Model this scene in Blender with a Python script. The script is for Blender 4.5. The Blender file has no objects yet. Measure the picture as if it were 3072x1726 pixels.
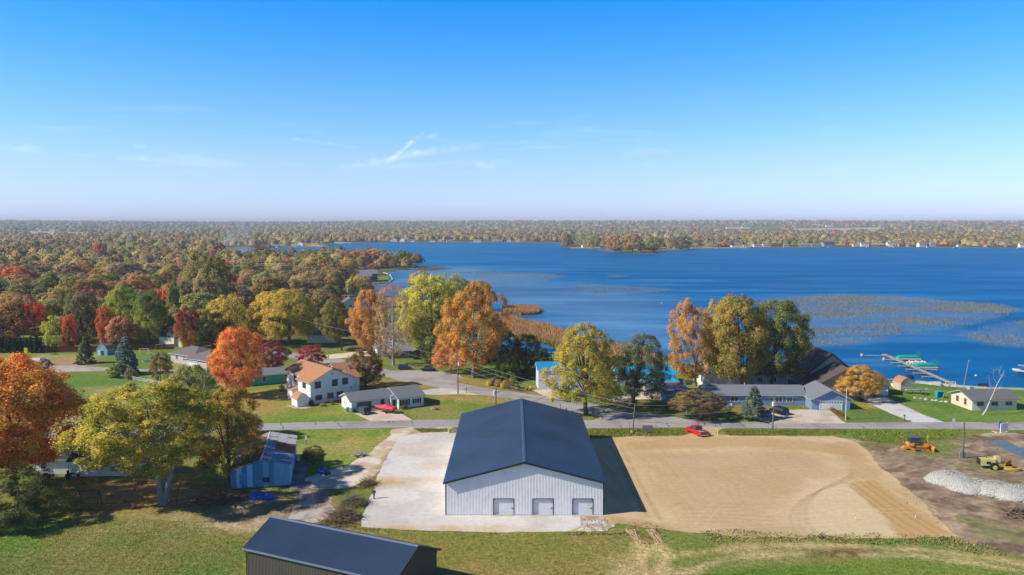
import bpy, math, random
import numpy as np
from mathutils import Vector, Matrix
sc = bpy.context.scene
COL = sc.collection
# ---------------------------------------------------------------- camera
CAM_H = 45.0; FPX = 2390.0; HZ = 670.0; PITCH = math.atan((863 - HZ) / FPX)
cd = bpy.data.cameras.new('camera'); cam = bpy.data.objects.new('camera', cd); COL.objects.link(cam)
cam.location = (0, 0, CAM_H); cam.rotation_euler = (math.radians(90) - PITCH, 0, 0)
cd.sensor_width = 36; cd.lens = 36 * FPX / 3072; cd.clip_start = 1; cd.clip_end = 40000
sc.camera = cam
# ---------------------------------------------------------------- light
SUN_EL = math.radians(37.5); SUN_AZ = math.radians(16)      # sun stands left, slightly on the camera's side
sdir = Vector((-math.cos(SUN_AZ) * math.cos(SUN_EL), -math.sin(SUN_AZ) * math.cos(SUN_EL), math.sin(SUN_EL)))
sl = bpy.data.lights.new('sun', 'SUN'); sl.energy = 5.0; sl.angle = math.radians(0.53); sl.color = (1, .91, .77)
so = bpy.data.objects.new('sun', sl); COL.objects.link(so); so.rotation_euler = sdir.to_track_quat('Z', 'Y').to_euler(); so.location = (-60, -20, 120)
w = bpy.data.worlds.new('World'); sc.world = w; w.use_nodes = True
nt = w.node_tree; bg = nt.nodes['Background']; N = nt.nodes.new; L = nt.links.new
sky = N('ShaderNodeTexSky'); sky.sky_type = 'NISHITA'; sky.sun_disc = False; sky.sun_elevation = SUN_EL
sky.sun_rotation = math.radians(256); sky.altitude = 200; sky.air_density = 1.25; sky.dust_density = .35; sky.ozone_density = 3.0
hs = N('ShaderNodeHueSaturation'); hs.inputs['Saturation'].default_value = 1.28; hs.inputs['Value'].default_value = 1.0
L(sky.outputs[0], hs.inputs['Color'])
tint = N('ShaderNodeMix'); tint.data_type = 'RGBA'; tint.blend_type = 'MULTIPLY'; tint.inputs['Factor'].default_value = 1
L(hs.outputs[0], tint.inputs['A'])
# the photograph's saturated sky: the Nishita blue deepened with height, softened toward the horizon; unseen upper sky dimmed to darken shadows
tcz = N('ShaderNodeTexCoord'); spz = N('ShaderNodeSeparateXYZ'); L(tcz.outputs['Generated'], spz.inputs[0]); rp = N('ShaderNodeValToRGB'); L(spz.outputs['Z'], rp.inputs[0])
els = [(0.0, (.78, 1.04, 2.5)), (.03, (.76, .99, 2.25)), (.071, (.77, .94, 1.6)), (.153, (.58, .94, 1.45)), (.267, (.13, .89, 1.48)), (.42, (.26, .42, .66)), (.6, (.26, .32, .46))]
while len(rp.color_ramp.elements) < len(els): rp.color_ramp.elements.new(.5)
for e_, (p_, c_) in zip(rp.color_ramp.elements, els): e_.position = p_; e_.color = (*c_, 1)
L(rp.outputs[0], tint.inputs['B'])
# thin cirrus streaks low over the horizon and one broken contrail, laid on the sky by direction
tc = N('ShaderNodeTexCoord'); sep = N('ShaderNodeSeparateXYZ'); L(tc.outputs['Generated'], sep.inputs[0])
def mth(op, a, b=None, c=None, clamp=False):
    m = N('ShaderNodeMath'); m.operation = op; m.use_clamp = clamp
    for i, v in enumerate((a, b, c)):
        if v is None: continue
        if isinstance(v, (int, float)): m.inputs[i].default_value = v
        else: L(v, m.inputs[i])
    return m.outputs[0]
mp = N('ShaderNodeMapping'); mp.inputs['Scale'].default_value = (3.2, 3.2, 26); mp.inputs['Rotation'].default_value = (.06, 0, 0); L(tc.outputs['Generated'], mp.inputs[0])
nz = N('ShaderNodeTexNoise'); nz.inputs['Scale'].default_value = 2.2; nz.inputs['Detail'].default_value = 8; nz.inputs['Roughness'].default_value = .62; L(mp.outputs[0], nz.inputs['Vector'])
mr = N('ShaderNodeMapRange'); mr.inputs['From Min'].default_value = .56; mr.inputs['From Max'].default_value = .86; L(nz.outputs[0], mr.inputs['Value'])
bell = mth('SUBTRACT', 1.0, mth('MULTIPLY', mth('ABSOLUTE', mth('SUBTRACT', sep.outputs['Z'], .085)), 13.0), clamp=True)
cir = mth('MULTIPLY', mth('MULTIPLY', mr.outputs[0], bell), .28)
# contrail: distance to a great-circle segment seen low ahead
az = mth('ARCTAN2', sep.outputs['X'], sep.outputs['Y']); el = mth('ARCSINE', sep.outputs['Z'])
nz2 = N('ShaderNodeTexNoise'); nz2.inputs['Scale'].default_value = 60; nz2.inputs['Detail'].default_value = 5; L(tc.outputs['Generated'], nz2.inputs['Vector'])
def strip(a0, e0, a1, e1, wd, amp):
    da, de = a1 - a0, e1 - e0; ln = math.hypot(da, de); ux, uy = da / ln, de / ln
    pa = mth('SUBTRACT', az, a0); pe = mth('SUBTRACT', el, e0)
    t = mth('ADD', mth('MULTIPLY', pa, ux), mth('MULTIPLY', pe, uy))
    s = mth('ABSOLUTE', mth('ADD', mth('SUBTRACT', mth('MULTIPLY', pa, uy), mth('MULTIPLY', pe, ux)), mth('MULTIPLY', mth('SUBTRACT', nz2.outputs[0], .5), wd * 1.6)))
    ac = mth('SUBTRACT', 1.0, mth('DIVIDE', s, wd), clamp=True)
    al = mth('MULTIPLY', mth('MULTIPLY', t, mth('SUBTRACT', ln, t)), 4 / ln / ln, clamp=True)
    br = mth('MULTIPLY', mth('SUBTRACT', nz2.outputs[0], .33), 3.2, clamp=True)
    return mth('MULTIPLY', mth('MULTIPLY', mth('MULTIPLY', ac, al), br), amp)
def ae(u, v): return math.atan((u - 1536) / FPX), math.atan((HZ - v) / FPX)
tot = cir
for (u0, v0, u1, v1, wd, amp) in [(1160, 498, 1280, 398, .0038, .6), (1010, 512, 1330, 455, .006, .28), (1190, 470, 1480, 440, .006, .2), (840, 425, 1100, 452, .003, .22), (1425, 498, 1490, 500, .006, .35), (350, 498, 520, 496, .005, .2), (410, 462, 455, 465, .004, .28), (0, 478, 150, 484, .005, .2), (1330, 400, 1250, 430, .004, .2)]:
    a0, e0 = ae(u0, v0); a1, e1 = ae(u1, v1); tot = mth('ADD', tot, strip(a0, e0, a1, e1, wd, amp))
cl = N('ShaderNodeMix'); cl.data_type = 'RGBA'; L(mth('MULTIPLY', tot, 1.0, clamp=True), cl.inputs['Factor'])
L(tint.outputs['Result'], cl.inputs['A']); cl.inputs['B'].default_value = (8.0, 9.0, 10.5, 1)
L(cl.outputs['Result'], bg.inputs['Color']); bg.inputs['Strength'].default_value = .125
sc.view_settings.view_transform = 'Standard'; sc.view_settings.look = 'None'; sc.view_settings.exposure = .14; sc.view_settings.gamma = 1
sc.view_settings.use_curve_mapping = False
sc.render.engine = 'CYCLES'
cy = sc.cycles; cy.max_bounces = 4; cy.diffuse_bounces = 2; cy.glossy_bounces = 2; cy.transmission_bounces = 2; cy.volume_bounces = 0; cy.transparent_max_bounces = 8
cy.use_denoising = True; cy.sample_clamp_indirect = 6; cy.use_fast_gi = False
cy.caustics_reflective = False; cy.caustics_refractive = False

# ---------------------------------------------------------------- helpers
rnd = random.Random(7)
def at(u, v, z=0.0):
    """photo pixel -> the world point where that line of sight meets height z"""
    x = (u - 1536) / FPX; y = -(v - 863) / FPX
    d = (x, math.cos(PITCH) + y * math.sin(PITCH), -math.sin(PITCH) + y * math.cos(PITCH))
    t = (z - CAM_H) / d[2]
    return (d[0] * t, d[1] * t)
def hgt(y, v):
    """height of photo row v above ground on the vertical plane at depth y"""
    yy = -(v - 863) / FPX
    return CAM_H + y * (-math.sin(PITCH) + yy * math.cos(PITCH)) / (math.cos(PITCH) + yy * math.sin(PITCH))
def mpp(y): return y / FPX
def C(h):
    v = [int(h[i:i + 2], 16) / 255 for i in (0, 2, 4)]
    return tuple(((c + .055) / 1.055) ** 2.4 if c > .04 else c / 12.92 for c in v)
def tag(o, label=None, cat=None, group=None, kind=None):
    if label: o['label'] = label
    if cat: o['category'] = cat
    if group: o['group'] = group
    if kind: o['kind'] = kind
    return o
def thing(name, label, cat, loc=(0, 0, 0), rz=0, group=None):
    o = bpy.data.objects.new(name, None); COL.objects.link(o); o.empty_display_size = .5
    if len(loc) == 2: loc = (loc[0], loc[1], 0)
    o.location = loc; o.rotation_euler = (0, 0, rz)
    return tag(o, label, cat, group)
KIDS = {}
def link(name, me, parent=None):
    o = bpy.data.objects.new(name, me); COL.objects.link(o)
    if parent is not None:
        o.parent = parent; KIDS.setdefault(parent.name, []).append(o)
    return o
def dup(o, loc=None, rz=None, parent=None, label=None):
    c = o.copy(); COL.objects.link(c)
    if parent is not None:
        c.parent = parent; KIDS.setdefault(parent.name, []).append(c)
    if loc is not None: c.location = loc if len(loc) == 3 else (loc[0], loc[1], 0)
    if rz is not None: c.rotation_euler = (0, 0, rz)
    if label: c['label'] = label
    for ch in list(KIDS.get(o.name, [])): dup(ch, parent=c)
    return c
# value noise in numpy
_P = np.random.RandomState(3).rand(256, 256).astype(np.float32)
def vn(x, y, s, seed=0):
    x = np.asarray(x, dtype=np.float64) / s + seed * 17.37; y = np.asarray(y, dtype=np.float64) / s + seed * 9.71
    xi = np.floor(x).astype(int); yi = np.floor(y).astype(int); fx = x - xi; fy = y - yi
    fx = fx * fx * (3 - 2 * fx); fy = fy * fy * (3 - 2 * fy)
    a = _P[xi & 255, yi & 255]; b = _P[(xi + 1) & 255, yi & 255]; c = _P[xi & 255, (yi + 1) & 255]; d = _P[(xi + 1) & 255, (yi + 1) & 255]
    return (a * (1 - fx) + b * fx) * (1 - fy) + (c * (1 - fx) + d * fx) * fy
def fbm(x, y, s, seed=0, oct=4, g=.55):
    t = 0; a = 1; n = 0
    for i in range(oct):
        t = t + a * vn(x, y, s / 2 ** i, seed + i); n += a; a *= g
    return t / n          # 0..1
def sdf(x, y, poly):
    """signed distance to a polygon, + inside"""
    x = np.asarray(x, float); y = np.asarray(y, float)
    d = np.full(x.shape, 1e18); ins = np.zeros(x.shape, bool); n = len(poly)
    for i in range(n):
        ax, ay = poly[i]; bx, by = poly[(i + 1) % n]
        ex, ey = bx - ax, by - ay; l2 = ex * ex + ey * ey + 1e-12
        t = np.clip(((x - ax) * ex + (y - ay) * ey) / l2, 0, 1)
        d = np.minimum(d, (x - ax - t * ex) ** 2 + (y - ay - t * ey) ** 2)
        if ay != by:
            c = ((ay > y) != (by > y)) & (x < (bx - ax) * (y - ay) / (by - ay) + ax)
            ins ^= c
    d = np.sqrt(d)
    return np.where(ins, d, -d)
def pdist(x, y, line):
    d = np.full(np.shape(x), 1e18)
    for (ax, ay), (bx, by) in zip(line[:-1], line[1:]):
        ex, ey = bx - ax, by - ay; l2 = ex * ex + ey * ey + 1e-12
        t = np.clip(((x - ax) * ex + (y - ay) * ey) / l2, 0, 1)
        d = np.minimum(d, (x - ax - t * ex) ** 2 + (y - ay - t * ey) ** 2)
    return np.sqrt(d)
def PX(pts): return [at(u, v) for u, v in pts]

# ---------------------------------------------------------------- materials
MATS = {}
def M(name, a, b=None, rough=.8, scale=1.5, metal=0., bump=0., bscale=None, spec=.3, detail=5, contrast=.2, vec='pos', stretch=None, coat=0, trans=0):
    """procedural material: two colours mixed by a world-space noise"""
    if name in MATS: return MATS[name]
    m = bpy.data.materials.new(name); m.use_nodes = True; t = m.node_tree; n = t.nodes; l = t.links
    p = n['Principled BSDF']; p.inputs['Roughness'].default_value = rough; p.inputs['Metallic'].default_value = metal
    p.inputs['Specular IOR Level'].default_value = spec
    if coat: p.inputs['Coat Weight'].default_value = coat
    if b is None: b = tuple(c * .82 for c in a)
    g = n.new('ShaderNodeNewGeometry') if vec == 'pos' else n.new('ShaderNodeTexCoord')
    src = g.outputs['Position'] if vec == 'pos' else g.outputs['Object']
    if stretch:
        mp = n.new('ShaderNodeMapping'); mp.inputs['Scale'].default_value = stretch; l.new(src, mp.inputs[0]); src = mp.outputs[0]
    z = n.new('ShaderNodeTexNoise'); z.inputs['Scale'].default_value = scale; z.inputs['Detail'].default_value = detail; z.inputs['Roughness'].default_value = .6; l.new(src, z.inputs['Vector'])
    r = n.new('ShaderNodeMapRange'); r.inputs['From Min'].default_value = .5 - contrast; r.inputs['From Max'].default_value = .5 + contrast; l.new(z.outputs[0], r.inputs['Value'])
    x = n.new('ShaderNodeMix'); x.data_type = 'RGBA'; x.inputs['A'].default_value = (*a, 1); x.inputs['B'].default_value = (*b, 1); l.new(r.outputs[0], x.inputs['Factor']); l.new(x.outputs['Result'], p.inputs['Base Color'])
    if bump:
        z2 = n.new('ShaderNodeTexNoise'); z2.inputs['Scale'].default_value = bscale or scale * 3; z2.inputs['Detail'].default_value = 4; l.new(src, z2.inputs['Vector'])
        bp = n.new('ShaderNodeBump'); bp.inputs['Strength'].default_value = bump; bp.inputs['Distance'].default_value = .1; l.new(z2.outputs[0], bp.inputs['Height']); l.new(bp.outputs[0], p.inputs['Normal'])
    MATS[name] = m
    return m
def ground_mat(name, fine=.35, s1=1.2, s2=9., rough=.95, bump=.3, stretch=None):
    """colour from the painted attribute 'col', broken up by fine noise"""
    m = bpy.data.materials.new(name); m.use_nodes = True; t = m.node_tree; n = t.nodes; l = t.links
    p = n['Principled BSDF']; p.inputs['Roughness'].default_value = rough; p.inputs['Specular IOR Level'].default_value = .15
    a = n.new('ShaderNodeAttribute'); a.attribute_name = 'col'
    g = n.new('ShaderNodeNewGeometry'); src = g.outputs['Position']
    if stretch:
        mp = n.new('ShaderNodeMapping'); mp.inputs['Scale'].default_value = stretch; l.new(src, mp.inputs[0]); src = mp.outputs[0]
    z = n.new('ShaderNodeTexNoise'); z.inputs['Scale'].default_value = s1; z.inputs['Detail'].default_value = 8; z.inputs['Roughness'].default_value = .7; l.new(src, z.inputs['Vector'])
    z2 = n.new('ShaderNodeTexNoise'); z2.inputs['Scale'].default_value = s2 * .12; z2.inputs['Detail'].default_value = 3; l.new(g.outputs['Position'], z2.inputs['Vector'])
    r = n.new('ShaderNodeMapRange'); r.inputs['From Min'].default_value = .25; r.inputs['From Max'].default_value = .75; r.inputs['To Min'].default_value = 1 - fine; r.inputs['To Max'].default_value = 1 + fine; l.new(z.outputs[0], r.inputs['Value'])
    r2 = n.new('ShaderNodeMapRange'); r2.inputs['From Min'].default_value = .3; r2.inputs['From Max'].default_value = .7; r2.inputs['To Min'].default_value = 1 - fine * .4; r2.inputs['To Max'].default_value = 1 + fine * .4; l.new(z2.outputs[0], r2.inputs['Value'])
    mu = n.new('ShaderNodeMath'); mu.operation = 'MULTIPLY'; l.new(r.outputs[0], mu.inputs[0]); l.new(r2.outputs[0], mu.inputs[1])
    x = n.new('ShaderNodeVectorMath'); x.operation = 'SCALE'; l.new(a.outputs['Color'], x.inputs[0]); l.new(mu.outputs[0], x.inputs['Scale']); l.new(x.outputs[0], p.inputs['Base Color'])
    bp = n.new('ShaderNodeBump'); bp.inputs['Strength'].default_value = bump; bp.inputs['Distance'].default_value = .15; l.new(z.outputs[0], bp.inputs['Height']); l.new(bp.outputs[0], p.inputs['Normal'])
    MATS[name] = m
    return m
def mesh_np(name, V, F, mat=None, col=None, colname='col', smooth=False, nrm=None):
    """V (n,3), F (m,k) arrays -> mesh"""
    me = bpy.data.meshes.new(name); V = np.asarray(V, np.float32); F = np.asarray(F, np.int32); k = F.shape[1]
    me.vertices.add(len(V)); me.vertices.foreach_set('co', V.ravel())
    me.loops.add(F.size); me.loops.foreach_set('vertex_index', F.ravel())
    me.polygons.add(len(F)); me.polygons.foreach_set('loop_start', np.arange(0, F.size, k, dtype=np.int32))
    if smooth: me.polygons.foreach_set('use_smooth', np.ones(len(F), bool))
    me.update(calc_edges=True)
    if nrm is not None:
        me.polygons.foreach_set('use_smooth', np.ones(len(F), bool)); me.normals_split_custom_set_from_vertices(np.asarray(nrm, np.float32))
    if col is not None:
        a = me.attributes.new(colname, 'FLOAT_COLOR', 'POINT')
        cc = np.ones((len(V), 4), np.float32); cc[:, :col.shape[1]] = col; a.data.foreach_set('color', cc.ravel())
    if mat: me.materials.append(mat)
    return me
# ------------ mesh builder
class MB:
    def __init__(s): s.v = []; s.f = []
    def poly(s, pts):
        b = len(s.v); s.v += [tuple(p) for p in pts]; s.f.append(tuple(range(b, b + len(pts)))); return s
    def box(s, x0, x1, y0, y1, z0, z1):
        b = len(s.v)
        s.v += [(x0, y0, z0), (x1, y0, z0), (x1, y1, z0), (x0, y1, z0), (x0, y0, z1), (x1, y0, z1), (x1, y1, z1), (x0, y1, z1)]
        s.f += [(b, b + 3, b + 2, b + 1), (b + 4, b + 5, b + 6, b + 7), (b, b + 1, b + 5, b + 4), (b + 1, b + 2, b + 6, b + 5), (b + 2, b + 3, b + 7, b + 6), (b + 3, b, b + 4, b + 7)]
        return s
    def cb(s, cx, cy, cz, sx, sy, sz, rz=0, ry=0, rx=0):
        b = len(s.v); n = MB().box(-sx / 2, sx / 2, -sy / 2, sy / 2, -sz / 2, sz / 2)
        m = Matrix.Translation((cx, cy, cz)) @ Matrix.Rotation(rz, 4, 'Z') @ Matrix.Rotation(ry, 4, 'Y') @ Matrix.Rotation(rx, 4, 'X')
        s.v += [tuple(m @ Vector(p)) for p in n.v]; s.f += [tuple(i + b for i in f) for f in n.f]; return s
    def hexa(s, lo, hi):
        """two quads (4 points each) joined"""
        b = len(s.v); s.v += [tuple(p) for p in lo] + [tuple(p) for p in hi]
        s.f += [(b + 3, b + 2, b + 1, b), (b + 4, b + 5, b + 6, b + 7)] + [(b + i, b + (i + 1) % 4, b + 4 + (i + 1) % 4, b + 4 + i) for i in range(4)]
        return s
    def prism(s, prof, a0, a1, axis='y'):
        """profile of (p,q) pairs swept along an axis; axis y: (x,z), axis x: (y,z), axis z: (x,y)"""
        b = len(s.v); n = len(prof)
        for a in (a0, a1):
            for p, q in prof:
                s.v.append((p, a, q) if axis == 'y' else ((a, p, q) if axis == 'x' else (p, q, a)))
        s.f.append(tuple(range(b, b + n))); s.f.append(tuple(range(b + 2 * n - 1, b + n - 1, -1)))
        for i in range(n):
            j = (i + 1) % n; s.f.append((b + i, b + n + i, b + n + j, b + j))
        return s
    def tube(s, p0, p1, r0, r1=None, n=6, cap=True):
        if r1 is None: r1 = r0
        p0 = Vector(p0); p1 = Vector(p1); d = (p1 - p0)
        if d.length < 1e-6: return s
        d.normalize(); a = d.orthogonal().normalized(); c = d.cross(a); b = len(s.v)
        for p, r in ((p0, r0), (p1, r1)):
            for i in range(n):
                t = 2 * math.pi * i / n; s.v.append(tuple(p + a * (r * math.cos(t)) + c * (r * math.sin(t))))
        for i in range(n):
            j = (i + 1) % n; s.f.append((b + i, b + j, b + n + j, b + n + i))
        if cap: s.f.append(tuple(range(b + n - 1, b - 1, -1))); s.f.append(tuple(range(b + n, b + 2 * n)))
        return s
    def path(s, pts, r, n=5):
        for i, (a, b) in enumerate(zip(pts[:-1], pts[1:])):
            ra = r[i] if isinstance(r, (list, tuple)) else r; rb = r[i + 1] if isinstance(r, (list, tuple)) else r
            s.tube(a, b, ra, rb, n)
        return s
    def loft(s, rings, cap=True):
        b = len(s.v); n = len(rings[0])
        for r in rings: s.v += [tuple(p) for p in r]
        for k in range(len(rings) - 1):
            for i in range(n):
                j = (i + 1) % n; s.f.append((b + k * n + i, b + k * n + j, b + (k + 1) * n + j, b + (k + 1) * n + i))
        if cap: s.f.append(tuple(range(b + n - 1, b - 1, -1))); s.f.append(tuple(range(b + (len(rings) - 1) * n, b + len(rings) * n)))
        return s
    def build(s, name, mat, parent=None, label=None, kind=None, smooth=False, fix=True):
        me = bpy.data.meshes.new(name); me.from_pydata(s.v, [], s.f)
        if mat: me.materials.append(mat)
        if fix:
            import bmesh
            bm = bmesh.new(); bm.from_mesh(me); bmesh.ops.recalc_face_normals(bm, faces=bm.faces); bm.to_mesh(me); bm.free()
        if smooth:
            for p in me.polygons: p.use_smooth = True
        o = link(name, me, parent)
        return tag(o, label, kind=kind)
def single(o, label, cat, group=None, kind=None): return tag(o, label, cat, group, kind)
# ---------------------------------------------------------------- palette
WHITE = M('white_paint', (.80, .80, .80), (.70, .71, .73), rough=.55, scale=.8)
GLASS = M('dark_glass', (.03, .04, .05), (.06, .07, .08), rough=.12, spec=.6, scale=.5)
DARKTRIM = M('dark_trim', (.03, .028, .026), rough=.5)
BLACK = M('black_rubber', (.02, .02, .02), rough=.8)
STEEL = M('galvanised', (.42, .43, .44), (.3, .31, .32), rough=.45, metal=.4)
POLE = M('pole_wood', (.20, .155, .12), (.13, .10, .08), scale=4, stretch=(1, 1, .2))
WIRE = M('wire_metal', (.35, .35, .36), rough=.5)
CONC = M('concrete_block', (.5, .48, .45), (.4, .38, .36))
# ---------------------------------------------------------------- lake outline (ground pixels of the photo, then closed off to the right)
LAKE = PX([(3300, 1178), (3072, 1166), (2960, 1163), (2870, 1156), (2750, 1144), (2640, 1138), (2560, 1136), (2470, 1126), (2400, 1118), (2300, 1112), (2200, 1108), (2110, 1102), (2040, 1092), (2005, 1078), (1960, 1058), (1900, 1042), (1820, 1030), (1740, 1016), (1668, 988), (1640, 975), (1580, 968), (1545, 952), (1520, 945), (1500, 948), (1475, 930), (1440, 905), (1380, 890), (1300, 890), (1220, 892), (1120, 890), (1060, 884), (1030, 868), (1020, 852), (1060, 850), (1120, 849), (1150, 848), (1178, 838), (1170, 826), (1150, 816), (1185, 812), (1240, 806), (1262, 799), (1255, 794), (1225, 789), (1150, 784), (1020, 778), (900, 776), (800, 774), (700, 772), (660, 768), (668, 750), (760, 745), (880, 743), (985, 740), (1000, 731), (1060, 729), (1200, 727), (1400, 728), (1560, 728), (1690, 729), (1706, 735), (1680, 741), (1720, 745), (1790, 748), (1830, 754), (1900, 760), (1960, 761), (1990, 756), (2040, 751), (2100, 747), (2300, 744), (2500, 742), (2800, 743), (3072, 745), (3600, 747), (5200, 770), (5600, 1000), (4300, 1160)])
CHAN = PX([(1500, 1010), (1560, 1020), (1620, 1022), (1668, 1034), (1680, 1050), (1660, 1064), (1610, 1062), (1560, 1050), (1500, 1030)])
WATER_Z = -.45
def grass_mix(x, y):
    """base lawn colour field"""
    n1 = fbm(x, y, 22, 1); n2 = fbm(x, y * 1.6, 5, 5)
    a = np.array(C('5f7c2c')); b = np.array(C('867f40')); g = np.clip((n1 * .65 + n2 * .35 - .40) * 4.2, 0, 1)[..., None]
    return a * (1 - g) + b * g
ZONES = []
def Z(poly, col, soft=2., amt=1., ns=4., col2=None): ZONES.append(('p', PX(poly), C(col), soft, amt, ns, C(col2) if col2 else None))
def ZL(line, width, col, soft=1., amt=.9, ns=3.): ZONES.append(('l', PX(line), C(col), soft, amt, ns, width))
# far country and forest floor
Z([(-2500, 1062), (420, 1042), (900, 1030), (1280, 1060), (1480, 1060), (1480, 940), (1500, 676), (-6000, 676)], '5a5832', 8, .9, 20, '6d6a3c')
Z([(1480, 780), (6000, 780), (6000, 676), (1480, 676)], '6f6a45', 10, .9, 60, '5c5a36')
for p in ([(90, 712), (290, 712), (300, 700), (80, 699)], [(1700, 744), (2240, 744), (2300, 728), (2020, 728), (1990, 736)], [(2390, 736), (2600, 736), (2610, 726), (2380, 726)], [(2380, 700), (2640, 700), (2640, 694), (2380, 694)], [(990, 740), (1060, 729), (880, 720), (700, 722), (800, 738)]):
    Z(p, 'b9a887', 6, .95, 40)
Z([(40, 1030), (200, 1030), (230, 1010), (60, 1008)], '7ea03e', 2)
Z([(440, 1012), (640, 1012), (640, 1000), (470, 1000)], '7ea03e', 2)
# left lawns
Z([(-200, 1062), (300, 1062), (560, 1075), (640, 1130), (640, 1300), (-200, 1330)], '7f8f45', 3, .75, 9, 'a59c62')
Z([(170, 1119), (400, 1116), (470, 1150), (330, 1165), (180, 1160)], '5c7e2e', 3, .9, 8)
Z([(280, 1055), (520, 1062), (520, 1110), (300, 1104)], '5f7e30', 2, .8, 6)
Z([(150, 1080), (235, 1076), (245, 1098), (150, 1104)], 'a98a6a', 1.5, .95, 3)
Z([(640, 1120), (900, 1100), (1130, 1235), (1090, 1262), (700, 1275)], '7b8a35', 3, .85, 6, 'a0924c')
Z([(640, 1185), (850, 1190), (880, 1240), (700, 1262)], 'a98b4e', 3, .6, 3)
Z([(780, 1238), (1100, 1240), (1090, 1262), (780, 1272)], '6f8c34', 2, .7, 6)
Z([(1190, 1170), (1700, 1210), (1735, 1262), (1240, 1260)], '6c8334', 2, .85, 6, '8b8a48')
Z([(1290, 1184), (1450, 1186), (1620, 1215), (1560, 1215), (1300, 1200)], 'ae8f58', 2.5, .75, 2)
Z([(1040, 1130), (1210, 1142), (1320, 1164), (1230, 1172), (1050, 1160)], 'a98d50', 2, .75, 3)
Z([(1350, 1146), (1480, 1166), (1640, 1183), (1560, 1150), (1380, 1130)], 'a58a4c', 2, .75, 3)
Z([(1500, 1140), (1620, 1150), (1620, 1178), (1560, 1172)], '5f8426', 2, .8, 3)
Z([(780, 1290), (1180, 1286), (1160, 1330), (1080, 1390), (960, 1430), (800, 1430)], '6f8a30', 2, .9, 6, '87923e')
Z([(960, 1325), (1060, 1305), (1150, 1310), (1120, 1350), (1010, 1370)], 'a79a5a', 5, .8, 3)
Z([(880, 1370), (900, 1430), (1050, 1400), (1100, 1350), (1130, 1330), (1080, 1380)], '75922f', 2, .6, 3)
# under the big maple: leaf litter, packed earth and worn soil
Z([(250, 1440), (560, 1425), (600, 1510), (560, 1530), (250, 1545)], 'b98f5a', 3, .9, 2, 'a37e44')
Z([(560, 1480), (700, 1485), (900, 1490), (1050, 1500), (1010, 1580), (560, 1590), (480, 1540)], 'a08a6a', 3, .9, 3, '8a7350')
Z([(540, 1560), (700, 1560), (780, 1570), (740, 1600), (560, 1600)], 'c6b492', 2.5, .8, 2)
Z([(-100, 1440), (250, 1440), (260, 1545), (-100, 1580)], '75762f', 3, .8, 3, '8c7038')
Z([(-300, 1560), (600, 1575), (760, 1640), (700, 1800), (-300, 1800)], '647a32', 6, .8, 9, '807e44')
Z([(-300, 1570), (160, 1565), (120, 1640), (-300, 1660)], '5e8430', 5, .8, 5)
Z([(270, 1560), (460, 1555), (480, 1600), (300, 1620)], '918c58', 5, .8, 4)
# centre bottom
Z([(1090, 1596), (1900, 1602), (1930, 1800), (1090, 1800)], '8b8442', 4, .9, 7, '9c8550')
Z([(1900, 1600), (3300, 1690), (3300, 1850), (1900, 1850)], '8e8a52', 4, .9, 7, '7d8440')
Z([(2020, 1740), (2120, 1706), (2260, 1686), (2450, 1676), (2700, 1680), (2900, 1700), (3030, 1730), (3300, 1800), (3300, 1900), (1950, 1900), (1990, 1760)], '587926', 1.5, 1., 10, '69842e')
Z([(2620, 1700), (2900, 1712), (2900, 1760), (2700, 1760)], '8a8a44', 4, .5, 4)
ZL([(1940, 1800), (2040, 1722), (2160, 1682), (2300, 1664), (2500, 1660), (2750, 1668), (2950, 1692), (3300, 1760)], .55, 'c3af80', .7)
ZL([(1985, 1668), (2090, 1658), (2250, 1640), (2500, 1638), (2750, 1648), (2950, 1672), (3300, 1735)], .7, 'bfa876', .8)
ZL([(1921, 1628), (1928, 1660), (1922, 1690), (1880, 1720), (1780, 1790)], .9, 'd3bc85', .8, 1)
ZL([(1982, 1640), (1992, 1668), (1980, 1700), (1960, 1760)], .9, 'd3bc85', .8, 1)
Z([(1840, 1690), (1990, 1680), (1960, 1800), (1780, 1800)], 'b5a172', 2, .8, 3)
Z([(2420, 1650), (2620, 1650), (2600, 1664), (2440, 1668)], '6b4f2c', 1, .9, 1.5)
# verge strips
Z([(1735, 1287), (2075, 1287), (2060, 1306), (1850, 1312), (1735, 1318)], '72862f', 1.2, .9, 3, '8f8a48')
Z([(2160, 1288), (2520, 1290), (2540, 1308), (2180, 1306)], '7c8a38', 1.2, .9, 3, '8f8a48')
Z([(2530, 1288), (2880, 1290), (2900, 1310), (2540, 1320)], '6c8a2c', 1.5, .9, 4)
Z([(1240, 1286), (1345, 1286), (1345, 1296), (1260, 1300)], '7d7c3a', 1, .9, 2)
# lakeside lawns on the right
Z([(2440, 1140), (2640, 1140), (2760, 1146), (3100, 1168), (3500, 1190), (3500, 1264), (2430, 1264)], '587a24', 1.5, .95, 8, '6d8836')
Z([(2490, 1222), (2610, 1215), (2735, 1264), (2540, 1264)], '65793a', 1.5, .8, 4)
Z([(2530, 1212), (2610, 1210), (2640, 1225), (2560, 1225)], 'b5914c', 1.5, .7, 2)
Z([(1780, 1200), (2300, 1200), (2300, 1262), (2060, 1258), (1900, 1232)], '66732c', 2, .9, 4, '8a7a3c')
Z([(1500, 1090), (2420, 1118), (2440, 1200), (1500, 1170)], '66802c', 2, .8, 6, '7e8238')
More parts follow.
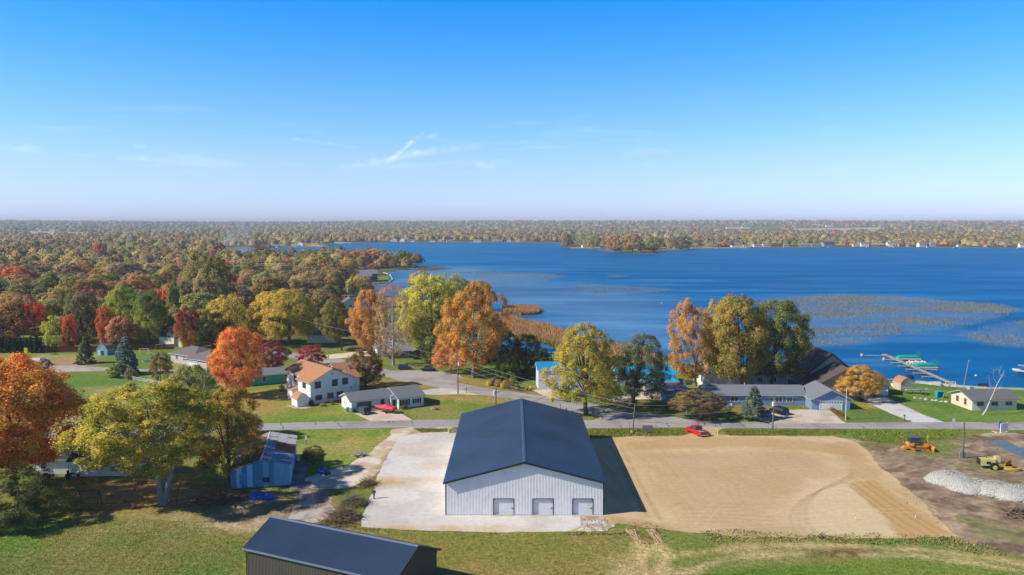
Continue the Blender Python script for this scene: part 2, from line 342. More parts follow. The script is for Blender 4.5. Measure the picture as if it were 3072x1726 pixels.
# marsh bed and shallow shore
Z([(1020, 852), (1500, 870), (1560, 960), (1740, 1010), (2010, 1075), (2010, 1110), (1740, 1062), (1560, 1062), (1440, 980), (1020, 900)], '8a6f44', 4, .9, 6)
Z([(1060, 850), (1178, 840), (1170, 828), (1070, 836)], '6f8f34', 2, .9, 6)
def ground_col(x, y):
    col = grass_mix(x, y)
    for k, g, c, soft, amt, ns, ex in ZONES:
        xs = [p[0] for p in g]; ys = [p[1] for p in g]; pad = soft * 3 + (ex if k == 'l' else 0) + 2
        idx = np.nonzero((x > min(xs) - pad) & (x < max(xs) + pad) & (y > min(ys) - pad) & (y < max(ys) + pad))[0]
        if not len(idx): continue
        xx, yy = x[idx], y[idx]
        d = sdf(xx, yy, g) if k == 'p' else ex - pdist(xx, yy, g)
        n = fbm(xx, yy, ns, 11) - .5
        m = np.clip((d + n * soft * 4) / soft * .5 + .5, 0, 1) * amt
        cc = np.array(c)[None, :] * np.ones((len(idx), 1))
        if k == 'p' and ex is not None:
            q = np.clip((fbm(xx, yy, ns * 1.3, 23) - .42) * 6, 0, 1)[:, None]; cc = cc * (1 - q) + np.array(ex) * q
        col[idx] = col[idx] * (1 - m[:, None]) + cc * m[:, None]
    return col
def lake_depth(x, y):
    d = sdf(x, y, LAKE) + (fbm(x, y, 14, 31) - .5) * np.clip(np.hypot(x, y) * .012, 1, 8)
    d2 = sdf(x, y, CHAN) + (fbm(x, y, 5, 33) - .5) * 1.5
    return np.maximum(d, d2)
def hill(x, y):
    r = np.hypot(x, y); t = np.clip((r - 3600) / 3600, 0, 1); t = t * t * (3 - 2 * t)
    return t * (20 + 52 * fbm(x, y * .6, 2600, 41, 3)) + np.clip((r - 1900) / 1500, 0, 1) * 5 * fbm(x, y, 700, 42, 2)
def make_ground():
    r = [0, 20, 40, 55, 65]
    while r[-1] < 13000: r.append(r[-1] + max(.55, r[-1] * (.0062 if r[-1] < 700 else .011)))
    r = np.array(r); fine = np.radians(np.linspace(-44, 44, 620)); co = np.radians(np.linspace(44, 316, 60))[1:-1]
    th = np.concatenate([fine, co]); R, T = np.meshgrid(r, th, indexing='ij'); x = (R * np.sin(T)).ravel(); y = (R * np.cos(T)).ravel()
    d = lake_depth(x, y); s = np.clip(d / 6 + .5, 0, 1); z = hill(x, y) - 3.0 * s * s * (3 - 2 * s)
    col = ground_col(x, y)
    nr, ntt = R.shape; i = np.arange(nr - 1)[:, None] * ntt; j = np.arange(ntt)[None, :]; jn = (j + 1) % ntt
    F = np.stack([i + j, i + jn, i + ntt + jn, i + ntt + j], -1).reshape(-1, 4)[:, ::-1]
    me = mesh_np('ground', np.stack([x, y, z], 1), F, ground_mat('grass_ground', .55, 1.6), col, smooth=True)
    o = link('ground', me); tag(o, kind='structure')
make_ground()
# ---------------------------------------------------------------- lake surface
def water_mat(name, deep, shallow, spec=.32, small=1.):
    m = bpy.data.materials.new(name); m.use_nodes = True; t = m.node_tree; n = t.nodes; l = t.links
    n.remove(n['Principled BSDF']); p = n.new('ShaderNodeBsdfDiffuse'); gl = n.new('ShaderNodeBsdfGlossy'); gl.inputs['Roughness'].default_value = .28; gl.inputs['Color'].default_value = (.10, .60, .82, 1)
    ms = n.new('ShaderNodeMixShader'); ms.inputs[0].default_value = spec; l.new(p.outputs[0], ms.inputs[1]); l.new(gl.outputs[0], ms.inputs[2]); l.new(ms.outputs[0], n['Material Output'].inputs[0])
    a = n.new('ShaderNodeAttribute'); a.attribute_name = 'col'; g = n.new('ShaderNodeNewGeometry')
    # wind-ruffled bands put uneven sky reflection into the colour; small ripples tilt the gloss
    mp = n.new('ShaderNodeMapping'); mp.inputs['Scale'].default_value = (.006, .022, 1); l.new(g.outputs['Position'], mp.inputs[0])
    z = n.new('ShaderNodeTexNoise'); z.inputs['Scale'].default_value = 1; z.inputs['Detail'].default_value = 7; z.inputs['Roughness'].default_value = .62; z.inputs['Distortion'].default_value = .5; l.new(mp.outputs[0], z.inputs['Vector'])
    r = n.new('ShaderNodeMapRange'); r.inputs['From Min'].default_value = .35; r.inputs['From Max'].default_value = .68; r.inputs['To Min'].default_value = .72; r.inputs['To Max'].default_value = 1.22; l.new(z.outputs[0], r.inputs['Value'])
    mp2 = n.new('ShaderNodeMapping'); mp2.inputs['Scale'].default_value = (.25, .6, 1); mp2.inputs['Rotation'].default_value = (0, 0, .25); l.new(g.outputs['Position'], mp2.inputs[0])
    z2 = n.new('ShaderNodeTexNoise'); z2.inputs['Scale'].default_value = small; z2.inputs['Detail'].default_value = 6; z2.inputs['Roughness'].default_value = .7; l.new(mp2.outputs[0], z2.inputs['Vector'])
    r3 = n.new('ShaderNodeMapRange'); r3.inputs['From Min'].default_value = .3; r3.inputs['From Max'].default_value = .7; r3.inputs['To Min'].default_value = .82; r3.inputs['To Max'].default_value = 1.18; l.new(z2.outputs[0], r3.inputs['Value'])
    mu = n.new('ShaderNodeMath'); mu.operation = 'MULTIPLY'; l.new(r.outputs[0], mu.inputs[0]); l.new(r3.outputs[0], mu.inputs[1])
    x = n.new('ShaderNodeVectorMath'); x.operation = 'SCALE'; l.new(a.outputs['Color'], x.inputs[0]); l.new(mu.outputs[0], x.inputs['Scale']); l.new(x.outputs[0], p.inputs['Color'])
    bp = n.new('ShaderNodeBump'); bp.inputs['Strength'].default_value = .9; bp.inputs['Distance'].default_value = .35; l.new(z2.outputs[0], bp.inputs['Height']); l.new(bp.outputs[0], gl.inputs['Normal'])
    return m
WEEDS = [PX(q) for q in ([(2230, 905), (2330, 892), (2500, 882), (2700, 888), (2850, 902), (3010, 912), (3062, 926), (2980, 955), (2860, 985), (2740, 998), (2680, 985), (2700, 1000), (2600, 1020), (2520, 1036), (2415, 1040), (2380, 1000), (2330, 940)],
    [(2880, 1005), (2960, 975), (3072, 960), (3400, 960), (3400, 1060), (3072, 1045), (2960, 1030)],
    [(1250, 802), (1340, 800), (1500, 812), (1660, 820), (1700, 828), (1640, 842), (1500, 855), (1380, 850), (1300, 830)],
    [(1740, 852), (1860, 855), (2040, 868), (1960, 876), (1860, 880), (1780, 885), (1720, 872)],
    [(1830, 825), (1880, 825), (1890, 830), (1830, 831)])]
SHAL = PX([(1020, 850), (1200, 850), (1380, 880), (1560, 955), (1760, 1010), (2000, 1070), (2110, 1010), (2060, 930), (1900, 880), (1700, 850), (1400, 800), (1260, 802), (1170, 830)])
def make_water():
    ys = [170.]
    while ys[-1] < 2600: ys.append(ys[-1] + max(1.2, ys[-1] * .008))
    ys = np.array(ys); tt = np.linspace(-.85, 1.9, 420); Y, T = np.meshgrid(ys, tt, indexing='ij'); x = (Y * T).ravel(); y = Y.ravel()
    deep = np.array([.0, .115, .31]); mid = np.array([.025, .20, .40]); sh = np.array([.15, .27, .42])
    n = fbm(x, y, 60, 51); bands = fbm(x * .22 + y * .03, y, 16, 57, 4)
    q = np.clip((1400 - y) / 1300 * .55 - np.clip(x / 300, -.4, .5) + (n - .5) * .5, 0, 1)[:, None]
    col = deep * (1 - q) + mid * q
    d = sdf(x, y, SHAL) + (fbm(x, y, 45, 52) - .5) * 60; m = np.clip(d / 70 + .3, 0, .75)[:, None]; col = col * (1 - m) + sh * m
    bb = np.clip((bands - .5) * 5, -1, 1)[:, None]; lit = np.clip((1100 - y) / 700, .15, 1)[:, None] * np.clip(1.1 - np.clip(x / 350, 0, 1), .3, 1)[:, None]; col = np.where(bb > 0, col * (1 - .55 * bb * lit) + np.array([.17, .33, .52]) * .55 * bb * lit, col * (1 + .28 * bb))  # pale bands paint lighter sky reflection into the water colour
    e = lake_depth(x, y); m = np.clip(1 - e / 9, 0, 1)[:, None] * .55; col = col * (1 - m) + np.array(C('3d6d88')) * m
    br = sdf(x, y, PX([(1015, 852), (1060, 856), (1200, 846), (1225, 870), (1190, 900), (1020, 900)])) + (fbm(x, y, 20, 53) - .5) * 14
    m = np.clip(br / 10 + .5, 0, 1)[:, None] * .9; col = col * (1 - m) + np.array(C('7c6450')) * m
    for W in WEEDS:
        m = np.clip(sdf(x, y, W) / 10 + .4 + (fbm(x, y, 22, 58) - .5) * 1.6, 0, 1)[:, None] * .62; col = col * (1 - m) + np.array([.15, .25, .36]) * m
    nr, nc = Y.shape; i = np.arange(nr - 1)[:, None] * nc; j = np.arange(nc - 1)[None, :]
    F = np.stack([i + j, i + j + 1, i + nc + j + 1, i + nc + j], -1).reshape(-1, 4)
    o = link('lake_water', mesh_np('lake_water', np.stack([x, y, np.full_like(x, WATER_Z)], 1), F, water_mat('lake_surface', 0, 0), col, smooth=True)); tag(o, kind='structure')
make_water()
# ---------------------------------------------------------------- clipped sheets for roads, yards, drives
def sheet(name, poly, z, mat, colfn, res=.5, jit=.5, js=2.5, kind='structure', parent=None, label=None, cat=None, zfn=None):
    xs = [p[0] for p in poly]; ys = [p[1] for p in poly]
    gx = np.arange(min(xs) - 2, max(xs) + 2, res); gy = np.arange(min(ys) - 2, max(ys) + 2, res)
    X, Y = np.meshgrid(gx, gy, indexing='ij'); x = X.ravel(); y = Y.ravel(); f = sdf(x, y, poly) + (fbm(x, y, js, 61) - .5) * 2 * jit
    nx, ny = X.shape; i = np.arange(nx - 1)[:, None] * ny; j = np.arange(ny - 1)[None, :]; a = i + j
    T = np.concatenate([np.stack([a, a + ny, a + ny + 1], -1).reshape(-1, 3), np.stack([a, a + ny + 1, a + 1], -1).reshape(-1, 3)])
    s = f[T] > 0; c = s.sum(1); P = np.stack([x, y], 1); tris = [P[T[c == 3]]]
    def cut(A, B, fa, fb): t = (fa / (fa - fb))[:, None]; return A + (B - A) * t
    for k in range(3):
        m = (c == 1) & s[:, k]; a0, b0, c0 = T[m, k], T[m, (k + 1) % 3], T[m, (k + 2) % 3]
        if m.any(): tris.append(np.stack([P[a0], cut(P[a0], P[b0], f[a0], f[b0]), cut(P[a0], P[c0], f[a0], f[c0])], 1))
        m = (c == 2) & ~s[:, k]; a0, b0, c0 = T[m, k], T[m, (k + 1) % 3], T[m, (k + 2) % 3]
        if m.any():
            p = cut(P[b0], P[a0], f[b0], f[a0]); q = cut(P[c0], P[a0], f[c0], f[a0])
            tris.append(np.stack([P[b0], P[c0], q], 1)); tris.append(np.stack([P[b0], q, p], 1))
    V = np.concatenate(tris).reshape(-1, 2); V, inv = np.unique(np.round(V, 4), axis=0, return_inverse=True)
    zz = np.full(len(V), z) if zfn is None else z + zfn(V[:, 0], V[:, 1])
    col = colfn(V[:, 0], V[:, 1]); o = link(name, mesh_np(name, np.column_stack([V, zz]), inv.reshape(-1, 3), mat, col, smooth=True), parent)
    if kind: o['kind'] = kind
    tag(o, label, cat)
    return o
def mixc(a, b, m): return a * (1 - m[:, None]) + b * m[:, None]
def flat(c1, c2, s=6., k=5.):
    c1, c2 = np.array(C(c1)), np.array(C(c2))
    return lambda x, y: mixc(c1[None] * np.ones((len(x), 1)), c2[None], np.clip((fbm(x, y, s, 71) - .45) * k, 0, 1))
ASPH = ground_mat('old_asphalt', .16, 4, 9, .9, .15); DRV = ground_mat('pale_concrete', .13, 3, 5, .85, .12); GRAV = ground_mat('crushed_stone', .2, 7, 9, .95, .5); SAND = ground_mat('graded_sand', .12, 1.1, 12, .95, .2); DIRT = ground_mat('churned_dirt', .42, .9, 6, .98, .8)
road_poly = PX([(-300, 1316), (190, 1293), (500, 1282), (780, 1271), (1143, 1262), (1400, 1259), (1735, 1262), (2000, 1262), (2200, 1266), (2500, 1269), (2800, 1267), (3072, 1267), (3500, 1268), (3500, 1294), (3072, 1291), (2800, 1287), (2500, 1287), (2000, 1283), (1735, 1285), (1400, 1282), (1143, 1284), (780, 1292), (500, 1303), (190, 1312), (-300, 1338)])
def roadcol(x, y):
    c = flat('a8a4a2', '979392', 5)(x, y); e = sdf(x, y, road_poly)
    m = np.exp(-((e - 1.9) / .5) ** 2) * .22 + np.exp(-((e - 3.4) / .25) ** 2) * .25
    return mixc(c, np.array(C('6f6b6a'))[None], np.clip(m * (.5 + fbm(x, y, 8, 72)), 0, 1))
road = sheet('road', road_poly, .03, ASPH, roadcol, .45, .18, 2)
lane = sheet('side_road', PX([(2130, 1264), (2020, 1251), (1900, 1234), (1826, 1225), (1785, 1213), (1700, 1199), (1598, 1184), (1472, 1167), (1365, 1147), (1392, 1135), (1360, 1114), (1250, 1112), (1170, 1112), (1120, 1096), (1060, 1083), (960, 1068), (880, 1058), (800, 1050), (800, 1040), (745, 1034), (740, 1042), (760, 1056), (870, 1075), (960, 1090), (1060, 1108), (1150, 1130), (1200, 1142), (1324, 1165), (1433, 1185), (1530, 1196), (1652, 1221), (1734, 1238), (1790, 1246), (1800, 1256), (1760, 1264)]), .015, ASPH, flat('a9a4a0', '98938f', 5), .5, .25, 3)
sheet('driveway', PX([(1062, 1240), (1110, 1231), (1190, 1234), (1240, 1262), (1110, 1264)]), .045, DRV, flat('d3c3ac', 'c4b49e', 4), .4, .1)
sheet('driveway', PX([(1325, 1164), (1265, 1172), (1225, 1176), (1290, 1186), (1380, 1184), (1440, 1186), (1395, 1173)]), .045, DRV, flat('d2cbc0', 'c2b9ac', 4), .4, .3)
sheet('driveway', PX([(973, 1066), (1080, 1055), (1160, 1050), (1160, 1064), (1080, 1070), (985, 1078)]), .045, DRV, flat('ddd0b8', 'd0c2aa', 4), .5, .1)
sheet('gravel_drive', PX([(110, 1098), (230, 1097), (330, 1104), (440, 1108), (530, 1110), (530, 1116), (330, 1113), (230, 1115), (110, 1121)]), .02, GRAV, flat('b9b0aa', 'a89e96', 4), .6, .4)
sheet('driveway', PX([(2580, 1187), (2650, 1187), (2690, 1208), (2770, 1245), (2835, 1268), (2740, 1268), (2680, 1245), (2610, 1213)]), .045, DRV, flat('cfcdca', 'bfbcb6', 5), .4, .08)
sheet('driveway', PX([(2255, 1242), (2300, 1233), (2400, 1229), (2490, 1232), (2525, 1262), (2540, 1271), (2330, 1271), (2275, 1262)]), .045, DRV, flat('cfc3b3', 'b9aa98', 4), .4, .15)
sheet('driveway', PX([(1800, 1204), (1860, 1190), (1950, 1172), (2020, 1176), (2026, 1192), (1940, 1198), (1820, 1207)]), .045, DRV, flat('dccfb6', 'cfc0a6', 4), .4, .15)
sheet('driveway', PX([(1595, 1170), (1660, 1168), (1700, 1198), (1640, 1192)]), .045, DRV, flat('d5c6ad', 'c8b89f', 4), .4, .15)
sheet('patio', PX([(2078, 1152), (2200, 1150), (2240, 1168), (2130, 1172)]), .045, DRV, flat('d9c8ac', 'b9a78d', 2), .4, .15)
track_poly = PX([(1175, 1288), (1290, 1283), (1350, 1282), (1350, 1302), (1235, 1308), (1195, 1345), (1155, 1402), (1115, 1440), (1060, 1462), (960, 1470), (900, 1462), (905, 1440), (950, 1425), (985, 1413), (1045, 1398), (1110, 1358), (1160, 1315), (1172, 1300)])
def trackcol(x, y):
    c = flat('ddd2c0', 'c3b294', 2.5, 7)(x, y); d = pdist(x, y, PX([(1240, 1300), (1190, 1350), (1150, 1410), (1100, 1450)]))
    return mixc(c, np.array(C('a48656'))[None], np.clip(1.2 - d / 1.6 + (fbm(x, y, 1.5, 73) - .5) * 2, 0, .8))
sheet('gravel_track', track_poly, .02, GRAV, trackcol, .45, .9, 3)
sheet('gravel_track', PX([(900, 1465), (985, 1475), (1000, 1520), (960, 1580), (860, 1590), (880, 1530)]), .018, GRAV, flat('b9b2a8', '96866e', 2, 7), .45, 1.2, 3)
yard_poly = PX([(1195, 1312), (1250, 1301), (1345, 1300), (1430, 1300), (1430, 1480), (1810, 1480), (1815, 1545), (1836, 1570), (1800, 1594), (1500, 1598), (1250, 1592), (1082, 1582), (1085, 1555), (1112, 1490), (1128, 1440), (1150, 1392)])
def yardcol(x, y):
    c = flat('d6d2cd', 'c8c3bd', 6, 5)(x, y)
    for u, v, s, k in [(1160, 1448, 3.2, .75), (1303, 1400, 2.5, .35), (1300, 1440, 2, .4), (1200, 1590, 2.5, .7), (1350, 1588, 2.0, .6), (1480, 1590, 2.2, .6), (1230, 1340, 5, .2), (1310, 1370, 3, .25), (1600, 1592, 2, .35)]:
        px, py = at(u, v); d = np.hypot((x - px) / 1.7, y - py)
        c = mixc(c, np.array(C('c9a672'))[None], np.clip(k * (1.3 - d / s) * (.3 + fbm(x, y, 1.6, 74) * 1.4), 0, .85))
    return c
sheet('gravel_yard', yard_poly, .035, GRAV, yardcol, .35, .35, 2)
sand_poly = PX([(1765, 1319), (1900, 1310), (2035, 1309), (2078, 1300), (2092, 1283), (2170, 1284), (2150, 1300), (2190, 1308), (2500, 1310), (2556, 1322), (2600, 1352), (2640, 1400), (2760, 1500), (2862, 1608), (2700, 1618), (2400, 1613), (2230, 1612), (2080, 1600), (1980, 1588), (1850, 1570), (1790, 1590), (1700, 1596), (1815, 1545), (1790, 1400)])
def sandcol(x, y):
    c = flat('cfb68c', 'c4aa7e', 9, 4)(x, y); g = lambda h: np.array(C(h))[None]
    lines = np.sin((x * .97 + y * .24) * 2.0 + 2 * fbm(x, y, 14, 75)) * .5 + .5
    c = c * (1 - .05 * lines[:, None]) * (.93 + .14 * fbm(x * .5, y * 1.6, 4, 44))[:, None]
    def band(P, col, soft, amt, ns=2.):
        nonlocal c
        m = np.clip(sdf(x, y, PX(P)) / soft + .5 + (fbm(x, y, ns, 76) - .5) * 1.6, 0, 1) * amt; c = mixc(c, g(col), m)
    band([(1860, 1330), (1990, 1318), (2200, 1312), (2400, 1320), (2560, 1345), (2600, 1380), (2440, 1352), (2250, 1340), (2050, 1345), (1900, 1350)], 'bc9a68', 1.4, .7)
    band([(1900, 1358), (2470, 1362), (2500, 1420), (2440, 1470), (2400, 1600), (2050, 1590), (1980, 1500)], 'b99f78', 5, .55, 8)
    band([(2420, 1440), (2560, 1440), (2690, 1560), (2720, 1612), (2420, 1610), (2330, 1540)], 'd3be97', 3, .7, 6)
    band([(2470, 1330), (2560, 1325), (2620, 1400), (2640, 1440), (2560, 1440), (2540, 1400)], 'b8966a', 2, .6, 2)
    band([(2540, 1450), (2620, 1440), (2860, 1606), (2700, 1616), (2640, 1540)], 'be9b66', 1.0, .9, 1.5)
    for k, (P, w_) in enumerate([([(2560, 1452), (2700, 1560), (2790, 1612)], .3), ([(2580, 1447), (2740, 1560), (2820, 1610)], .3), ([(2600, 1445), (2780, 1570), (2850, 1606)], .3), ([(2550, 1460), (2680, 1565), (2750, 1612)], .25)]):
        m = np.clip(1 - pdist(x, y, PX(P)) / w_, 0, 1) * .5; c = mixc(c, g('9a7244'), m)
    for k in range(8):       # curved wheel tracks
        r0 = 1 + k * 1.5
        P = [(2392 + r0 * 6, 1612), (2376 + r0 * 6, 1592), (2366 + r0 * 5.5, 1570), (2366 + r0 * 5, 1548), (2376 + r0 * 4, 1525), (2396 + r0 * 3, 1505), (2425 + r0 * 2, 1486), (2465 + r0, 1472 - r0), (2505, 1460 - r0), (2560, 1440 - r0 * 2)]
        m = np.clip(1 - pdist(x, y, PX(P)) / .3, 0, 1) * (.22 if k % 3 else .38) * (.5 + fbm(x, y, 3, 79)); c = mixc(c, g('9c7f5c'), m)
    rr = random.Random(31)
    for k in range(34):      # paired wheel marks left by the grader
        u, v = rr.uniform(1850, 2420), rr.uniform(1335, 1580); P0 = np.array(at(u, v)); a = rr.choice((rr.uniform(-.25, .25), rr.uniform(1.2, 1.9))); L0 = rr.uniform(6, 22); cv = rr.uniform(-.05, .05); pts = []; q = P0.copy()
        for i in range(7): pts.append(tuple(q)); q = q + np.array([math.cos(a), math.sin(a)]) * L0 / 6; a += cv * L0 / 6
        col_, am = rr.choice((('a98c64', .22), ('dcc9a4', .25), ('9f8058', .2)))
        for off in (0, 1.7):
            m = np.clip(1 - pdist(x, y, [(p[0] + off * math.sin(a), p[1] - off * math.cos(a)) for p in pts]) / .3, 0, 1) * am; c = mixc(c, g(col_), m)
    for P, w_ in [([(1830, 1340), (1870, 1400), (1900, 1470), (1940, 1550)], .8), ([(1862, 1340), (1905, 1420), (1935, 1480), (1980, 1560)], .6), ([(2010, 1520), (2050, 1508)], .25), ([(2040, 1532), (2080, 1522)], .2), ([(1770, 1345), (1840, 1425)], .5)]:
        m = np.clip(1 - pdist(x, y, PX(P)) / w_, 0, 1) * .55 * (.3 + fbm(x, y, 2, 78)); c = mixc(c, g('a5804f'), np.clip(m, 0, 1))
    band([(1830, 1548), (1990, 1575), (2080, 1600), (1900, 1600), (1820, 1575)], 'b0936a', 2, .8, 1.5)
    return c
sheet('sand_lot', sand_poly, .04, SAND, sandcol, .32, .9, 2.4)
dirt_poly = PX([(2500, 1312), (2560, 1316), (2640, 1328), (2760, 1325), (2900, 1310), (3000, 1296), (3150, 1300), (3560, 1306), (3560, 1790), (3200, 1712), (3072, 1672), (2950, 1640), (2850, 1615), (2700, 1520), (2560, 1400)])
def dirtcol(x, y):
    c = flat('94806a', '776452', 5, 4)(x, y); g = lambda h: np.array(C(h))[None]
    st = fbm(x * .35 + y * .3, y * 1.2 - x * .9, 2.2, 81, 4); c = mixc(c, g('b9a284'), np.clip((st - .5) * 3, 0, .7))
    c = mixc(c, g('5c4a3a'), np.clip((fbm(x, y, 3.5, 82) - .55) * 4, 0, .6))
    for P, k in [([(2560, 1330), (2640, 1330), (2620, 1360), (2570, 1360)], .3), ([(2700, 1300), (2900, 1300), (2880, 1345), (2720, 1350)], .55), ([(2760, 1330), (2900, 1340), (2860, 1375), (2760, 1370)], .9), ([(2850, 1372), (2930, 1380), (3000, 1420), (2960, 1425), (2880, 1400)], .8), ([(3000, 1460), (3072, 1450), (3072, 1510), (2990, 1505)], .4), ([(2900, 1560), (3072, 1600), (3072, 1640), (2960, 1620)], .5), ([(2600, 1320), (2700, 1322), (2690, 1340), (2610, 1340)], .6)]:
        m = np.clip(sdf(x, y, PX(P)) / 3 + .5 + (fbm(x, y, 3, 83) - .5) * 3, 0, 1) * k; c = mixc(c, g('75803a'), m)
    m = np.clip(sdf(x, y, PX([(2480, 1305), (2560, 1318), (2640, 1400), (2800, 1540), (2870, 1610), (2840, 1560), (2680, 1440), (2600, 1350)])) / 3 + .5 + (fbm(x, y, 3, 84) - .5) * 2, 0, 1) * .5; c = mixc(c, g('b8a184'), m)
    m = np.clip(sdf(x, y, PX([(2900, 1292), (3010, 1288), (3060, 1306), (2960, 1312)])) / 2 + .5, 0, 1) * .7; c = mixc(c, g('c9b89c'), m)
    return c
def dirtz(x, y):
    e = np.clip(sdf(x, y, dirt_poly) / 3, 0, 1) * np.clip(-sdf(x, y, pond_hole) / 3, 0, 1)
    return e * (.22 * fbm(x * .6 + y * .5, y - x * .8, 2.2, 85) + .25 * fbm(x, y, 6, 86)) * np.clip(-sdf(x, y, sand_poly) / 3, 0, 1)
pond_hole = PX([(2955, 1324), (3010, 1321), (3072, 1350), (3250, 1420), (3250, 1440), (3072, 1374), (3010, 1348)])
sheet('dirt_lot', dirt_poly, .025, DIRT, dirtcol, .4, .8, 3, zfn=dirtz)
sheet('ditch_water', pond_hole, .045, water_mat('ditch_surface', 0, 0, .1), flat('6f8492', '627683'), .6, .35, 2)
sheet('pond_water', CHAN, WATER_Z + .02, water_mat('channel_surface', 0, 0, .5), flat('3a84bc', '2f78b4'), 1.2, 1.5, 8)
sheet('rubble_patch', PX([(1738, 1550), (1812, 1548), (1842, 1575), (1826, 1596), (1742, 1594)]), .06, GRAV, flat('ddd2c2', 'b39a80', .7, 8), .3, .6, 1.5)
# cracks sealed with tar, each a thin strip lying on the asphalt
TAR = M('tar', (.05, .048, .047), rough=.7)
def ribbon(name, px, wd, z, mat, parent, seed=0, wob=.25):
    r = random.Random(seed); P = [Vector((*at(u, v), 0)) for u, v in px]; pts = []
    for a, b in zip(P[:-1], P[1:]):
        n = max(2, int((b - a).length / .6))
        for i in range(n): pts.append(a.lerp(b, i / n) + Vector((r.uniform(-wob, wob), r.uniform(-wob, wob), 0)))
    pts.append(P[-1]); m = MB()
    for a, b in zip(pts[:-1], pts[1:]):
        d = (b - a).normalized(); s = Vector((-d.y, d.x, 0)) * wd / 2; m.poly([(*(a - s).xy, z), (*(b - s).xy, z), (*(b + s).xy, z), (*(a + s).xy, z)])
    return m.build(name, mat, parent, fix=False)
for i, px in enumerate([[(840, 1271), (848, 1280), (850, 1289)], [(947, 1268), (945, 1276)], [(1003, 1265), (1015, 1272), (1022, 1283)], [(1165, 1262), (1168, 1270)], [(1180, 1262), (1182, 1268)], [(1233, 1260), (1238, 1275)], [(1862, 1284), (1864, 1275)], [(1964, 1275), (1970, 1280)], [(2002, 1270), (2006, 1282)], [(2010, 1268), (2030, 1273), (2100, 1272), (2240, 1276)], [(2090, 1264), (2094, 1272)], [(2110, 1268), (2116, 1278)], [(2144, 1274), (2152, 1283)], [(2160, 1272), (2162, 1280), (2170, 1284)], [(2220, 1269), (2232, 1280), (2240, 1286)], [(2300, 1270), (2330, 1284)], [(2430, 1270), (2470, 1285)], [(2572, 1275), (2600, 1286)], [(2766, 1275), (2800, 1285)], [(3010, 1268), (3060, 1288)], [(3060, 1270), (2950, 1268)], [(1900, 1262), (1960, 1268), (2010, 1272)]]):
    ribbon('crack', px, .16, .042, TAR, road, i)
for i, px in enumerate([[(1380, 1152), (1300, 1146), (1210, 1136)], [(1290, 1150), (1340, 1152), (1400, 1160)], [(1500, 1176), (1480, 1182)], [(1640, 1190), (1600, 1205)], [(1660, 1200), (1600, 1196), (1520, 1184)]]):
    ribbon('crack', px, .2, .028, TAR, lane, 40 + i)
# ---------------------------------------------------------------- buildings
def roof_polys(b):
    x0, x1, y0, y1, h, rise, oh = b['x0'], b['x1'], b['y0'], b['y1'], b['h'], b['rise'], b.get('oh', .45)
    k = b.get('kind', 'gable'); ax = b.get('ax', 'x')
    if ax == 'y': sw = lambda p: (p[1], p[0], p[2]); X0, X1, Y0, Y1 = y0, y1, x0, x1
    else: sw = lambda p: p; X0, X1, Y0, Y1 = x0, x1, y0, y1
    ym = Y0 + (Y1 - Y0) * b.get('rp', .5); a, c = X0 - oh, X1 + oh; s = rise / (ym - Y0); s2 = rise / (Y1 - ym); lo = h - s * oh; lo2 = h - s2 * oh
    e0, e1 = Y0 - oh, Y1 + oh
    if k == 'gable': P = [[(a, e0, lo), (c, e0, lo), (c, ym, h + rise), (a, ym, h + rise)], [(c, e1, lo2), (a, e1, lo2), (a, ym, h + rise), (c, ym, h + rise)]]
    elif k == 'hip':
        g = (Y1 - Y0) / 2 * .95; r0, r1 = X0 + g, X1 - g
        if b.get('hipends', 'both') == 'lo': r1 = c
        if b.get('hipends', 'both') == 'hi': r0 = a
        t = h + rise
        P = [[(a, e0, lo), (c, e0, lo), (r1, ym, t), (r0, ym, t)], [(c, e1, lo), (a, e1, lo), (r0, ym, t), (r1, ym, t)]]
        if r0 > a: P.append([(a, e1, lo), (a, e0, lo), (r0, ym, t)])
        if r1 < c: P.append([(c, e0, lo), (c, e1, lo), (r1, ym, t)])
    elif k == 'shed': P = [[(a, e0, h - rise * oh / (Y1 - Y0)), (c, e0, h - rise * oh / (Y1 - Y0)), (c, e1, h + rise * (1 + oh / (Y1 - Y0))), (a, e1, h + rise * (1 + oh / (Y1 - Y0)))]]
    elif k == 'gambrel':
        W = Y1 - Y0; q0, q1 = Y0 + W * .2, Y1 - W * .2; hq = h + rise * .62; t = h + rise
        P = [[(a, Y0 - .12, h - .2), (c, Y0 - .12, h - .2), (c, q0, hq), (a, q0, hq)], [(a, q0, hq), (c, q0, hq), (c, ym, t), (a, ym, t)], [(c, q1, hq), (a, q1, hq), (a, ym, t), (c, ym, t)], [(c, Y1 + .12, h - .2), (a, Y1 + .12, h - .2), (a, q1, hq), (c, q1, hq)]]
    return [[sw(p) for p in q] for q in P]
def slab(mb, q, z0, z1, grow=0.):
    n = len(q); cx = sum(p[0] for p in q) / n; cy = sum(p[1] for p in q) / n
    b = len(mb.v); mb.v += [(p[0], p[1], p[2] + z0) for p in q] + [(p[0], p[1], p[2] + z1) for p in q]
    mb.f += [tuple(range(b + n - 1, b - 1, -1)), tuple(range(b + n, b + 2 * n))] + [(b + i, b + (i + 1) % n, b + n + (i + 1) % n, b + n + i) for i in range(n)]
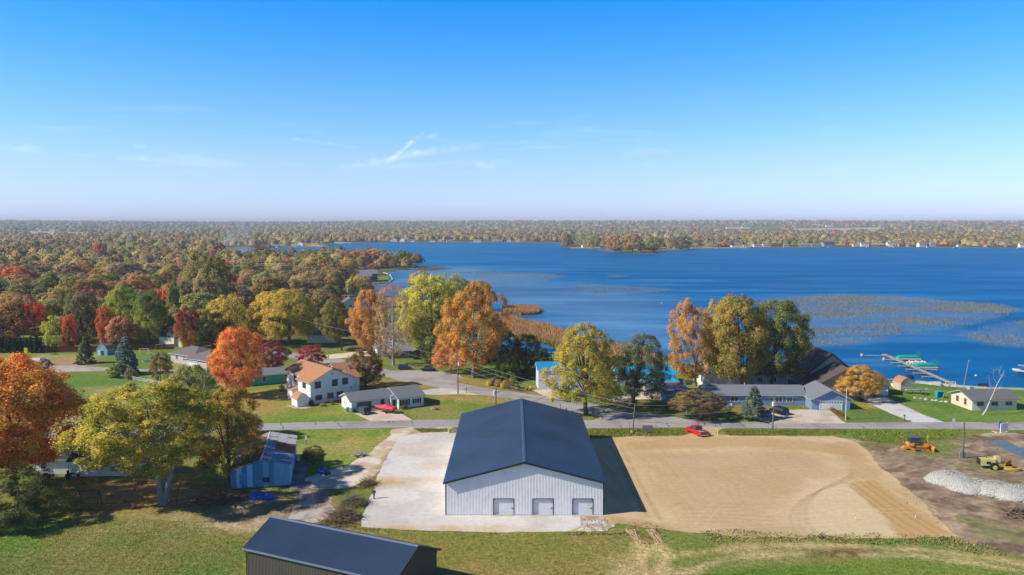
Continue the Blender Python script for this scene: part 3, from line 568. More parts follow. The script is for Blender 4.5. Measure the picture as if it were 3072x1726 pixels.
def wall_block(b):
    x0, x1, y0, y1, h, rise = b['x0'], b['x1'], b['y0'], b['y1'], b['h'], b['rise']; z0 = b.get('z0', 0); k = b.get('kind', 'gable'); m = MB(); e = .03
    if k == 'hip': return m.box(x0, x1, y0, y1, z0, h - e)
    ax = b.get('ax', 'x'); Y0, Y1 = (x0, x1) if ax == 'y' else (y0, y1); ym = Y0 + (Y1 - Y0) * b.get('rp', .5); W = Y1 - Y0
    if k == 'gable': prof = [(Y0, z0), (Y1, z0), (Y1, h - e), (ym, h + rise - e), (Y0, h - e)]
    elif k == 'shed': prof = [(Y0, z0), (Y1, z0), (Y1, h + rise - e), (Y0, h - e)]
    else: prof = [(Y0, z0), (Y1, z0), (Y1, h - e), (Y1 - W * .2, h + rise * .62 - e), (ym, h + rise - e), (Y0 + W * .2, h + rise * .62 - e), (Y0, h - e)]
    if ax == 'y': m.prism(prof, y0, y1, 'y')
    else: m.prism(prof, x0, x1, 'x')
    return m
def face_xf(b, f):
    """-> function (s, out, z) giving a local point on a face; s runs left to right seen from outside"""
    if f == 'S': return lambda s, o, z: (b['x0'] + s, b['y0'] - o, z)
    if f == 'N': return lambda s, o, z: (b['x1'] - s, b['y1'] + o, z)
    if f == 'E': return lambda s, o, z: (b['x1'] + o, b['y0'] + s, z)
    return lambda s, o, z: (b['x0'] - o, b['y1'] - s, z)
def fbox(m, X, s0, s1, o0, o1, z0, z1):
    m.hexa([X(s0, o0, z0), X(s1, o0, z0), X(s1, o1, z0), X(s0, o1, z0)], [X(s0, o0, z1), X(s1, o0, z1), X(s1, o1, z1), X(s0, o1, z1)])
def opening(par, b, f, s, z, w_, h_, kind='window', mat=None, frame=None, shutters=None):
    X = face_xf(b, f); s0, s1 = s - w_ / 2, s + w_ / 2; fr = frame or WHITE
    if kind == 'window':
        m = MB(); t = .1
        fbox(m, X, s0 - t, s0, .001, .07, z - t, z + h_ + t); fbox(m, X, s1, s1 + t, .001, .07, z - t, z + h_ + t); fbox(m, X, s0, s1, .001, .07, z + h_, z + h_ + t); fbox(m, X, s0, s1, .001, .09, z - t, z)
        if w_ > 1.1: fbox(m, X, s - .03, s + .03, .03, .06, z, z + h_)
        else: fbox(m, X, s0, s1, .03, .06, z + h_ / 2 - .03, z + h_ / 2 + .03)
        fo = m.build('window', fr, par); p = MB(); fbox(p, X, s0, s1, .002, .025, z, z + h_); p.build('pane', mat or GLASS, fo)
        if shutters:
            for k in (-1, 1):
                q = MB(); c = s + k * (w_ / 2 + .32); fbox(q, X, c - .2, c + .2, .001, .05, z - .05, z + h_ + .05); q.build('shutter', shutters, par)
    elif kind == 'door':
        m = MB(); fbox(m, X, s0 - .08, s1 + .08, .001, .05, z, z + h_ + .08); fo = m.build('door_frame', fr, par)
        p = MB(); fbox(p, X, s0, s1, .051, .08, z, z + h_); p.build('door', mat or WHITE, par)
    elif kind == 'garage_door':
        m = MB(); t = .14
        fbox(m, X, s0 - t, s0, .001, .09, z, z + h_ + t); fbox(m, X, s1, s1 + t, .001, .09, z, z + h_ + t); fbox(m, X, s0, s1, .001, .09, z + h_, z + h_ + t); m.build('garage_door_frame', fr, par)
        d = MB(); n = 4
        dd = tagless(par, 'garage_door')
        for i in range(n):
            q = MB(); fbox(q, X, s0, s1, .002, .04, z + h_ * i / n + .02, z + h_ * (i + 1) / n - .015)
            if i == 0: dd = q.build('garage_door', mat or WHITE, par)
            else: q.build('door_panel', mat or WHITE, dd)
        if kind == 'garage_door':
            q = MB(); k = max(4, int(w_ / .6))
            for i in range(k):
                c = s0 + (i + .5) * w_ / k; fbox(q, X, c - .18, c + .18, .045, .055, z + h_ * .8, z + h_ * .92)
            q.build('door_light', GLASS, dd)
def tagless(*a): return None
ROOFC = {}
def house(name, label, P, ang, blocks, ops=(), cat='house', group=None, wall=WHITE, roof=None, fascia=WHITE, extra=None):
    t = thing(name, label, cat, P, math.radians(ang), group)
    for b in blocks:
        wall_block(b).build('wall', b.get('wall', wall), t)
        m = MB(); fm = MB()
        for q in roof_polys(b): slab(m, q, .12, .2); slab(fm, q, 0, .119)
        # fascia sits a hair inside the roofing; open rafters never show
        r = m.build('roof', b.get('roof', roof), t); fm.build('fascia', b.get('fascia', fascia), r)
    for o in ops: opening(t, blocks[o[0]], *o[1:])
    if extra: extra(t)
    return t
def chimney(t, x, y, z0, z1, s=.7, mat=None): MB().box(x - s / 2, x + s / 2, y - s / 2, y + s / 2, z0, z1).box(x - s / 2 - .06, x + s / 2 + .06, y - s / 2 - .06, y + s / 2 + .06, z1 + .002, z1 + .1).build('chimney', mat or CONC, t)
def vent(t, x, y, z, r=.07, h=.5): MB().tube((x, y, z - .3), (x, y, z + h), r, r, 8).build('vent_pipe', WHITE, t)
shingle = lambda n, a, b, **k: M(n, C(a), C(b), rough=.95, scale=2.2, contrast=.3, bump=.25, bscale=12, **k)
R_BROWN = shingle('brown_shingle', 'bd8a67', 'a87654'); R_GREY = shingle('grey_shingle', '7c8286', '6a7074'); R_TAUPE = shingle('taupe_shingle', '7f7573', '6b6260'); R_BLUEGREY = shingle('bluegrey_shingle', '82878f', '6f747d')
R_DARK = shingle('dark_shingle', '47474f', '36363d'); R_TAN = shingle('tan_shingle', 'a08e7c', '8a7a69'); R_RANCH = shingle('slate_shingle', '747476', '626264'); R_ORNG = shingle('orange_shingle', 'c28a62', 'a9734e')
BLUEMETAL = M('blue_roof_metal', C('2ea3d6'), C('1f8fc4'), rough=.45, scale=.6, spec=.5)
NAVY = M('dark_roof_metal', C('3b506c'), C('34475f'), rough=.42, metal=.2, scale=.12, contrast=.12, spec=.5)
BARNWHITE = M('white_steel', C('f2f1f0'), C('e2e3e6'), rough=.45, scale=.7)
BRONZE = M('bronze_steel', C('5f5a50'), C('544f46'), rough=.5, scale=.3)
# --- the big white barn
def barn():
    x0, y0 = at(1337, 1546); x1 = at(1810, 1546)[0]; y1 = 163.0; W = x1 - x0; D = y1 - y0; xm = W / 2; H = 5.35; RZ = 8.5; sl = (RZ - H) / xm
    t = thing('pole_barn', 'large white ribbed steel barn with dark blue-black gable roof and three roll-up doors', 'barn', (x0, y0, 0))
    F = W / 24.4; doors = [((1480 - 1337) / 473 * W, (1541 - 1337) / 473 * W), ((1599 - 1337) / 473 * W, (1659 - 1337) / 473 * W), ((1718.5 - 1337) / 473 * W, (1778 - 1337) / 473 * W)]; dh = 2.55
    top = lambda x: H + sl * min(x, W - x) - .04
    m = MB(); cuts = [0]
    for a, b in doors: cuts += [a, b]
    cuts.append(W)
    def plate(a, b, z0):
        xs = [a] + ([xm] if a < xm < b else []) + [b]
        prof = [(a, z0), (b, z0)] + [(x, top(x)) for x in reversed(xs)]
        m.prism(prof, 0, .16, 'y')
    for i, (a, b) in enumerate(zip(cuts[:-1], cuts[1:])): plate(a, b, dh if i % 2 else 0)
    m.box(0, .12, .165, D - .16, 0, H - .05); m.box(W - .12, W, .165, D - .16, 0, H - .05)
    m.prism([(0, 0), (W, 0), (W, top(W)), (xm, top(xm)), (0, top(0))], D - .15, D, 'y')
    ri = MB(); n = 106; p = W / n
    for i in range(n):
        x = (i + .5) * p; z0 = .02
        for a, b in doors:
            if a - .1 < x < b + .1: z0 = dh + .12
        # trapezoid rib
        w1, w2, d = .075, .035, .034; zt = top(x) - .02; b = len(ri.v)
        ri.v += [(x - w1, -.001, z0), (x - w2, -d, z0), (x + w2, -d, z0), (x + w1, -.001, z0), (x - w1, -.001, zt), (x - w2, -d, zt), (x + w2, -d, zt), (x + w1, -.001, zt)]
        ri.f += [(b, b + 1, b + 5, b + 4), (b + 1, b + 2, b + 6, b + 5), (b + 2, b + 3, b + 7, b + 6), (b, b + 3, b + 2, b + 1)]
    for i in range(int(D / p)):
        y = (i + .5) * p
        for X in (-.02, W + .02): ri.cb(X, y, H / 2, .04, .09, H - .1)
    wall = m.build('wall', BARNWHITE, t); ri.build('wall_ribs', BARNWHITE, wall, kind='stuff')
    oh, ov = .32, .62; r = MB()
    for s in (0, 1):
        xe = -oh if s == 0 else W + oh; ze = H - sl * oh
        q = [(xe, -ov, ze), (xm, -ov, RZ), (xm, D + ov, RZ), (xe, D + ov, ze)]
        slab(r, q, 0, .09)
    ro = r.build('roof', NAVY, t); rr = MB(); ny = int((D + 2 * ov) / .23)
    for s in (-1, 1):
        for i in range(ny):
            y = -ov + .1 + i * .23; xe = -oh + .03 if s < 0 else W + oh - .03; ze = H - sl * oh + .09; zt = RZ + .09
            b = len(rr.v); xr = xm
            rr.v += [(xe, y - .035, ze), (xe, y, ze + .022), (xe, y + .035, ze), (xr, y - .035, zt), (xr, y, zt + .022), (xr, y + .035, zt)]
            rr.f += [(b, b + 3, b + 4, b + 1), (b + 1, b + 4, b + 5, b + 2)]
    rr.build('roof_ribs', NAVY, ro, kind='stuff')
    # ridge cap and dark rake / corner trim
    MB().prism([(xm - .28, RZ + .03 + .0), (xm, RZ + .15), (xm + .28, RZ + .03), (xm + .28, RZ + .09), (xm, RZ + .2), (xm - .28, RZ + .09)], -ov - .02, D + ov + .02, 'y').build('ridge_cap', M('ridge_metal', C('54687f'), C('4c5f75'), rough=.35, metal=.4), ro)
    for s in (0, 1):
        xe = -oh if s == 0 else W + oh; ze = H - sl * oh
        for yy in (-ov - .03, D + ov):
            q = [(xe, yy, ze - .2), (xm, yy, RZ - .2), (xm, yy, RZ + .1), (xe, yy, ze + .1)]
            MB().hexa(q, [(a, b + .03, c) for a, b, c in q]).build('rake_trim', DARKTRIM, ro)
    MB().box(-.05, .1, -.05, -.036, 0, H).box(-.051, -.041, -.05, .1, 0, H).build('corner_trim', DARKTRIM, t); MB().box(W - .1, W + .05, -.05, -.036, 0, H).box(W + .041, W + .051, -.05, .1, 0, H).build('corner_trim', DARKTRIM, t)
    MB().box(0, W, -.048, -.036, 0, .07).build('base_trim', DARKTRIM, t)
    for a, b in doors:
        f = MB().box(a - .09, a, -.05, .15, 0, dh + .09).box(b, b + .09, -.05, .15, 0, dh + .09).box(a, b, -.05, .15, dh, dh + .09).build('door_frame', DARKTRIM, t)
        d = None
        for i in range(10):
            q = MB().box(a + .01, b - .01, .20 + (.008 if i % 2 else 0), .24, dh * i / 10 + .01, dh * (i + 1) / 10)
            if d is None: d = q.build('roll_up_door', BARNWHITE, t)
            else: q.build('door_slat', BARNWHITE, d)
        MB().box(b - .35, b - .15, .15, .2, 1.0, 1.12).build('door_latch', DARKTRIM, d)
        MB().box(a - .1, b + .1, -.5, .15, -.02, .09).build('door_sill', DRV if False else CONC, t)
barn()
# --- dark barn in the foreground, cut by the lower edge of the picture
def dark_barn():
    zr, ze = 6.6, 4.3
    A = Vector(at(812.7, 1551.5, zr)); B = Vector(at(1255.3, 1640.3, zr)); L_ = (B - A).length; ang = math.atan2(B.y - A.y, B.x - A.x)
    E1 = Vector(at(1340.7, 1652.7, ze)); n = Vector((-math.sin(ang), math.cos(ang))); hw = abs((E1 - B).dot(n))
    t = thing('dark_barn', 'dark bronze steel barn with navy ribbed roof cut by the lower picture edge', 'barn', (A.x, A.y, 0), ang)
    s = (zr - ze) / hw; wi = hw - .35; m = MB(); m.prism([(-wi, 0), (wi, 0), (wi, zr - s * wi - .04), (0, zr - .04), (-wi, zr - s * wi - .04)], .35, L_ - .35, 'x')
    wall = m.build('wall', BRONZE, t); ri = MB(); k = int((L_ - .7) / .23)
    for i in range(k + 1):
        x = .45 + i * .23
        if x < L_ - .4: ri.cb(x, -wi - .015, (zr - s * wi) / 2, .07, .03, zr - s * wi - .2)
    for i in range(int(2 * wi / .23)):
        y = -wi + .1 + i * .23; zt = zr - s * abs(y) - .06
        for X in (.335, L_ - .335): ri.cb(X, y, zt / 2, .03, .07, zt)
    ri.build('wall_ribs', BRONZE, wall, kind='stuff')
    r = MB()
    for sg in (-1, 1): slab(r, [(0, sg * hw, ze), (L_, sg * hw, ze), (L_, 0, zr), (0, 0, zr)], 0, .08)
    ro = r.build('roof', NAVY, t); rr = MB()
    for sg in (-1, 1):
        for i in range(int(L_ / .23)):
            x = .12 + i * .23; b = len(rr.v)
            rr.v += [(x - .045, sg * hw, ze + .08), (x, sg * hw, ze + .13), (x + .045, sg * hw, ze + .08), (x - .045, 0, zr + .08), (x, 0, zr + .13), (x + .045, 0, zr + .08)]
            rr.f += [(b, b + 3, b + 4, b + 1), (b + 1, b + 4, b + 5, b + 2), (b, b + 1, b + 2)]
    rr.build('roof_ribs', NAVY, ro, kind='stuff')
    LT = M('light_trim', C('9aa6bb'), C('8c98ad'), rough=.3, metal=.5)
    MB().prism([(-.25, zr + .04), (0, zr + .15), (.25, zr + .04), (.25, zr + .09), (0, zr + .2), (-.25, zr + .09)], -.02, L_ + .02, 'x').build('ridge_cap', LT, ro)
    MB().box(-.05, L_ + .05, -hw - .12, -hw, ze - .14, ze + .06).build('gutter', LT, ro)
    MB().box(-.05, L_ + .05, hw, hw + .12, ze - .14, ze + .06).build('gutter', DARKTRIM, ro)
    for sg in (-1, 1):
        for X in (-.04, L_):
            q = [(X, sg * hw, ze - .18), (X, 0, zr - .18), (X, 0, zr + .09), (X, sg * hw, ze + .09)]; MB().hexa(q, [(a + .04, b, c) for a, b, c in q]).build('rake_trim', DARKTRIM, ro)
    for X in (.3, L_ - .45):
        for sg in (-1, 1): MB().path([(X, sg * (hw + .05), ze - .1), (X, sg * (wi + .1), ze - .6), (X, sg * (wi + .1), 0)], .06, 6).build('downspout', DARKTRIM, t)
dark_barn()
# --- old blue-white shed with rusted sheets
def old_shed():
    P = at(693, 1471); y0 = P[1]; W = 9.7; zl, zr_, zp = 3.25, 3.85, hgt(y0, 1387); xr = (781 - 693) * mpp(y0 * 1.05) * 1.0
    ra = Vector(at(781, 1387, zp)); rb = Vector(at(810.6, 1301.5, zp)); D = (rb - ra).length; ang = math.atan2(rb.y - ra.y, rb.x - ra.x) - math.pi / 2; xr = 4.9
    t = thing('old_shed', 'weathered blue-white sheet metal shed with rust-patched roof beside the gravel track', 'shed', (P[0], P[1], 0), ang)
    BW = [M('shed_sheet_blue', C('7ab2d0'), C('5c9dc0'), rough=.6, scale=1.2, stretch=(2, 2, .4)), M('shed_sheet_pale', C('a4d2e8'), C('86bddb'), rough=.6, scale=1.6, stretch=(2, 2, .4)), M('shed_sheet_deep', C('4f92b6'), C('4182a4'), rough=.65, scale=1.2, stretch=(2, 2, .4))]
    RS = [M('roof_sheet_white', C('e2e6ea'), C('b5a6a0'), rough=.55, scale=3, contrast=.25), M('roof_sheet_rust', C('a0705a'), C('7d4c38'), rough=.9, scale=2.5, contrast=.15), M('roof_sheet_blue', C('8fa9c0'), C('627f9a'), rough=.6, scale=3, contrast=.2), M('roof_sheet_mixed', C('c3c6cc'), C('8a5a48'), rough=.8, scale=1.8, contrast=.1)]
    core = M('shed_frame', C('6e675e'), C('554e46'), rough=.9)
    top = lambda x: zl + (zp - zl) * x / xr if x < xr else zp + (zr_ - zp) * (x - xr) / (W - xr)
    MB().prism([(.05, 0), (W - .05, 0), (W - .05, zr_ - .05), (xr, zp - .06), (.05, zl - .05)], .05, D - .05, 'y').build('frame', core, t)
    r = random.Random(5); n = 11; p = W / n
    for k, (ya, yb) in enumerate([(-.012, .045), (D - .045, D + .012)]):
        for i in range(n):
            a, b = i * p + .008, (i + 1) * p - .008; zb = .25 + r.uniform(-.06, .06); m = MB()
            xs = [a] + ([xr] if a < xr < b else []) + [b]; m.prism([(a, zb), (b, zb)] + [(x, top(x) - .03) for x in reversed(xs)], ya, yb, 'y')
            for q in (.25, .5, .75):
                x = a + (b - a) * q; m.prism([(x - .05, zb), (x + .05, zb), (x + .05, top(x) - .06), (x - .05, top(x) - .06)], ya - .025 if k == 0 else yb, ya if k == 0 else yb + .025, 'y')
            m.build('wall_sheet', BW[[2, 1, 2, 1, 2, 2, 0, 2, 0, 0, 0][i] if k == 0 else r.randrange(3)], t)
    ns = int(D / .95); q = D / ns
    for X, zt in ((-.015, zl), (W - .035, zr_)):
        for i in range(ns):
            m = MB().box(X, X + .05, i * q + .01, (i + 1) * q - .01, .2 + r.uniform(-.05, .05), zt - .06); m.box(X - .02 if X < 0 else X + .05, X if X < 0 else X + .07, i * q + q / 2 - .06, i * q + q / 2 + .06, .3, zt - .1)
            m.build('wall_sheet', BW[r.choice((0, 1, 1))], t)
    # roof: sheets laid in courses, rusted ones where the photo has them
    nr = 3; oh = .25
    for side in (0, 1):
        xa, za, xb, zb = (xr, zp, -oh, top(0) - oh * (zp - zl) / xr) if side == 0 else (xr, zp, W + oh, zr_ - oh * (zp - zr_) / (W - xr))
        nc = int((D + 2 * oh) / .9); cw = (D + 2 * oh) / nc
        for j in range(nc):
            ya, yb = -oh + j * cw + .006, -oh + (j + 1) * cw - .006
            for i in range(nr):
                f0, f1 = i / nr + (.004 if i else 0), (i + 1) / nr; P0 = [(xa + (xb - xa) * f, za + (zb - za) * f) for f in (f0, f1)]; lift = .02 * (nr - i)
                m = MB(); slab(m, [(P0[0][0], ya, P0[0][1]), (P0[1][0], ya, P0[1][1]), (P0[1][0], yb, P0[1][1]), (P0[0][0], yb, P0[0][1])], lift, lift + .03)
                for g in (.2, .5, .8):
                    y = ya + (yb - ya) * g; slab(m, [(P0[0][0], y - .03, P0[0][1]), (P0[1][0], y - .03, P0[1][1]), (P0[1][0], y + .03, P0[1][1]), (P0[0][0], y + .03, P0[0][1])], lift + .031, lift + .055)
                fy = j / nc
                if side == 0: kk = r.choice((1, 1, 3, 2))
                elif fy > .62: kk = r.choice((0, 0, 0, 3)) if (fy > .8 or i < 2) else 0
                elif fy > .38: kk = (1 if i >= 1 else 2) if r.random() > .15 else 3
                elif fy > .2: kk = 2 if r.random() > .3 else 3
                else: kk = r.choice((0, 3, 2))
                m.build('roof_sheet', RS[kk], t)
    MB().prism([(xr - .2, zp + .04), (xr, zp + .13), (xr + .2, zp + .04), (xr, zp + .17)], -oh, D + oh, 'y').build('ridge_cap', RS[0], t)
    b = dict(x0=0, x1=W, y0=-.04, y1=D, h=3, rise=1)
    opening(t, b, 'S', 5.75, 1.0, 1.15, .85, 'window', frame=BW[2]); opening(t, b, 'S', 1.9, 1.0, .8, 1.5, 'window', mat=BW[2], frame=BW[0])
    for i in range(2): MB().tube((-1.3 - .4 * i, -.3 + i, 0), (-.05, .2 + i, 2.3), .05, .05, 5).build('prop', POLE, t)
old_shed()
# --- white two-storey house, brown shingles
def h1(t):
    vent(t, 4.2, 8, 7.7); vent(t, 3.0, 12, 7.3)
    MB().box(11.2, 11.45, -.25, -.01, 2.6, 3.1).build('meter_box', STEEL, t)
    MB().tube((6, -.03, 7.0), (6, -.002, 7.0), .32, .32, 12).build('gable_vent', CONC, t)
    MB().box(-.6, -.02, 6.0, 7.0, 0, 2.3).build('chimney_chase', WHITE, t)
DW = M('brown_window_trim', C('5e5258'), C('4d4348'), rough=.6)
house('two_storey_house', 'white two-storey house with brown shingle roof and dark framed windows', (-50.1, 195.4), 40.5,
      [dict(x0=0, x1=12, y0=0, y1=7, h=5.5, rise=2.75, ax='y', oh=.5), dict(x0=1.6, x1=12, y0=7.02, y1=17, h=5.5 + .73, rise=2.02, ax='y', oh=.5, rp=.423), dict(x0=12.02, x1=15.5, y0=8, y1=15.5, h=5.3, rise=1.8, ax='x', oh=.4), dict(x0=12.02, x1=14.6, y0=1.5, y1=7, h=5.0, rise=1.4, ax='x', oh=.4), dict(x0=-1.4, x1=1.58, y0=7.4, y1=10.2, h=2.5, rise=.5, ax='y', kind='shed', oh=.25)],
      [(0, 'S', 2.0, 3.9, 1.5, 1.5, 'window', None, DW), (0, 'S', 6.7, 3.9, 1.4, 1.5, 'window', None, DW), (0, 'S', 9.6, 3.9, 1.4, 1.5, 'window', None, DW), (0, 'S', 2.2, .9, 1.6, 1.1, 'window', None, DW), (0, 'S', 5.4, .9, 1.5, 1.2, 'window', None, DW), (0, 'S', 8.1, .9, 1.6, 1.2, 'window', None, DW),
       (0, 'W', 3.6, 3.7, 1.6, 1.6, 'window', None, DW), (0, 'W', 3.4, .9, 1.2, 1.2, 'window', None, DW), (0, 'W', .9, .9, 1.0, 1.3, 'window', None, DW), (1, 'W', 5.2, 3.9, 1.2, 1.4, 'window', None, DW), (1, 'W', 6.5, .2, 1.6, 2.1, 'door', GLASS, DW), (1, 'W', 3.0, 1.0, .8, .8, 'window', None, DW)],
      roof=R_BROWN, fascia=M('tan_fascia', C('c9bba8'), C('bfb09c')), extra=h1)
house('garden_shed', 'small white gambrel-roofed shed in front of the two-storey house', at(892, 1223), 36, [dict(x0=0, x1=3.0, y0=0, y1=3.8, h=1.9, rise=1.35, ax='y', kind='gambrel', oh=.08)], cat='shed', roof=R_BROWN)
sheet('shed_pad', [(p[0], p[1]) for p in PX([(856, 1219), (890, 1229), (940, 1225), (905, 1214)])], .05, DRV, flat('c9b199', 'a87f66', 1), .2, .05)
# --- white ranch house
DOORB = M('brown_garage_door', C('6a605a'), C('5d544e'))
def h2(t):
    chimney(t, 11.8, 6.2, 3.5, 4.9, .4, WHITE)
    for x, y, z in [(9.6, 3.4, 3.7), (10.4, 4.2, 3.9), (3.0, 4.4, 3.6)]: vent(t, x, y, z, .07, .6)
    m = MB()
    m.path([(12.2, 6.6, 4.0), (12.2, 6.6, 5.6)], .03); m.path([(11.7, 6.6, 5.6), (12.7, 6.6, 5.6)], .02); m.path([(11.9, 6.6, 5.3), (12.5, 6.6, 5.3)], .02); m.build('antenna', WIRE, t)
    a = MB(); X = face_xf(dict(x0=12.2, x1=19, y0=-3.2, y1=6), 'S'); 
    for q in ((3.35, 3.45, 1.1, 2.1), (3.1, 3.7, 1.75, 1.83), (3.05, 3.75, 1.1, 1.2)): fbox(a, face_xf(WING, 'E'), q[0], q[1], .001, .05, q[2], q[3])
    a.build('anchor_ornament', DARKTRIM, t)
    for s in (.7, 5.9): fm = MB(); fbox(fm, face_xf(dict(x0=0, x1=11, y0=0, y1=7), 'S'), s - .08, s + .08, .001, .12, 1.7, 2.1); fm.build('wall_lamp', DARKTRIM, t)
WING = dict(x0=11.0, x1=18.2, y0=-3.0, y1=7.2, h=2.6, rise=1.9, ax='x', oh=.55)
SH = M('shutter_black', C('2c2c34'))
house('ranch_house', 'white L-shaped ranch house with grey shingle roof and black shutters', (-38.3, 187.3), 31,
      [dict(x0=0, x1=10.98, y0=0, y1=7.2, h=2.6, rise=1.35, ax='x', oh=.55), dict(x0=11.0, x1=17.6, y0=-2.6, y1=7.2, h=2.6, rise=1.65, ax='x', oh=.55), dict(x0=9.6, x1=10.96, y0=-1.2, y1=-.02, h=2.5, rise=.55, ax='y', oh=.2)],
      [(0, 'S', 3.2, .02, 3.6, 2.15, 'garage_door', DOORB, WHITE), (0, 'S', 7.9, .85, .8, 1.3, 'window', None, DW), (2, 'S', .75, .05, .8, 2.0, 'door', DARKTRIM, WHITE), (1, 'S', 1.6, .8, 1.6, 1.3, 'window', None, WHITE, SH), (1, 'S', 4.8, .9, 1.2, 1.1, 'window', None, WHITE, SH), (1, 'E', 1.9, 1.1, 1.1, .8, 'window', None, WHITE, SH), (1, 'E', 7.0, 1.1, 1.1, .8, 'window', None, WHITE, SH), (0, 'W', 2.6, 1.3, .4, .4, 'window', None, WHITE), (0, 'W', 3.6, 1.3, .4, .4, 'window', None, WHITE)],
      roof=R_GREY)
# --- grey ranch, hip roof, upper left
TAUPE = M('taupe_siding', C('c4b8b2'), C('b6aaa4'))
def h3(t): chimney(t, 5.2, 6.4, 4.0, 5.8, .8, WHITE); vent(t, 7.3, 5.4, 4.9); vent(t, 15.5, 8, 4.9)
house('hip_roof_house', 'taupe ranch house with brown-grey hip roof and white chimney beside the orange maple', at(513, 1086.5), -33,
      [dict(x0=0, x1=12.5, y0=0, y1=9.5, h=3.1, rise=1.9, ax='x', kind='hip', oh=.6), dict(x0=12.52, x1=23, y0=-3.2, y1=8, h=3.1, rise=2.1, ax='x', kind='hip', oh=.6)],
      [(0, 'S', 7.0, 1.2, 1.1, 1.2, 'window'), (0, 'S', 10.6, .1, 1.4, 2.3, 'door', GLASS, WHITE), (0, 'S', 3.2, 1.2, 1.0, 1.3, 'window'), (1, 'S', 3.5, .02, 4.5, 2.3, 'garage_door'), (1, 'W', 1.5, 1.3, 1.0, 1.0, 'window'), (0, 'W', 2, 1.3, 1.0, 1.0, 'window')], wall=TAUPE, roof=R_TAUPE)
# --- teal house
TEAL = M('teal_siding', C('5bbfae'), C('4bab9c'))
house('teal_house', 'long low turquoise house with grey roof behind the orange maple', at(676, 1165), 27,
      [dict(x0=0, x1=19.5, y0=0, y1=7.5, h=2.75, rise=1.1, ax='x', oh=.6)], [(0, 'S', 16.4, 1.0, .9, 1.4, 'window'), (0, 'S', 10.4, .9, 1.0, 1.2, 'window'), (0, 'W', 5.0, 1.1, 1.2, 1.0, 'window')], wall=TEAL, roof=R_BLUEGREY)
house('teal_annex', 'small white-eaved turquoise porch annex left of the teal house', at(640, 1150), 22, [dict(x0=0, x1=5, y0=0, y1=6, h=2.3, rise=.8, ax='x', oh=.5)], wall=TEAL, roof=R_BLUEGREY)
# --- little outbuildings top left
LBLUE = M('pale_blue_siding', C('86b4cf'), C('74a4c0'))
house('gambrel_shed', 'pale blue gambrel shed with open dark door between two conifers', at(290, 1066.5), -6, [dict(x0=0, x1=3.9, y0=0, y1=4.4, h=1.9, rise=1.7, ax='y', kind='gambrel', oh=.1)], [(0, 'S', 2.1, .02, .9, 1.7, 'door', GLASS, WHITE), (0, 'S', 1.0, .02, .6, 1.7, 'door', WHITE, WHITE)], cat='shed', wall=LBLUE, roof=R_TAN)  # dark door panel stands for the shade inside the open doorway
house('quonset_shed', 'grey round-topped shed in shadow behind the brown board fence', at(299, 1034.5), 4, [dict(x0=0, x1=4.6, y0=0, y1=5, h=2.0, rise=2.2, ax='y', kind='gambrel', oh=.05)], [(0, 'S', 2.3, .02, 2.4, 2.0, 'door', M('grey_door', C('7d848c')), WHITE)], cat='shed', wall=M('grey_siding', C('a9adb2')), roof=R_GREY)
def h4(t): pass
house('barn_style_house', 'cream barn-style house with dark gambrel roof among the trees behind the fence', at(478, 1037), -25, [dict(x0=0, x1=7.5, y0=0, y1=9, h=3.4, rise=4.2, ax='x', kind='gambrel', oh=.3), dict(x0=7.52, x1=10.5, y0=1, y1=8, h=3.0, rise=2.4, ax='x', oh=.3)], [(0, 'W', 4.5, 1.0, 1.2, 1.2, 'window'), (0, 'W', 4.5, 4.2, 1.0, 1.2, 'window')], wall=M('cream_siding', C('e6dcc4'), C('d6cbb0')), roof=R_DARK)
# --- mid-distance houses
PALE = M('pale_cream_siding', C('e2dfc8'), C('d3cfb7'))
house('cream_garage', 'cream garage under trees with a single dark window strip', at(922, 1029), 4, [dict(x0=0, x1=11, y0=0, y1=8, h=3.0, rise=1.5, ax='x', oh=.5)], [(0, 'S', 8.2, 1.9, 1.6, .5, 'window', None, DW)], cat='garage', wall=PALE, roof=R_GREY)
BRW = M('brown_siding', C('6d6059'), C('5f534d'))
def h5(t): vent(t, 9, 4, 4.6, .1, 1.0)
house('brown_house', 'low brown house with grey roof and dark gable behind the chain-link fence', at(1166, 1077), 6,
      [dict(x0=0, x1=8.5, y0=0, y1=9, h=2.8, rise=1.8, ax='x', oh=.5), dict(x0=8.52, x1=19, y0=-1.6, y1=9, h=2.9, rise=2.2, ax='y', oh=.6)], [(0, 'S', 3, 1.0, 1.2, 1.2, 'window'), (0, 'S', 6, 1.0, 1.2, 1.2, 'window'), (1, 'S', 3.5, 1.0, 2.0, 1.3, 'window'), (0, 'W', 4, 1, 1.0, 1.2, 'window')], wall=BRW, roof=R_GREY, extra=h5)
house('white_gable_house', 'white gabled house half hidden by the sparse brown tree', at(1132, 1072), 20, [dict(x0=0, x1=7.5, y0=0, y1=8, h=3.2, rise=2.4, ax='y', oh=.5)], [(0, 'S', 2.4, 1.0, 1.1, 1.2, 'window')], wall=M('warm_white_siding', C('e9dfd0'), C('d9cfbf')), roof=R_GREY)
BRICK = M('brick_red', C('8a5a4c'), C('74483c'))
def h6(t): chimney(t, 3.5, 4, 5, 8.6, .9, BRICK)
house('chimney_house', 'grey-roofed house with tall brick chimney seen through the orange trees', at(1128, 1015), 12, [dict(x0=0, x1=15, y0=0, y1=9, h=3.4, rise=2.6, ax='x', oh=.5)], [(0, 'S', 4, 1.1, 1.3, 1.3, 'window'), (0, 'S', 9, 1.1, 1.3, 1.3, 'window')], roof=R_TAUPE, extra=h6)
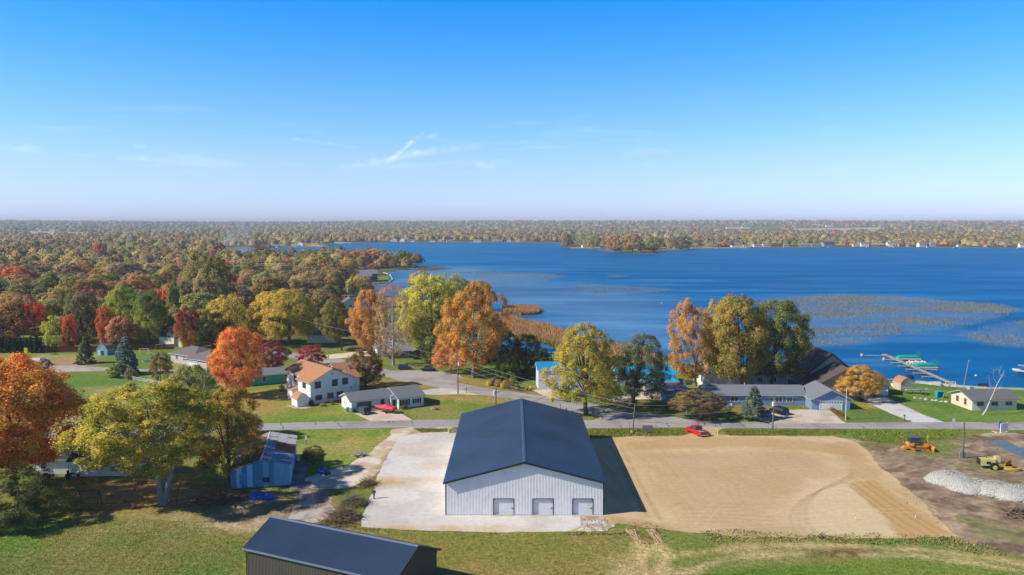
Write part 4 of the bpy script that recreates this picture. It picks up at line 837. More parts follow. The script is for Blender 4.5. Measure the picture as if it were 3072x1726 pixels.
house('inlet_house', 'cream house with mauve-grey roof just behind the brown inlet', at(1026, 930), 18, [dict(x0=0, x1=9, y0=0, y1=9, h=3.2, rise=2.8, ax='y', oh=.5), dict(x0=9.02, x1=26, y0=1.5, y1=10, h=3.2, rise=2.2, ax='x', oh=.5)], [(0, 'S', 4.5, 1.2, 1.4, 1.2, 'window'), (1, 'S', 5, 1.2, 1.4, 1.2, 'window')], wall=PALE, roof=R_TAUPE)
SLATE = M('slate_blue_siding', C('6a7684'), C('5a6674'))
house('slate_blue_house', 'slate-blue two-storey house on the grassy lake point', at(1082, 845), 14, [dict(x0=0, x1=13, y0=0, y1=12, h=6, rise=2.6, ax='x', oh=.5), dict(x0=-3, x1=8, y0=-6, y1=-.02, h=4.6, rise=1.6, ax='x', oh=.5)], [(0, 'S', 10.5, 3.7, 2, 1.2, 'window'), (1, 'S', 2.5, 1, 1.6, 1.4, 'window'), (1, 'S', 6, 1, 1.6, 1.4, 'window'), (1, 'S', 9, 1, 1.6, 1.4, 'window')], wall=SLATE, roof=R_BLUEGREY)
house('gazebo', 'small dark gabled boathouse at the tip of the lake point', at(1180, 803), 8, [dict(x0=0, x1=7, y0=0, y1=7, h=3.4, rise=3.2, ax='y', oh=.5)], cat='boathouse', wall=SLATE, roof=R_DARK)
# --- blue-roofed pair
BM_ = dict(roof=BLUEMETAL)
def ribs_on(t, b, sp=.45, mat=BLUEMETAL):
    m = MB()
    for q in roof_polys(b):
        A, B, Cc, D = [Vector(p) for p in q[:4]] if len(q) > 3 else [Vector(q[0]), Vector(q[1]), Vector(q[2]), Vector(q[2])]
        n = int((B - A).length / sp)
        for i in range(n + 1):
            f = i / n; p0 = A.lerp(B, f); p1 = D.lerp(Cc, f); d = (B - A).normalized() * .04
            m.hexa([p0 - d + Vector((0, 0, .2)), p0 + d + Vector((0, 0, .2)), p1 + d + Vector((0, 0, .2)), p1 - d + Vector((0, 0, .2))], [p0 - d + Vector((0, 0, .26)), p0 + d + Vector((0, 0, .26)), p1 + d + Vector((0, 0, .26)), p1 - d + Vector((0, 0, .26))])
    m.build('roof_seams', mat, t, kind='stuff')
LW = M('pale_lilac_siding', C('d9dae6'), C('cbccda'), rough=.6)
bb = dict(x0=0, x1=8.6, y0=0, y1=6.4, h=5.4, rise=1.5, ax='x', oh=.35)
house('blue_roof_boathouse', 'two-storey white building with bright blue metal roof left of the yellow roadside tree', at(1615, 1169), 4, [bb, dict(x0=8.62, x1=13.5, y0=-2.2, y1=5, h=3.8, rise=1.3, ax='x', oh=.3)], [(0, 'S', 1.6, 4.0, .9, 1.0, 'window'), (0, 'S', 6.4, 3.9, .9, 1.0, 'window')], cat='boathouse', wall=LW, roof=BLUEMETAL, extra=lambda t: (ribs_on(t, bb), MB().box(-.03, 8.63, -.06, -.002, 2.7, 2.9).build('belt_board', WHITE, t)))
bc = dict(x0=0, x1=8.6, y0=0, y1=8.4, h=2.9, rise=1.7, ax='x', kind='hip', oh=.5)
bd = dict(x0=-6.5, x1=9.8, y0=8.6, y1=16.5, h=3.1, rise=1.8, ax='x', oh=.5)
def h7(t):
    m = MB(); X = face_xf(bc, 'S'); fbox(m, X, 2.3, 5.6, .001, .03, 0.02, 2.4); m.build('dark_bay_panel', GLASS, t)  # dark panel on the solid wall paints the shade inside the bay
    q = MB(); fbox(q, X, 2.15, 2.3, .001, .09, 0, 2.5); fbox(q, X, 5.6, 5.75, .001, .09, 0, 2.5); fbox(q, X, 2.3, 5.6, .001, .09, 2.4, 2.55); q.build('garage_frame', WHITE, t)
    ribs_on(t, bd)
house('blue_roof_garage', 'white garage with turquoise-blue hip roof and dark open bay right of the willow', at(1936, 1176), 0, [bc, bd], cat='garage', wall=M('grey_lilac_siding', C('b9b9c4'), C('aaaab5')), roof=BLUEMETAL, extra=h7)
# --- white house behind the sycamores
house('white_lake_house', 'tall white house with green-grey roof behind the trees by the lake', at(2112, 1161), 3,
      [dict(x0=0, x1=13, y0=0, y1=10, h=3.4, rise=2.0, ax='y', oh=.7), dict(x0=2.2, x1=9, y0=4, y1=14, h=6.9, rise=1.8, ax='y', kind='gable', oh=.5), dict(x0=13.02, x1=24, y0=1, y1=9, h=3.1, rise=1.7, ax='x', oh=.5)], [(1, 'S', 1.6, 5.2, 1.1, 1.2, 'window'), (0, 'S', 2, .1, 1.0, 2.1, 'door', M('beige_door', C('cabfa5')), WHITE), (2, 'S', 3, 1, 1.3, 1.2, 'window'), (2, 'S', 7, 1, 1.3, 1.2, 'window')], wall=M('ivory_siding', C('efe9dc'), C('e0d9ca')), roof=shingle('green_shingle', '7a8a80', '69786e'))
# --- blue ranch with gabled garage
BLS = M('dusty_blue_siding', C('7f97b8'), C('7089aa'))
def h8(t):
    vent(t, 10.5, 4, 4.4); chimney(t, -4, 6.6, 3.8, 4.9, .5, CONC)
    m = MB().box(1.5, 5.6, -3.0, -2.95, 0, 1.1)
    for x in (1.5, 2.9, 4.3, 5.6): m.box(x - .06, x + .06, -3.06, -2.94, 0, 1.25)
    m.build('porch_rail', WHITE, t)
gb = dict(x0=24.4, x1=33.6, y0=-4.6, y1=5.8, h=2.7, rise=2.2, ax='y', oh=.55)
house('blue_ranch_house', 'long dusty-blue ranch house with white-trimmed gabled double garage', at(2118, 1216), -1,
      [dict(x0=0, x1=24.3, y0=0, y1=8.2, h=2.7, rise=1.5, ax='x', oh=.5), gb, dict(x0=-4.6, x1=2.4, y0=-3.5, y1=6, h=2.6, rise=1.3, ax='x', kind='hip', oh=.5), dict(x0=-10.2, x1=-4.62, y0=-1, y1=7, h=2.9, rise=1.4, ax='x', oh=.5)],
      [(1, 'S', 4.6, .02, 5.2, 2.1, 'garage_door', WHITE, WHITE), (0, 'S', 17.9, .9, 1.7, 1.2, 'window'), (0, 'S', 20.6, .9, 1.3, 1.2, 'window'), (0, 'S', 7, .9, 1.8, 1.3, 'window'), (0, 'S', 10.5, .05, 1.0, 2.05, 'door'), (2, 'S', 2.0, 1, 1.4, 1.1, 'window')], wall=BLS, roof=R_BLUEGREY, extra=h8)
house('lean_to_carport', 'narrow white lean-to with rusty roof against the blue garage', at(2452, 1229), -2, [dict(x0=0, x1=3.0, y0=0, y1=9.2, h=2.4, rise=.35, ax='y', kind='shed', oh=.15)], [(0, 'S', 1.3, .02, 1.9, 2.0, 'door', GLASS, WHITE)], cat='carport', roof=M('rusty_roof', C('9c6a55'), C('7a4c3c'), scale=1.5))
# --- big brown-roofed lake house
CREAM = M('sand_siding', C('b3a794'), C('a39783'))
house('brown_roof_lake_house', 'large tan house with steep brown multi-gable roof behind the yellow tree', at(2490, 1190), 0,
      [dict(x0=-3.6, x1=12.5, y0=0, y1=9, h=3.0, rise=4.4, ax='y', oh=.6), dict(x0=1.6, x1=8.5, y0=-2.6, y1=-.02, h=2.9, rise=2.3, ax='y', oh=.5), dict(x0=-2.4, x1=10.5, y0=9.05, y1=28, h=4.4, rise=5.2, ax='y', oh=.6), dict(x0=12.52, x1=15.8, y0=1, y1=9, h=2.8, rise=2.0, ax='x', oh=.4)],
      [(0, 'S', 1.9, .9, 1.3, 1.4, 'window'), (1, 'S', 1.8, .9, 1.0, 1.4, 'window'), (1, 'S', 5, .9, 1.0, 1.4, 'window'), (0, 'S', 14.2, .9, 1.3, 1.4, 'window'), (3, 'S', 1.6, .05, 2.4, 2.1, 'garage_door'), (2, 'W', 4, 2.2, 1.0, .6, 'window')], wall=CREAM, roof=shingle('shaded_brown_shingle', '645c55', '524a44'), fascia=M('umber_fascia', C('7d746c')))  # roof colour darkened to carry the shade of the trees
house('tan_gambrel_shed', 'small beige shed with orange-brown roof on the lakeside lawn', at(2702, 1171.5), 10, [dict(x0=0, x1=3.6, y0=0, y1=3.4, h=1.9, rise=1.4, ax='y', kind='gambrel', oh=.08)], cat='shed', wall=M('beige_siding', C('cdbfa8'), C('bfb19a')), roof=R_ORNG)
def h9(t):
    chimney(t, 3.2, 5.6, 3.2, 4.6, 1.1, CONC); vent(t, 11, 6, 3.9)
house('tan_ranch_house', 'low beige lakeside ranch house with grey roof and stone chimney', at(2916, 1232.5), 4, [dict(x0=0, x1=11.2, y0=0, y1=8.2, h=2.75, rise=1.35, ax='x', oh=.7)], [(0, 'S', 2.0, 1.2, 1.5, .9, 'window', None, CREAM), (0, 'S', 5.6, 1.2, 1.5, .8, 'window', None, CREAM), (0, 'S', 9.2, 1.2, 1.5, .8, 'window', None, CREAM), (0, 'W', 2.5, 1.2, .9, 1.2, 'window', None, CREAM), (0, 'W', 5.6, 1.0, .8, 1.4, 'window', None, CREAM)], wall=M('beige_board', C('dfd3c0'), C('d2c6b2')), roof=R_RANCH, fascia=M('pale_fascia', C('c9c1b3')), extra=h9)
# --- white house under the left maples
def h10(t): MB().path([(6.8, -.9, 0), (6.8, -.9, 2.2)], [.12, .05], 8).build('closed_umbrella', M('teal_cloth', C('2f9fa8')), t)
house('white_cottage', 'white cottage with black roof in the shade beneath the orange and yellow maples', at(98, 1424), 3,
      [dict(x0=0, x1=7.4, y0=0, y1=9.5, h=2.9, rise=2.2, ax='x', oh=.5), dict(x0=7.42, x1=17.5, y0=-1.6, y1=8.2, h=2.9, rise=2.1, ax='x', oh=.5)], [(0, 'S', 2.0, 1.0, .9, 1.2, 'window', None, WHITE), (1, 'S', 3.5, 1.0, 1.2, 1.2, 'window')], wall=M('cool_white_siding', C('e4e6ea'), C('d6d8dc')), roof=R_DARK, extra=h10)  # siding is a cool off-white
# --- far shore houses
far_protos = []
FW = [M('far_white_siding', C('f4f3f0'), C('ecebe8')), M('far_cream_siding', C('d8cbb0'), C('cabd9f')), M('far_blue_siding', C('8ba0b5'), C('7a90a6')), M('far_brown_siding', C('8f7563'), C('80685a')), M('far_red_siding', C('9c4a42'), C('8a3f38')), M('far_green_siding', C('8fa691'), C('7f9882'))]
FR = [R_GREY, R_TAUPE, R_DARK, R_TAN, R_BLUEGREY]
FN = ['white', 'cream', 'pale blue', 'brown', 'red', 'sage green']; RN = ['grey', 'mauve-grey', 'dark', 'tan', 'blue-grey']
def far_house(u, v, wpx, wi, ri, two, ang, where):
    P = at(u, v); W = wpx * mpp(P[1]); h = 5.6 if two else 3.2; d = max(8, W * .6)
    ax = 'y' if (two and wpx < 20) else 'x'
    b = dict(x0=0, x1=W, y0=0, y1=d, h=h, rise=min(3.8, (W if ax == 'y' else d) * .3), ax=ax, oh=.5)
    ops = [(0, 'S', W * f, 1.0, min(2.2, W * .16), 1.3, 'window') for f in ((.25, .75) if wpx < 14 else (.2, .5, .8))]
    if two: ops += [(0, 'S', W * f, 3.8, min(2.2, W * .16), 1.2, 'window') for f in (.3, .7)]
    house('shore_house', '%s %s house with %s roof %s' % ('two-storey' if two else 'single-storey', FN[wi], RN[ri], where), (P[0], P[1], 0), ang, [b], ops, wall=FW[wi], roof=FR[ri], group='houses along the lake shore')
fh = [(795, 744, 14, 3, 3, 1), (815, 743.5, 18, 0, 0, 0), (875, 739.5, 13, 0, 0, 1), (893, 739, 16, 0, 3, 1), (955, 739, 14, 0, 1, 0), (965, 738, 20, 3, 2, 1), (1010, 726, 26, 3, 3, 0), (1172, 726, 18, 0, 0, 1), (1200, 726, 14, 0, 4, 1), (1214, 726, 16, 1, 1, 0), (1232, 726, 12, 0, 0, 0), (1290, 726.5, 14, 0, 1, 0), (1314, 726.5, 12, 1, 3, 0), (1340, 726.5, 18, 0, 0, 0), (1395, 727, 14, 3, 2, 0), (1420, 727, 22, 0, 4, 0), (1478, 727, 20, 1, 3, 0), (1505, 727, 14, 2, 0, 1), (1522, 727, 10, 0, 1, 1), (1545, 727, 15, 1, 3, 1), (1748, 743, 16, 0, 0, 0), (1800, 744, 20, 1, 0, 0), (2004, 745, 16, 0, 1, 0), (2020, 748, 22, 1, 3, 0), (2040, 746, 18, 5, 0, 0), (2120, 742.5, 36, 2, 4, 1), (2162, 742, 28, 3, 3, 0), (2196, 741.5, 26, 0, 4, 1), (2230, 742, 18, 1, 1, 0), (2262, 741, 22, 0, 0, 0), (2290, 741, 24, 0, 4, 0), (2318, 741, 30, 4, 2, 0), (2352, 740.5, 14, 0, 0, 0), (2400, 741, 14, 2, 1, 0), (2415, 739.5, 18, 5, 0, 0), (2436, 740, 22, 5, 1, 0), (2472, 740.5, 36, 2, 2, 1), (2560, 740.5, 16, 1, 0, 1), (2584, 740, 22, 0, 1, 1), (2612, 740, 18, 1, 3, 0), (2636, 740, 22, 3, 3, 0), (2664, 740, 32, 0, 4, 1), (2725, 740.5, 14, 2, 1, 0), (2758, 741, 24, 0, 1, 1), (2792, 741, 16, 2, 4, 1), (2875, 741.5, 16, 1, 0, 0), (2935, 741.5, 12, 0, 2, 0), (2960, 742, 14, 5, 3, 0), (3020, 742, 22, 3, 0, 0), (3060, 743, 20, 0, 4, 1), (590, 735, 18, 0, 0, 1), (698, 762, 18, 2, 4, 0), (728, 770, 30, 0, 0, 0), (760, 772, 24, 0, 4, 0), (400, 768, 18, 1, 0, 1), (345, 792, 26, 3, 1, 0), (1480, 800, 0, 0, 0, 0)]
for k, (u, v, wp, wi, ri, two) in enumerate(fh[:-1]):
    seg = 'on the far left arm of the lake' if u < 1000 and v > 736 and u > 600 else ('on the far north shore' if u < 1560 and u > 999 else ('near the wooded point across the lake' if u < 2070 and u > 1560 else ('on the far right shore' if u > 2540 else ('on the far shore right of the wooded point' if u > 2070 else 'deep in the left woods'))))
    far_house(u, v, wp, wi, ri, two, rnd.uniform(-14, 14), seg)
# ---------------------------------------------------------------- foliage
def leaf_mat():
    m = bpy.data.materials.new('leaves'); m.use_nodes = True; t = m.node_tree; n = t.nodes; l = t.links; n.remove(n['Principled BSDF'])
    out = n['Material Output']; oi = n.new('ShaderNodeObjectInfo'); a = n.new('ShaderNodeAttribute'); a.attribute_name = 'lf'
    c2 = n.new('ShaderNodeAttribute'); c2.attribute_type = 'OBJECT'; c2.attribute_name = 'c2'; ht = n.new('ShaderNodeAttribute'); ht.attribute_type = 'OBJECT'; ht.attribute_name = 'ht'
    s = n.new('ShaderNodeSeparateColor'); l.new(a.outputs['Color'], s.inputs[0])
    mx = n.new('ShaderNodeMix'); l.new(ht.outputs['Fac'], mx.inputs['Factor']); l.new(s.outputs[0], mx.inputs['A']); l.new(s.outputs[1], mx.inputs['B'])
    r = n.new('ShaderNodeMapRange'); r.inputs['From Min'].default_value = .25; r.inputs['From Max'].default_value = .75; l.new(mx.outputs[0], r.inputs['Value'])
    x = n.new('ShaderNodeMix'); x.data_type = 'RGBA'; l.new(r.outputs[0], x.inputs['Factor']); l.new(oi.outputs['Color'], x.inputs['A']); l.new(c2.outputs['Color'], x.inputs['B'])
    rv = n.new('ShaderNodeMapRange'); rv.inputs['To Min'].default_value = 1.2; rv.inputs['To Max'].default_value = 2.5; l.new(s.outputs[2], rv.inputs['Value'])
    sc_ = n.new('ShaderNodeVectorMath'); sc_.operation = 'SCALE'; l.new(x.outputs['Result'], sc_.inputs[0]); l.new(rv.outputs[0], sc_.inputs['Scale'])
    d = n.new('ShaderNodeBsdfDiffuse'); tr = n.new('ShaderNodeBsdfTranslucent'); l.new(sc_.outputs[0], d.inputs[0]); l.new(sc_.outputs[0], tr.inputs[0])
    ms = n.new('ShaderNodeMixShader'); ms.inputs[0].default_value = .45; l.new(d.outputs[0], ms.inputs[1]); l.new(tr.outputs[0], ms.inputs[2]); l.new(ms.outputs[0], out.inputs[0])
    return m
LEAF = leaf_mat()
BARK = M('bark', (.13, .105, .085), (.07, .055, .045), rough=.95, scale=6); BARKW = M('pale_bark', (.5, .47, .42), (.28, .25, .2), rough=.9, scale=3)
def crown_shape(kind, z):
    z = np.asarray(z)
    if kind == 'round': return np.sqrt(np.clip(1 - ((z - .48) / .54) ** 2, 0, 1))
    if kind == 'oval': return np.sqrt(np.clip(1 - (np.abs(z - .42) / np.where(z > .42, .6, .44)) ** 2.1, 0, 1))
    if kind == 'dome': return np.where(z < .22, .75 + z * 1.1, np.sqrt(np.clip(1 - ((z - .22) / .8) ** 2, 0, 1)))
    if kind == 'cone': return np.clip(1.02 - z, .02, 1) ** .85 * np.where(z < .12, .8 + z * 1.6, 1)
    if kind == 'column': return np.clip(1.3 * (1 - z ** 3), 0, 1)
    if kind == 'vase': return np.clip(.45 + z * .9, 0, 1) * np.sqrt(np.clip(1 - ((z - .4) / .64) ** 2, 0, 1)) ** .6
    return np.ones_like(z)
PROTO = {}
def crown(seed, kind, ncl, nlf, rc=.2, size=.03, flat_=1., droop=0., inner=.55, sparse=0.):
    """unit crown: radius 1, height 0..1; clumps of small leaf faces"""
    key = (seed, kind, ncl, nlf, rc, size, flat_, droop, inner, sparse)
    if key in PROTO: return PROTO[key]
    r = np.random.RandomState(seed); n = ncl
    # centres spread over the crown volume, lobed outline
    z = r.rand(n * 4); pz = crown_shape(kind, z); keep = r.rand(n * 4) < (pz * .85 + .15); z = z[keep][:n]; n = len(z)
    th = r.rand(n) * 2 * np.pi; depth = inner + (1 - inner) * r.rand(n) ** .5
    lob = 1 + .19 * np.sin(th * 3 + seed) * np.cos(z * 6 + seed) + .15 * np.sin(th * 5 + 2 * seed + z * 8)
    R = crown_shape(kind, z) * depth * lob * (1 - rc * .55)
    cx, cy = R * np.cos(th), R * np.sin(th); cz = z * (1 - rc * .5) + rc * .2 - droop * R ** 2
    crr = rc * (.6 + .8 * r.rand(n)); ct = r.rand(n)
    k = np.repeat(np.arange(n), nlf); m = len(k)
    # leaves mostly on the clump's upper and outer shell
    d = r.randn(m, 3); d /= np.linalg.norm(d, axis=1)[:, None]; out = np.stack([cx, cy, (cz - .45) * .8], 1); out /= np.linalg.norm(out, axis=1)[:, None] + 1e-6
    d = d + out[k] * .45 + np.array([0, 0, .3]); d /= np.linalg.norm(d, axis=1)[:, None]
    rad = crr[k] * (r.rand(m) ** .4) * (1 + .25 * r.randn(m) * .6)
    p = np.stack([cx, cy, cz], 1)[k] + d * rad[:, None] * np.array([1, 1, .42 * flat_])
    nrm = d * .9 + r.randn(m, 3) * .75; nrm /= np.linalg.norm(nrm, axis=1)[:, None]
    a = np.cross(nrm, r.randn(m, 3)); a /= np.linalg.norm(a, axis=1)[:, None] + 1e-9; b = np.cross(nrm, a)
    s = (size * (.6 + .9 * r.rand(m)))[:, None]
    zc = np.array([1, 1, .45])
    V = np.stack([p + a * s * zc, p + b * s * .8 * zc - a * s * .5 * zc, p - b * s * .8 * zc - a * s * .5 * zc], 1).reshape(-1, 3)
    F = np.arange(len(V)).reshape(-1, 3)
    cn = d * .7 + out[k] * .3 + np.array([0, 0, .45]) + r.randn(m, 3) * .35; cn /= np.linalg.norm(cn, axis=1)[:, None]
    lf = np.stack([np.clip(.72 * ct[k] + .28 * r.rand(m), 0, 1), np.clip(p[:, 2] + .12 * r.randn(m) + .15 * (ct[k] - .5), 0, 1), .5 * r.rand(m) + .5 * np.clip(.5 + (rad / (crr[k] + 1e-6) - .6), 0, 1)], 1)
    me = mesh_np('crown', V, F, LEAF, np.repeat(lf, 3, 0).astype(np.float32), 'lf', nrm=np.repeat(cn, 3, 0))
    PROTO[key] = (me, np.stack([cx, cy, cz], 1)); return PROTO[key]
def tree(name, label, P, H, R, cb, col, col2=None, kind='round', seed=0, ncl=70, nlf=120, rc=.24, size=.035, ht=0., bark=None, tr=None, lean=(0, 0), limbs=7, group=None, Ry=None, zbase=0., cat='tree', twigs=0, **kw):
    """P ground point, H total height, R crown radius, cb height where the crown starts"""
    t = thing(name, label, cat, (P[0], P[1], zbase), 0, group)
    me, cen = crown(seed, kind, ncl, nlf, rc, size, **kw)
    o = link('crown', me, t); o.location = (lean[0], lean[1], cb); o.scale = (R, Ry or R, H - cb); rz = random.Random(seed * 31 + int(P[0] * 10)).uniform(0, 6.28); o.rotation_euler = (0, 0, rz)
    ds = lambda c: [q * .89 + .11 * (.3 * c[0] + .6 * c[1] + .1 * c[2]) for q in c]
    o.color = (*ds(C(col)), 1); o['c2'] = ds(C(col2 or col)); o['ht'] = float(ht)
    if limbs:
        tr_ = tr or max(.12, R * .055); m = MB(); cz = cb + (H - cb) * .42; m.path([(0, 0, -.1), (lean[0] * .2, lean[1] * .2, cb * .6 + .1), (lean[0] * .7, lean[1] * .7, cz), (lean[0], lean[1], cb + (H - cb) * .8)], [tr_ * 1.25, tr_, tr_ * .6, tr_ * .15], 8)
        r = random.Random(seed + 1); idx = r.sample(range(len(cen)), min(limbs, len(cen))); cs, sn = math.cos(rz), math.sin(rz)
        for i in idx:
            c = cen[i]; x = (c[0] * cs - c[1] * sn) * R + lean[0]; y = (c[0] * sn + c[1] * cs) * R + lean[1]; z = cb + c[2] * (H - cb)
            z0 = max(cb * .75, min(z - .6, cb + (H - cb) * r.uniform(.02, .35))); f = z0 / max(cz, .1)
            s = Vector((lean[0] * .5 * f, lean[1] * .5 * f, z0)); e = Vector((x, y, z)); mid = s.lerp(e, .5) + Vector((0, 0, -.05 * (e - s).length)); rr = tr_ * .42
            m.path([s, mid, e], [rr, rr * .6, rr * .15], 5)
            for q in range(twigs):
                e2 = mid.lerp(e, r.uniform(.2, 1)) ; m.tube(e2, e2 + Vector((r.uniform(-1, 1), r.uniform(-1, 1), r.uniform(.2, 1))) * R * .3, rr * .25, rr * .06, 4)
        m.build('trunk', bark or BARK, t, fix=False)
    return t
def tp(name, label, u, vb, vt, wpx, cbv, col, col2=None, kind='round', **k):
    """tree from photo pixels: foot (u, vb), top row, width, row where the crown starts"""
    P = at(u, vb); y = P[1]; H = hgt(y, vt) ; cb = max(.05, hgt(y, cbv)); R = wpx / 2 * mpp(math.hypot(y, CAM_H)) * 1.02
    uc = k.pop('uc', u); dx = (uc - u) * mpp(math.hypot(y, CAM_H))
    if dx: k['lean'] = (dx, 0)
    return tree(name, label, P, H, R, cb, col, col2, kind, **k)
HERO = dict(ncl=230, nlf=250, rc=.16, size=.0175); MED = dict(ncl=130, nlf=130, rc=.2, size=.026)
MIN = dict(ncl=70, nlf=90, rc=.25, size=.045)
# --- near trees
MATS_G = M('grey_bark', (.26, .25, .235), (.14, .13, .12), scale=5)
tp('maple_tree', 'huge flaming orange maple filling the left edge above the white cottage', 40, 1486, 1070, 390, 1410, 'c46824', 'c39230', 'round', seed=1, uc=38, ncl=420, nlf=250, rc=.14, size=.016, inner=.45, ht=0., limbs=12)
big_maple = tp('maple_tree', 'broad yellow-green maple with forked grey trunk by the wire fence', 490, 1515, 1150, 392, 1400, 'b09c2c', '85862a', 'round', seed=2, uc=448, ncl=420, nlf=250, rc=.13, size=.0145, limbs=16, inner=.45, tr=.55, bark=M('grey_bark', (.26, .25, .235), (.14, .13, .12), scale=5))
MB().path([(.25, -.1, -.1), (.75, -.15, 2.6), (1.5, .1, 5.5), (3.2, .5, 9.5)], [.5, .42, .34, .12], 9).build('trunk_fork', MATS_G, big_maple, fix=False)
tp('maple_tree', 'olive tree with sparse greyish top rising behind the yellow-green maple', 575, 1330, 1092, 190, 1290, '8e8a50', '7d7c3e', 'dome', seed=3, **HERO)
tp('maple_tree', 'green and burnt-orange tree leaning over the blue shed', 688, 1440, 1162, 210, 1410, '7f7c2c', 'a9802a', 'dome', seed=4, ncl=200, nlf=230, rc=.16, size=.019)
tp('maple_tree', 'bright orange maple with yellow patches in front of the teal house', 742, 1191, 982, 152, 1166, 'ca6c30', 'c98c30', 'oval', seed=5, uc=718, **HERO)
tp('ornamental_tree', 'crimson and dark-leaved tree right of the orange maple', 818, 1108, 1026, 96, 1104, '9a2440', '64403a', 'round', seed=6, **MED)
tp('ornamental_tree', 'round magenta-red tree behind the brown-roofed house', 934, 1100, 1035, 84, 1100, 'a82c4c', '8a2a44', 'round', seed=7, **MED)
tp('ornamental_tree', 'rusty brown round-headed tree between the two-storey house and the road', 1096, 1161, 1047, 104, 1152, '93683c', '5f4a2c', 'oval', seed=8, **HERO)
tp('spruce_tree', 'blue-grey spruce beside the long gravel drive', 378, 1124, 1007, 92, 1123, '66766e', '4d6058', 'cone', seed=9, ncl=260, nlf=90, rc=.13, size=.03, flat_=.45, droop=.1, limbs=0 or 3)
tp('spruce_tree', 'dark olive conifer left of the pale blue gambrel shed', 256, 1091, 1008, 60, 1090, '6d6a48', '4a5038', 'cone', seed=10, ncl=220, nlf=80, rc=.15, size=.035, flat_=.45, droop=.1, limbs=3)
tp('ornamental_tree', 'small bronze-brown tree at the end of the white rail fence', 482, 1147, 1058, 62, 1140, '7f5f40', '5f5a3c', 'oval', seed=11, **MED)
tp('shrub', 'yellow-green shrub at the foot of the blue-grey spruce', 352, 1132, 1092, 60, 1131, '7d8434', '6a6c3a', 'round', seed=12, limbs=2, cat='shrub', **MIN)
tp('shrub', 'grey-brown shrub at the left end of the white rail fence', 392, 1138, 1108, 36, 1137, '857a5c', '6d6448', 'round', seed=13, limbs=2, cat='shrub', **MIN)
for i, (u, vt_, wd) in enumerate([(-14, 1012, 15), (3, 1012, 15), (19, 1016, 15), (31, 1010, 17), (46, 1012, 16), (63, 1013, 15), (80, 1014, 15), (95, 1008, 16), (113, 1006, 22)]):
    tp('arborvitae', 'tall dark columnar evergreen at the left edge, number %s from the right' % ['nine', 'eight', 'seven', 'six', 'five', 'four', 'three', 'two', 'one'][i], u, 1059, vt_, wd, 1058.5, '27402f', '1d3327', 'column', seed=14, ncl=90, nlf=60, rc=.3, size=.09, flat_=.3, limbs=1, group='columnar evergreen hedge row')
tp('maple_tree', 'egg-shaped tree with red top fading to golden brown behind the evergreen columns', 106, 1032, 905, 66, 1008, '9c7128', 'c2452e', 'oval', seed=15, ht=1., **MED)
tp('maple_tree', 'yellow-green tree left of the narrow scarlet one', 170, 1046, 945, 76, 1042, 'a3a032', '8b8a34', 'oval', seed=16, **MED)
tp('maple_tree', 'narrow scarlet-orange tree above the brown board fence', 210, 1048, 943, 44, 1046, 'c24a2c', 'b06034', 'oval', seed=17, ht=0, **MED)
tp('maple_tree', 'tall fresh-green tree with yellow lower branches left of centre in the woods edge', 373, 1028, 858, 96, 1020, 'a5a02a', '7f8c2e', 'oval', seed=18, ht=1., **HERO)
tp('maple_tree', 'dark green tree with a lime skirt over the board fence', 452, 1034, 868, 98, 1026, '93962e', '626e32', 'oval', seed=19, ht=1., **HERO)
tp('maple_tree', 'burgundy tree with golden skirt above the hip-roofed house', 565, 1045, 922, 80, 1040, '9a6a24', '7d2f2c', 'oval', seed=20, ht=1., **MED)
tp('maple_tree', 'orange and yellow thin tree squeezed left of the fresh-green tree', 315, 1036, 912, 44, 1032, 'b0702a', 'b04a2a', 'oval', seed=21, **MED)
tp('shade_tree', 'grey-olive tree behind the scarlet and conifer trees', 245, 1030, 870, 104, 1025, '77704a', '5d5a3a', 'oval', seed=22, **MED)
tp('shade_tree', 'dark shaded tree between the spruce and the round-topped shed', 270, 1020, 880, 70, 1018, '38422e', '2f3828', 'oval', seed=23, **MED)
tp('shade_tree', 'dark evergreen-looking tree between burgundy tree and yellow maples', 640, 1046, 935, 96, 1045, '37442a', '454c26', 'oval', seed=24, **MED)
tp('maple_tree', 'golden tree with dark trunk, left one of the lawn group by the curve', 690, 1035, 880, 140, 1022, 'a99f34', 'b38f2c', 'dome', seed=25, **MED)
tp('maple_tree', 'wide golden-yellow maple overhanging the curved road', 868, 1036, 868, 170, 1012, 'b8932c', '9a9434', 'dome', seed=26, **HERO)
tp('maple_tree', 'golden maple with shared trunk left of the widest golden maple', 812, 1030, 876, 125, 1010, 'b59a34', 'a08a30', 'dome', seed=27, **HERO)
tp('shade_tree', 'olive-brown tree with tall dark trunk near the pale driveway', 1026, 1052, 898, 86, 1022, '827a3e', '6d6a34', 'oval', seed=28, uc=1003, **HERO)
tp('sycamore_tree', 'golden-orange sycamore with white limbs left of the thin brown tree', 1108, 1062, 868, 108, 1040, 'bd8a34', 'a87a44', 'oval', seed=29, bark=BARKW, limbs=10, **HERO)
tp('sycamore_tree', 'thin half-bare brown sycamore with pale trunk beside the brown house', 1180, 1096, 852, 118, 1070, 'a5875c', 'b08c5a', 'oval', seed=30, bark=BARKW, limbs=26, tr=.45, ncl=130, nlf=90, rc=.15, size=.016, twigs=3)
tp('cottonwood_tree', 'tall pale green-yellow cottonwood with dark forked trunk at the lake edge', 1295, 1075, 826, 205, 1040, 'a3a244', 'b0a332', 'round', seed=31, limbs=12, **HERO)
tp('cottonwood_tree', 'feathery grey-green treetop rising just left of the large orange sycamore', 1345, 1060, 822, 110, 960, '9fa35a', '8f9650', 'vase', seed=32, **MED)
tp('sycamore_tree', 'largest orange-brown sycamore in the middle, white branches showing', 1420, 1132, 846, 196, 1100, 'b97d2a', 'a58434', 'oval', seed=33, bark=BARKW, limbs=22, twigs=2, ncl=260, nlf=250, rc=.13, size=.0155)
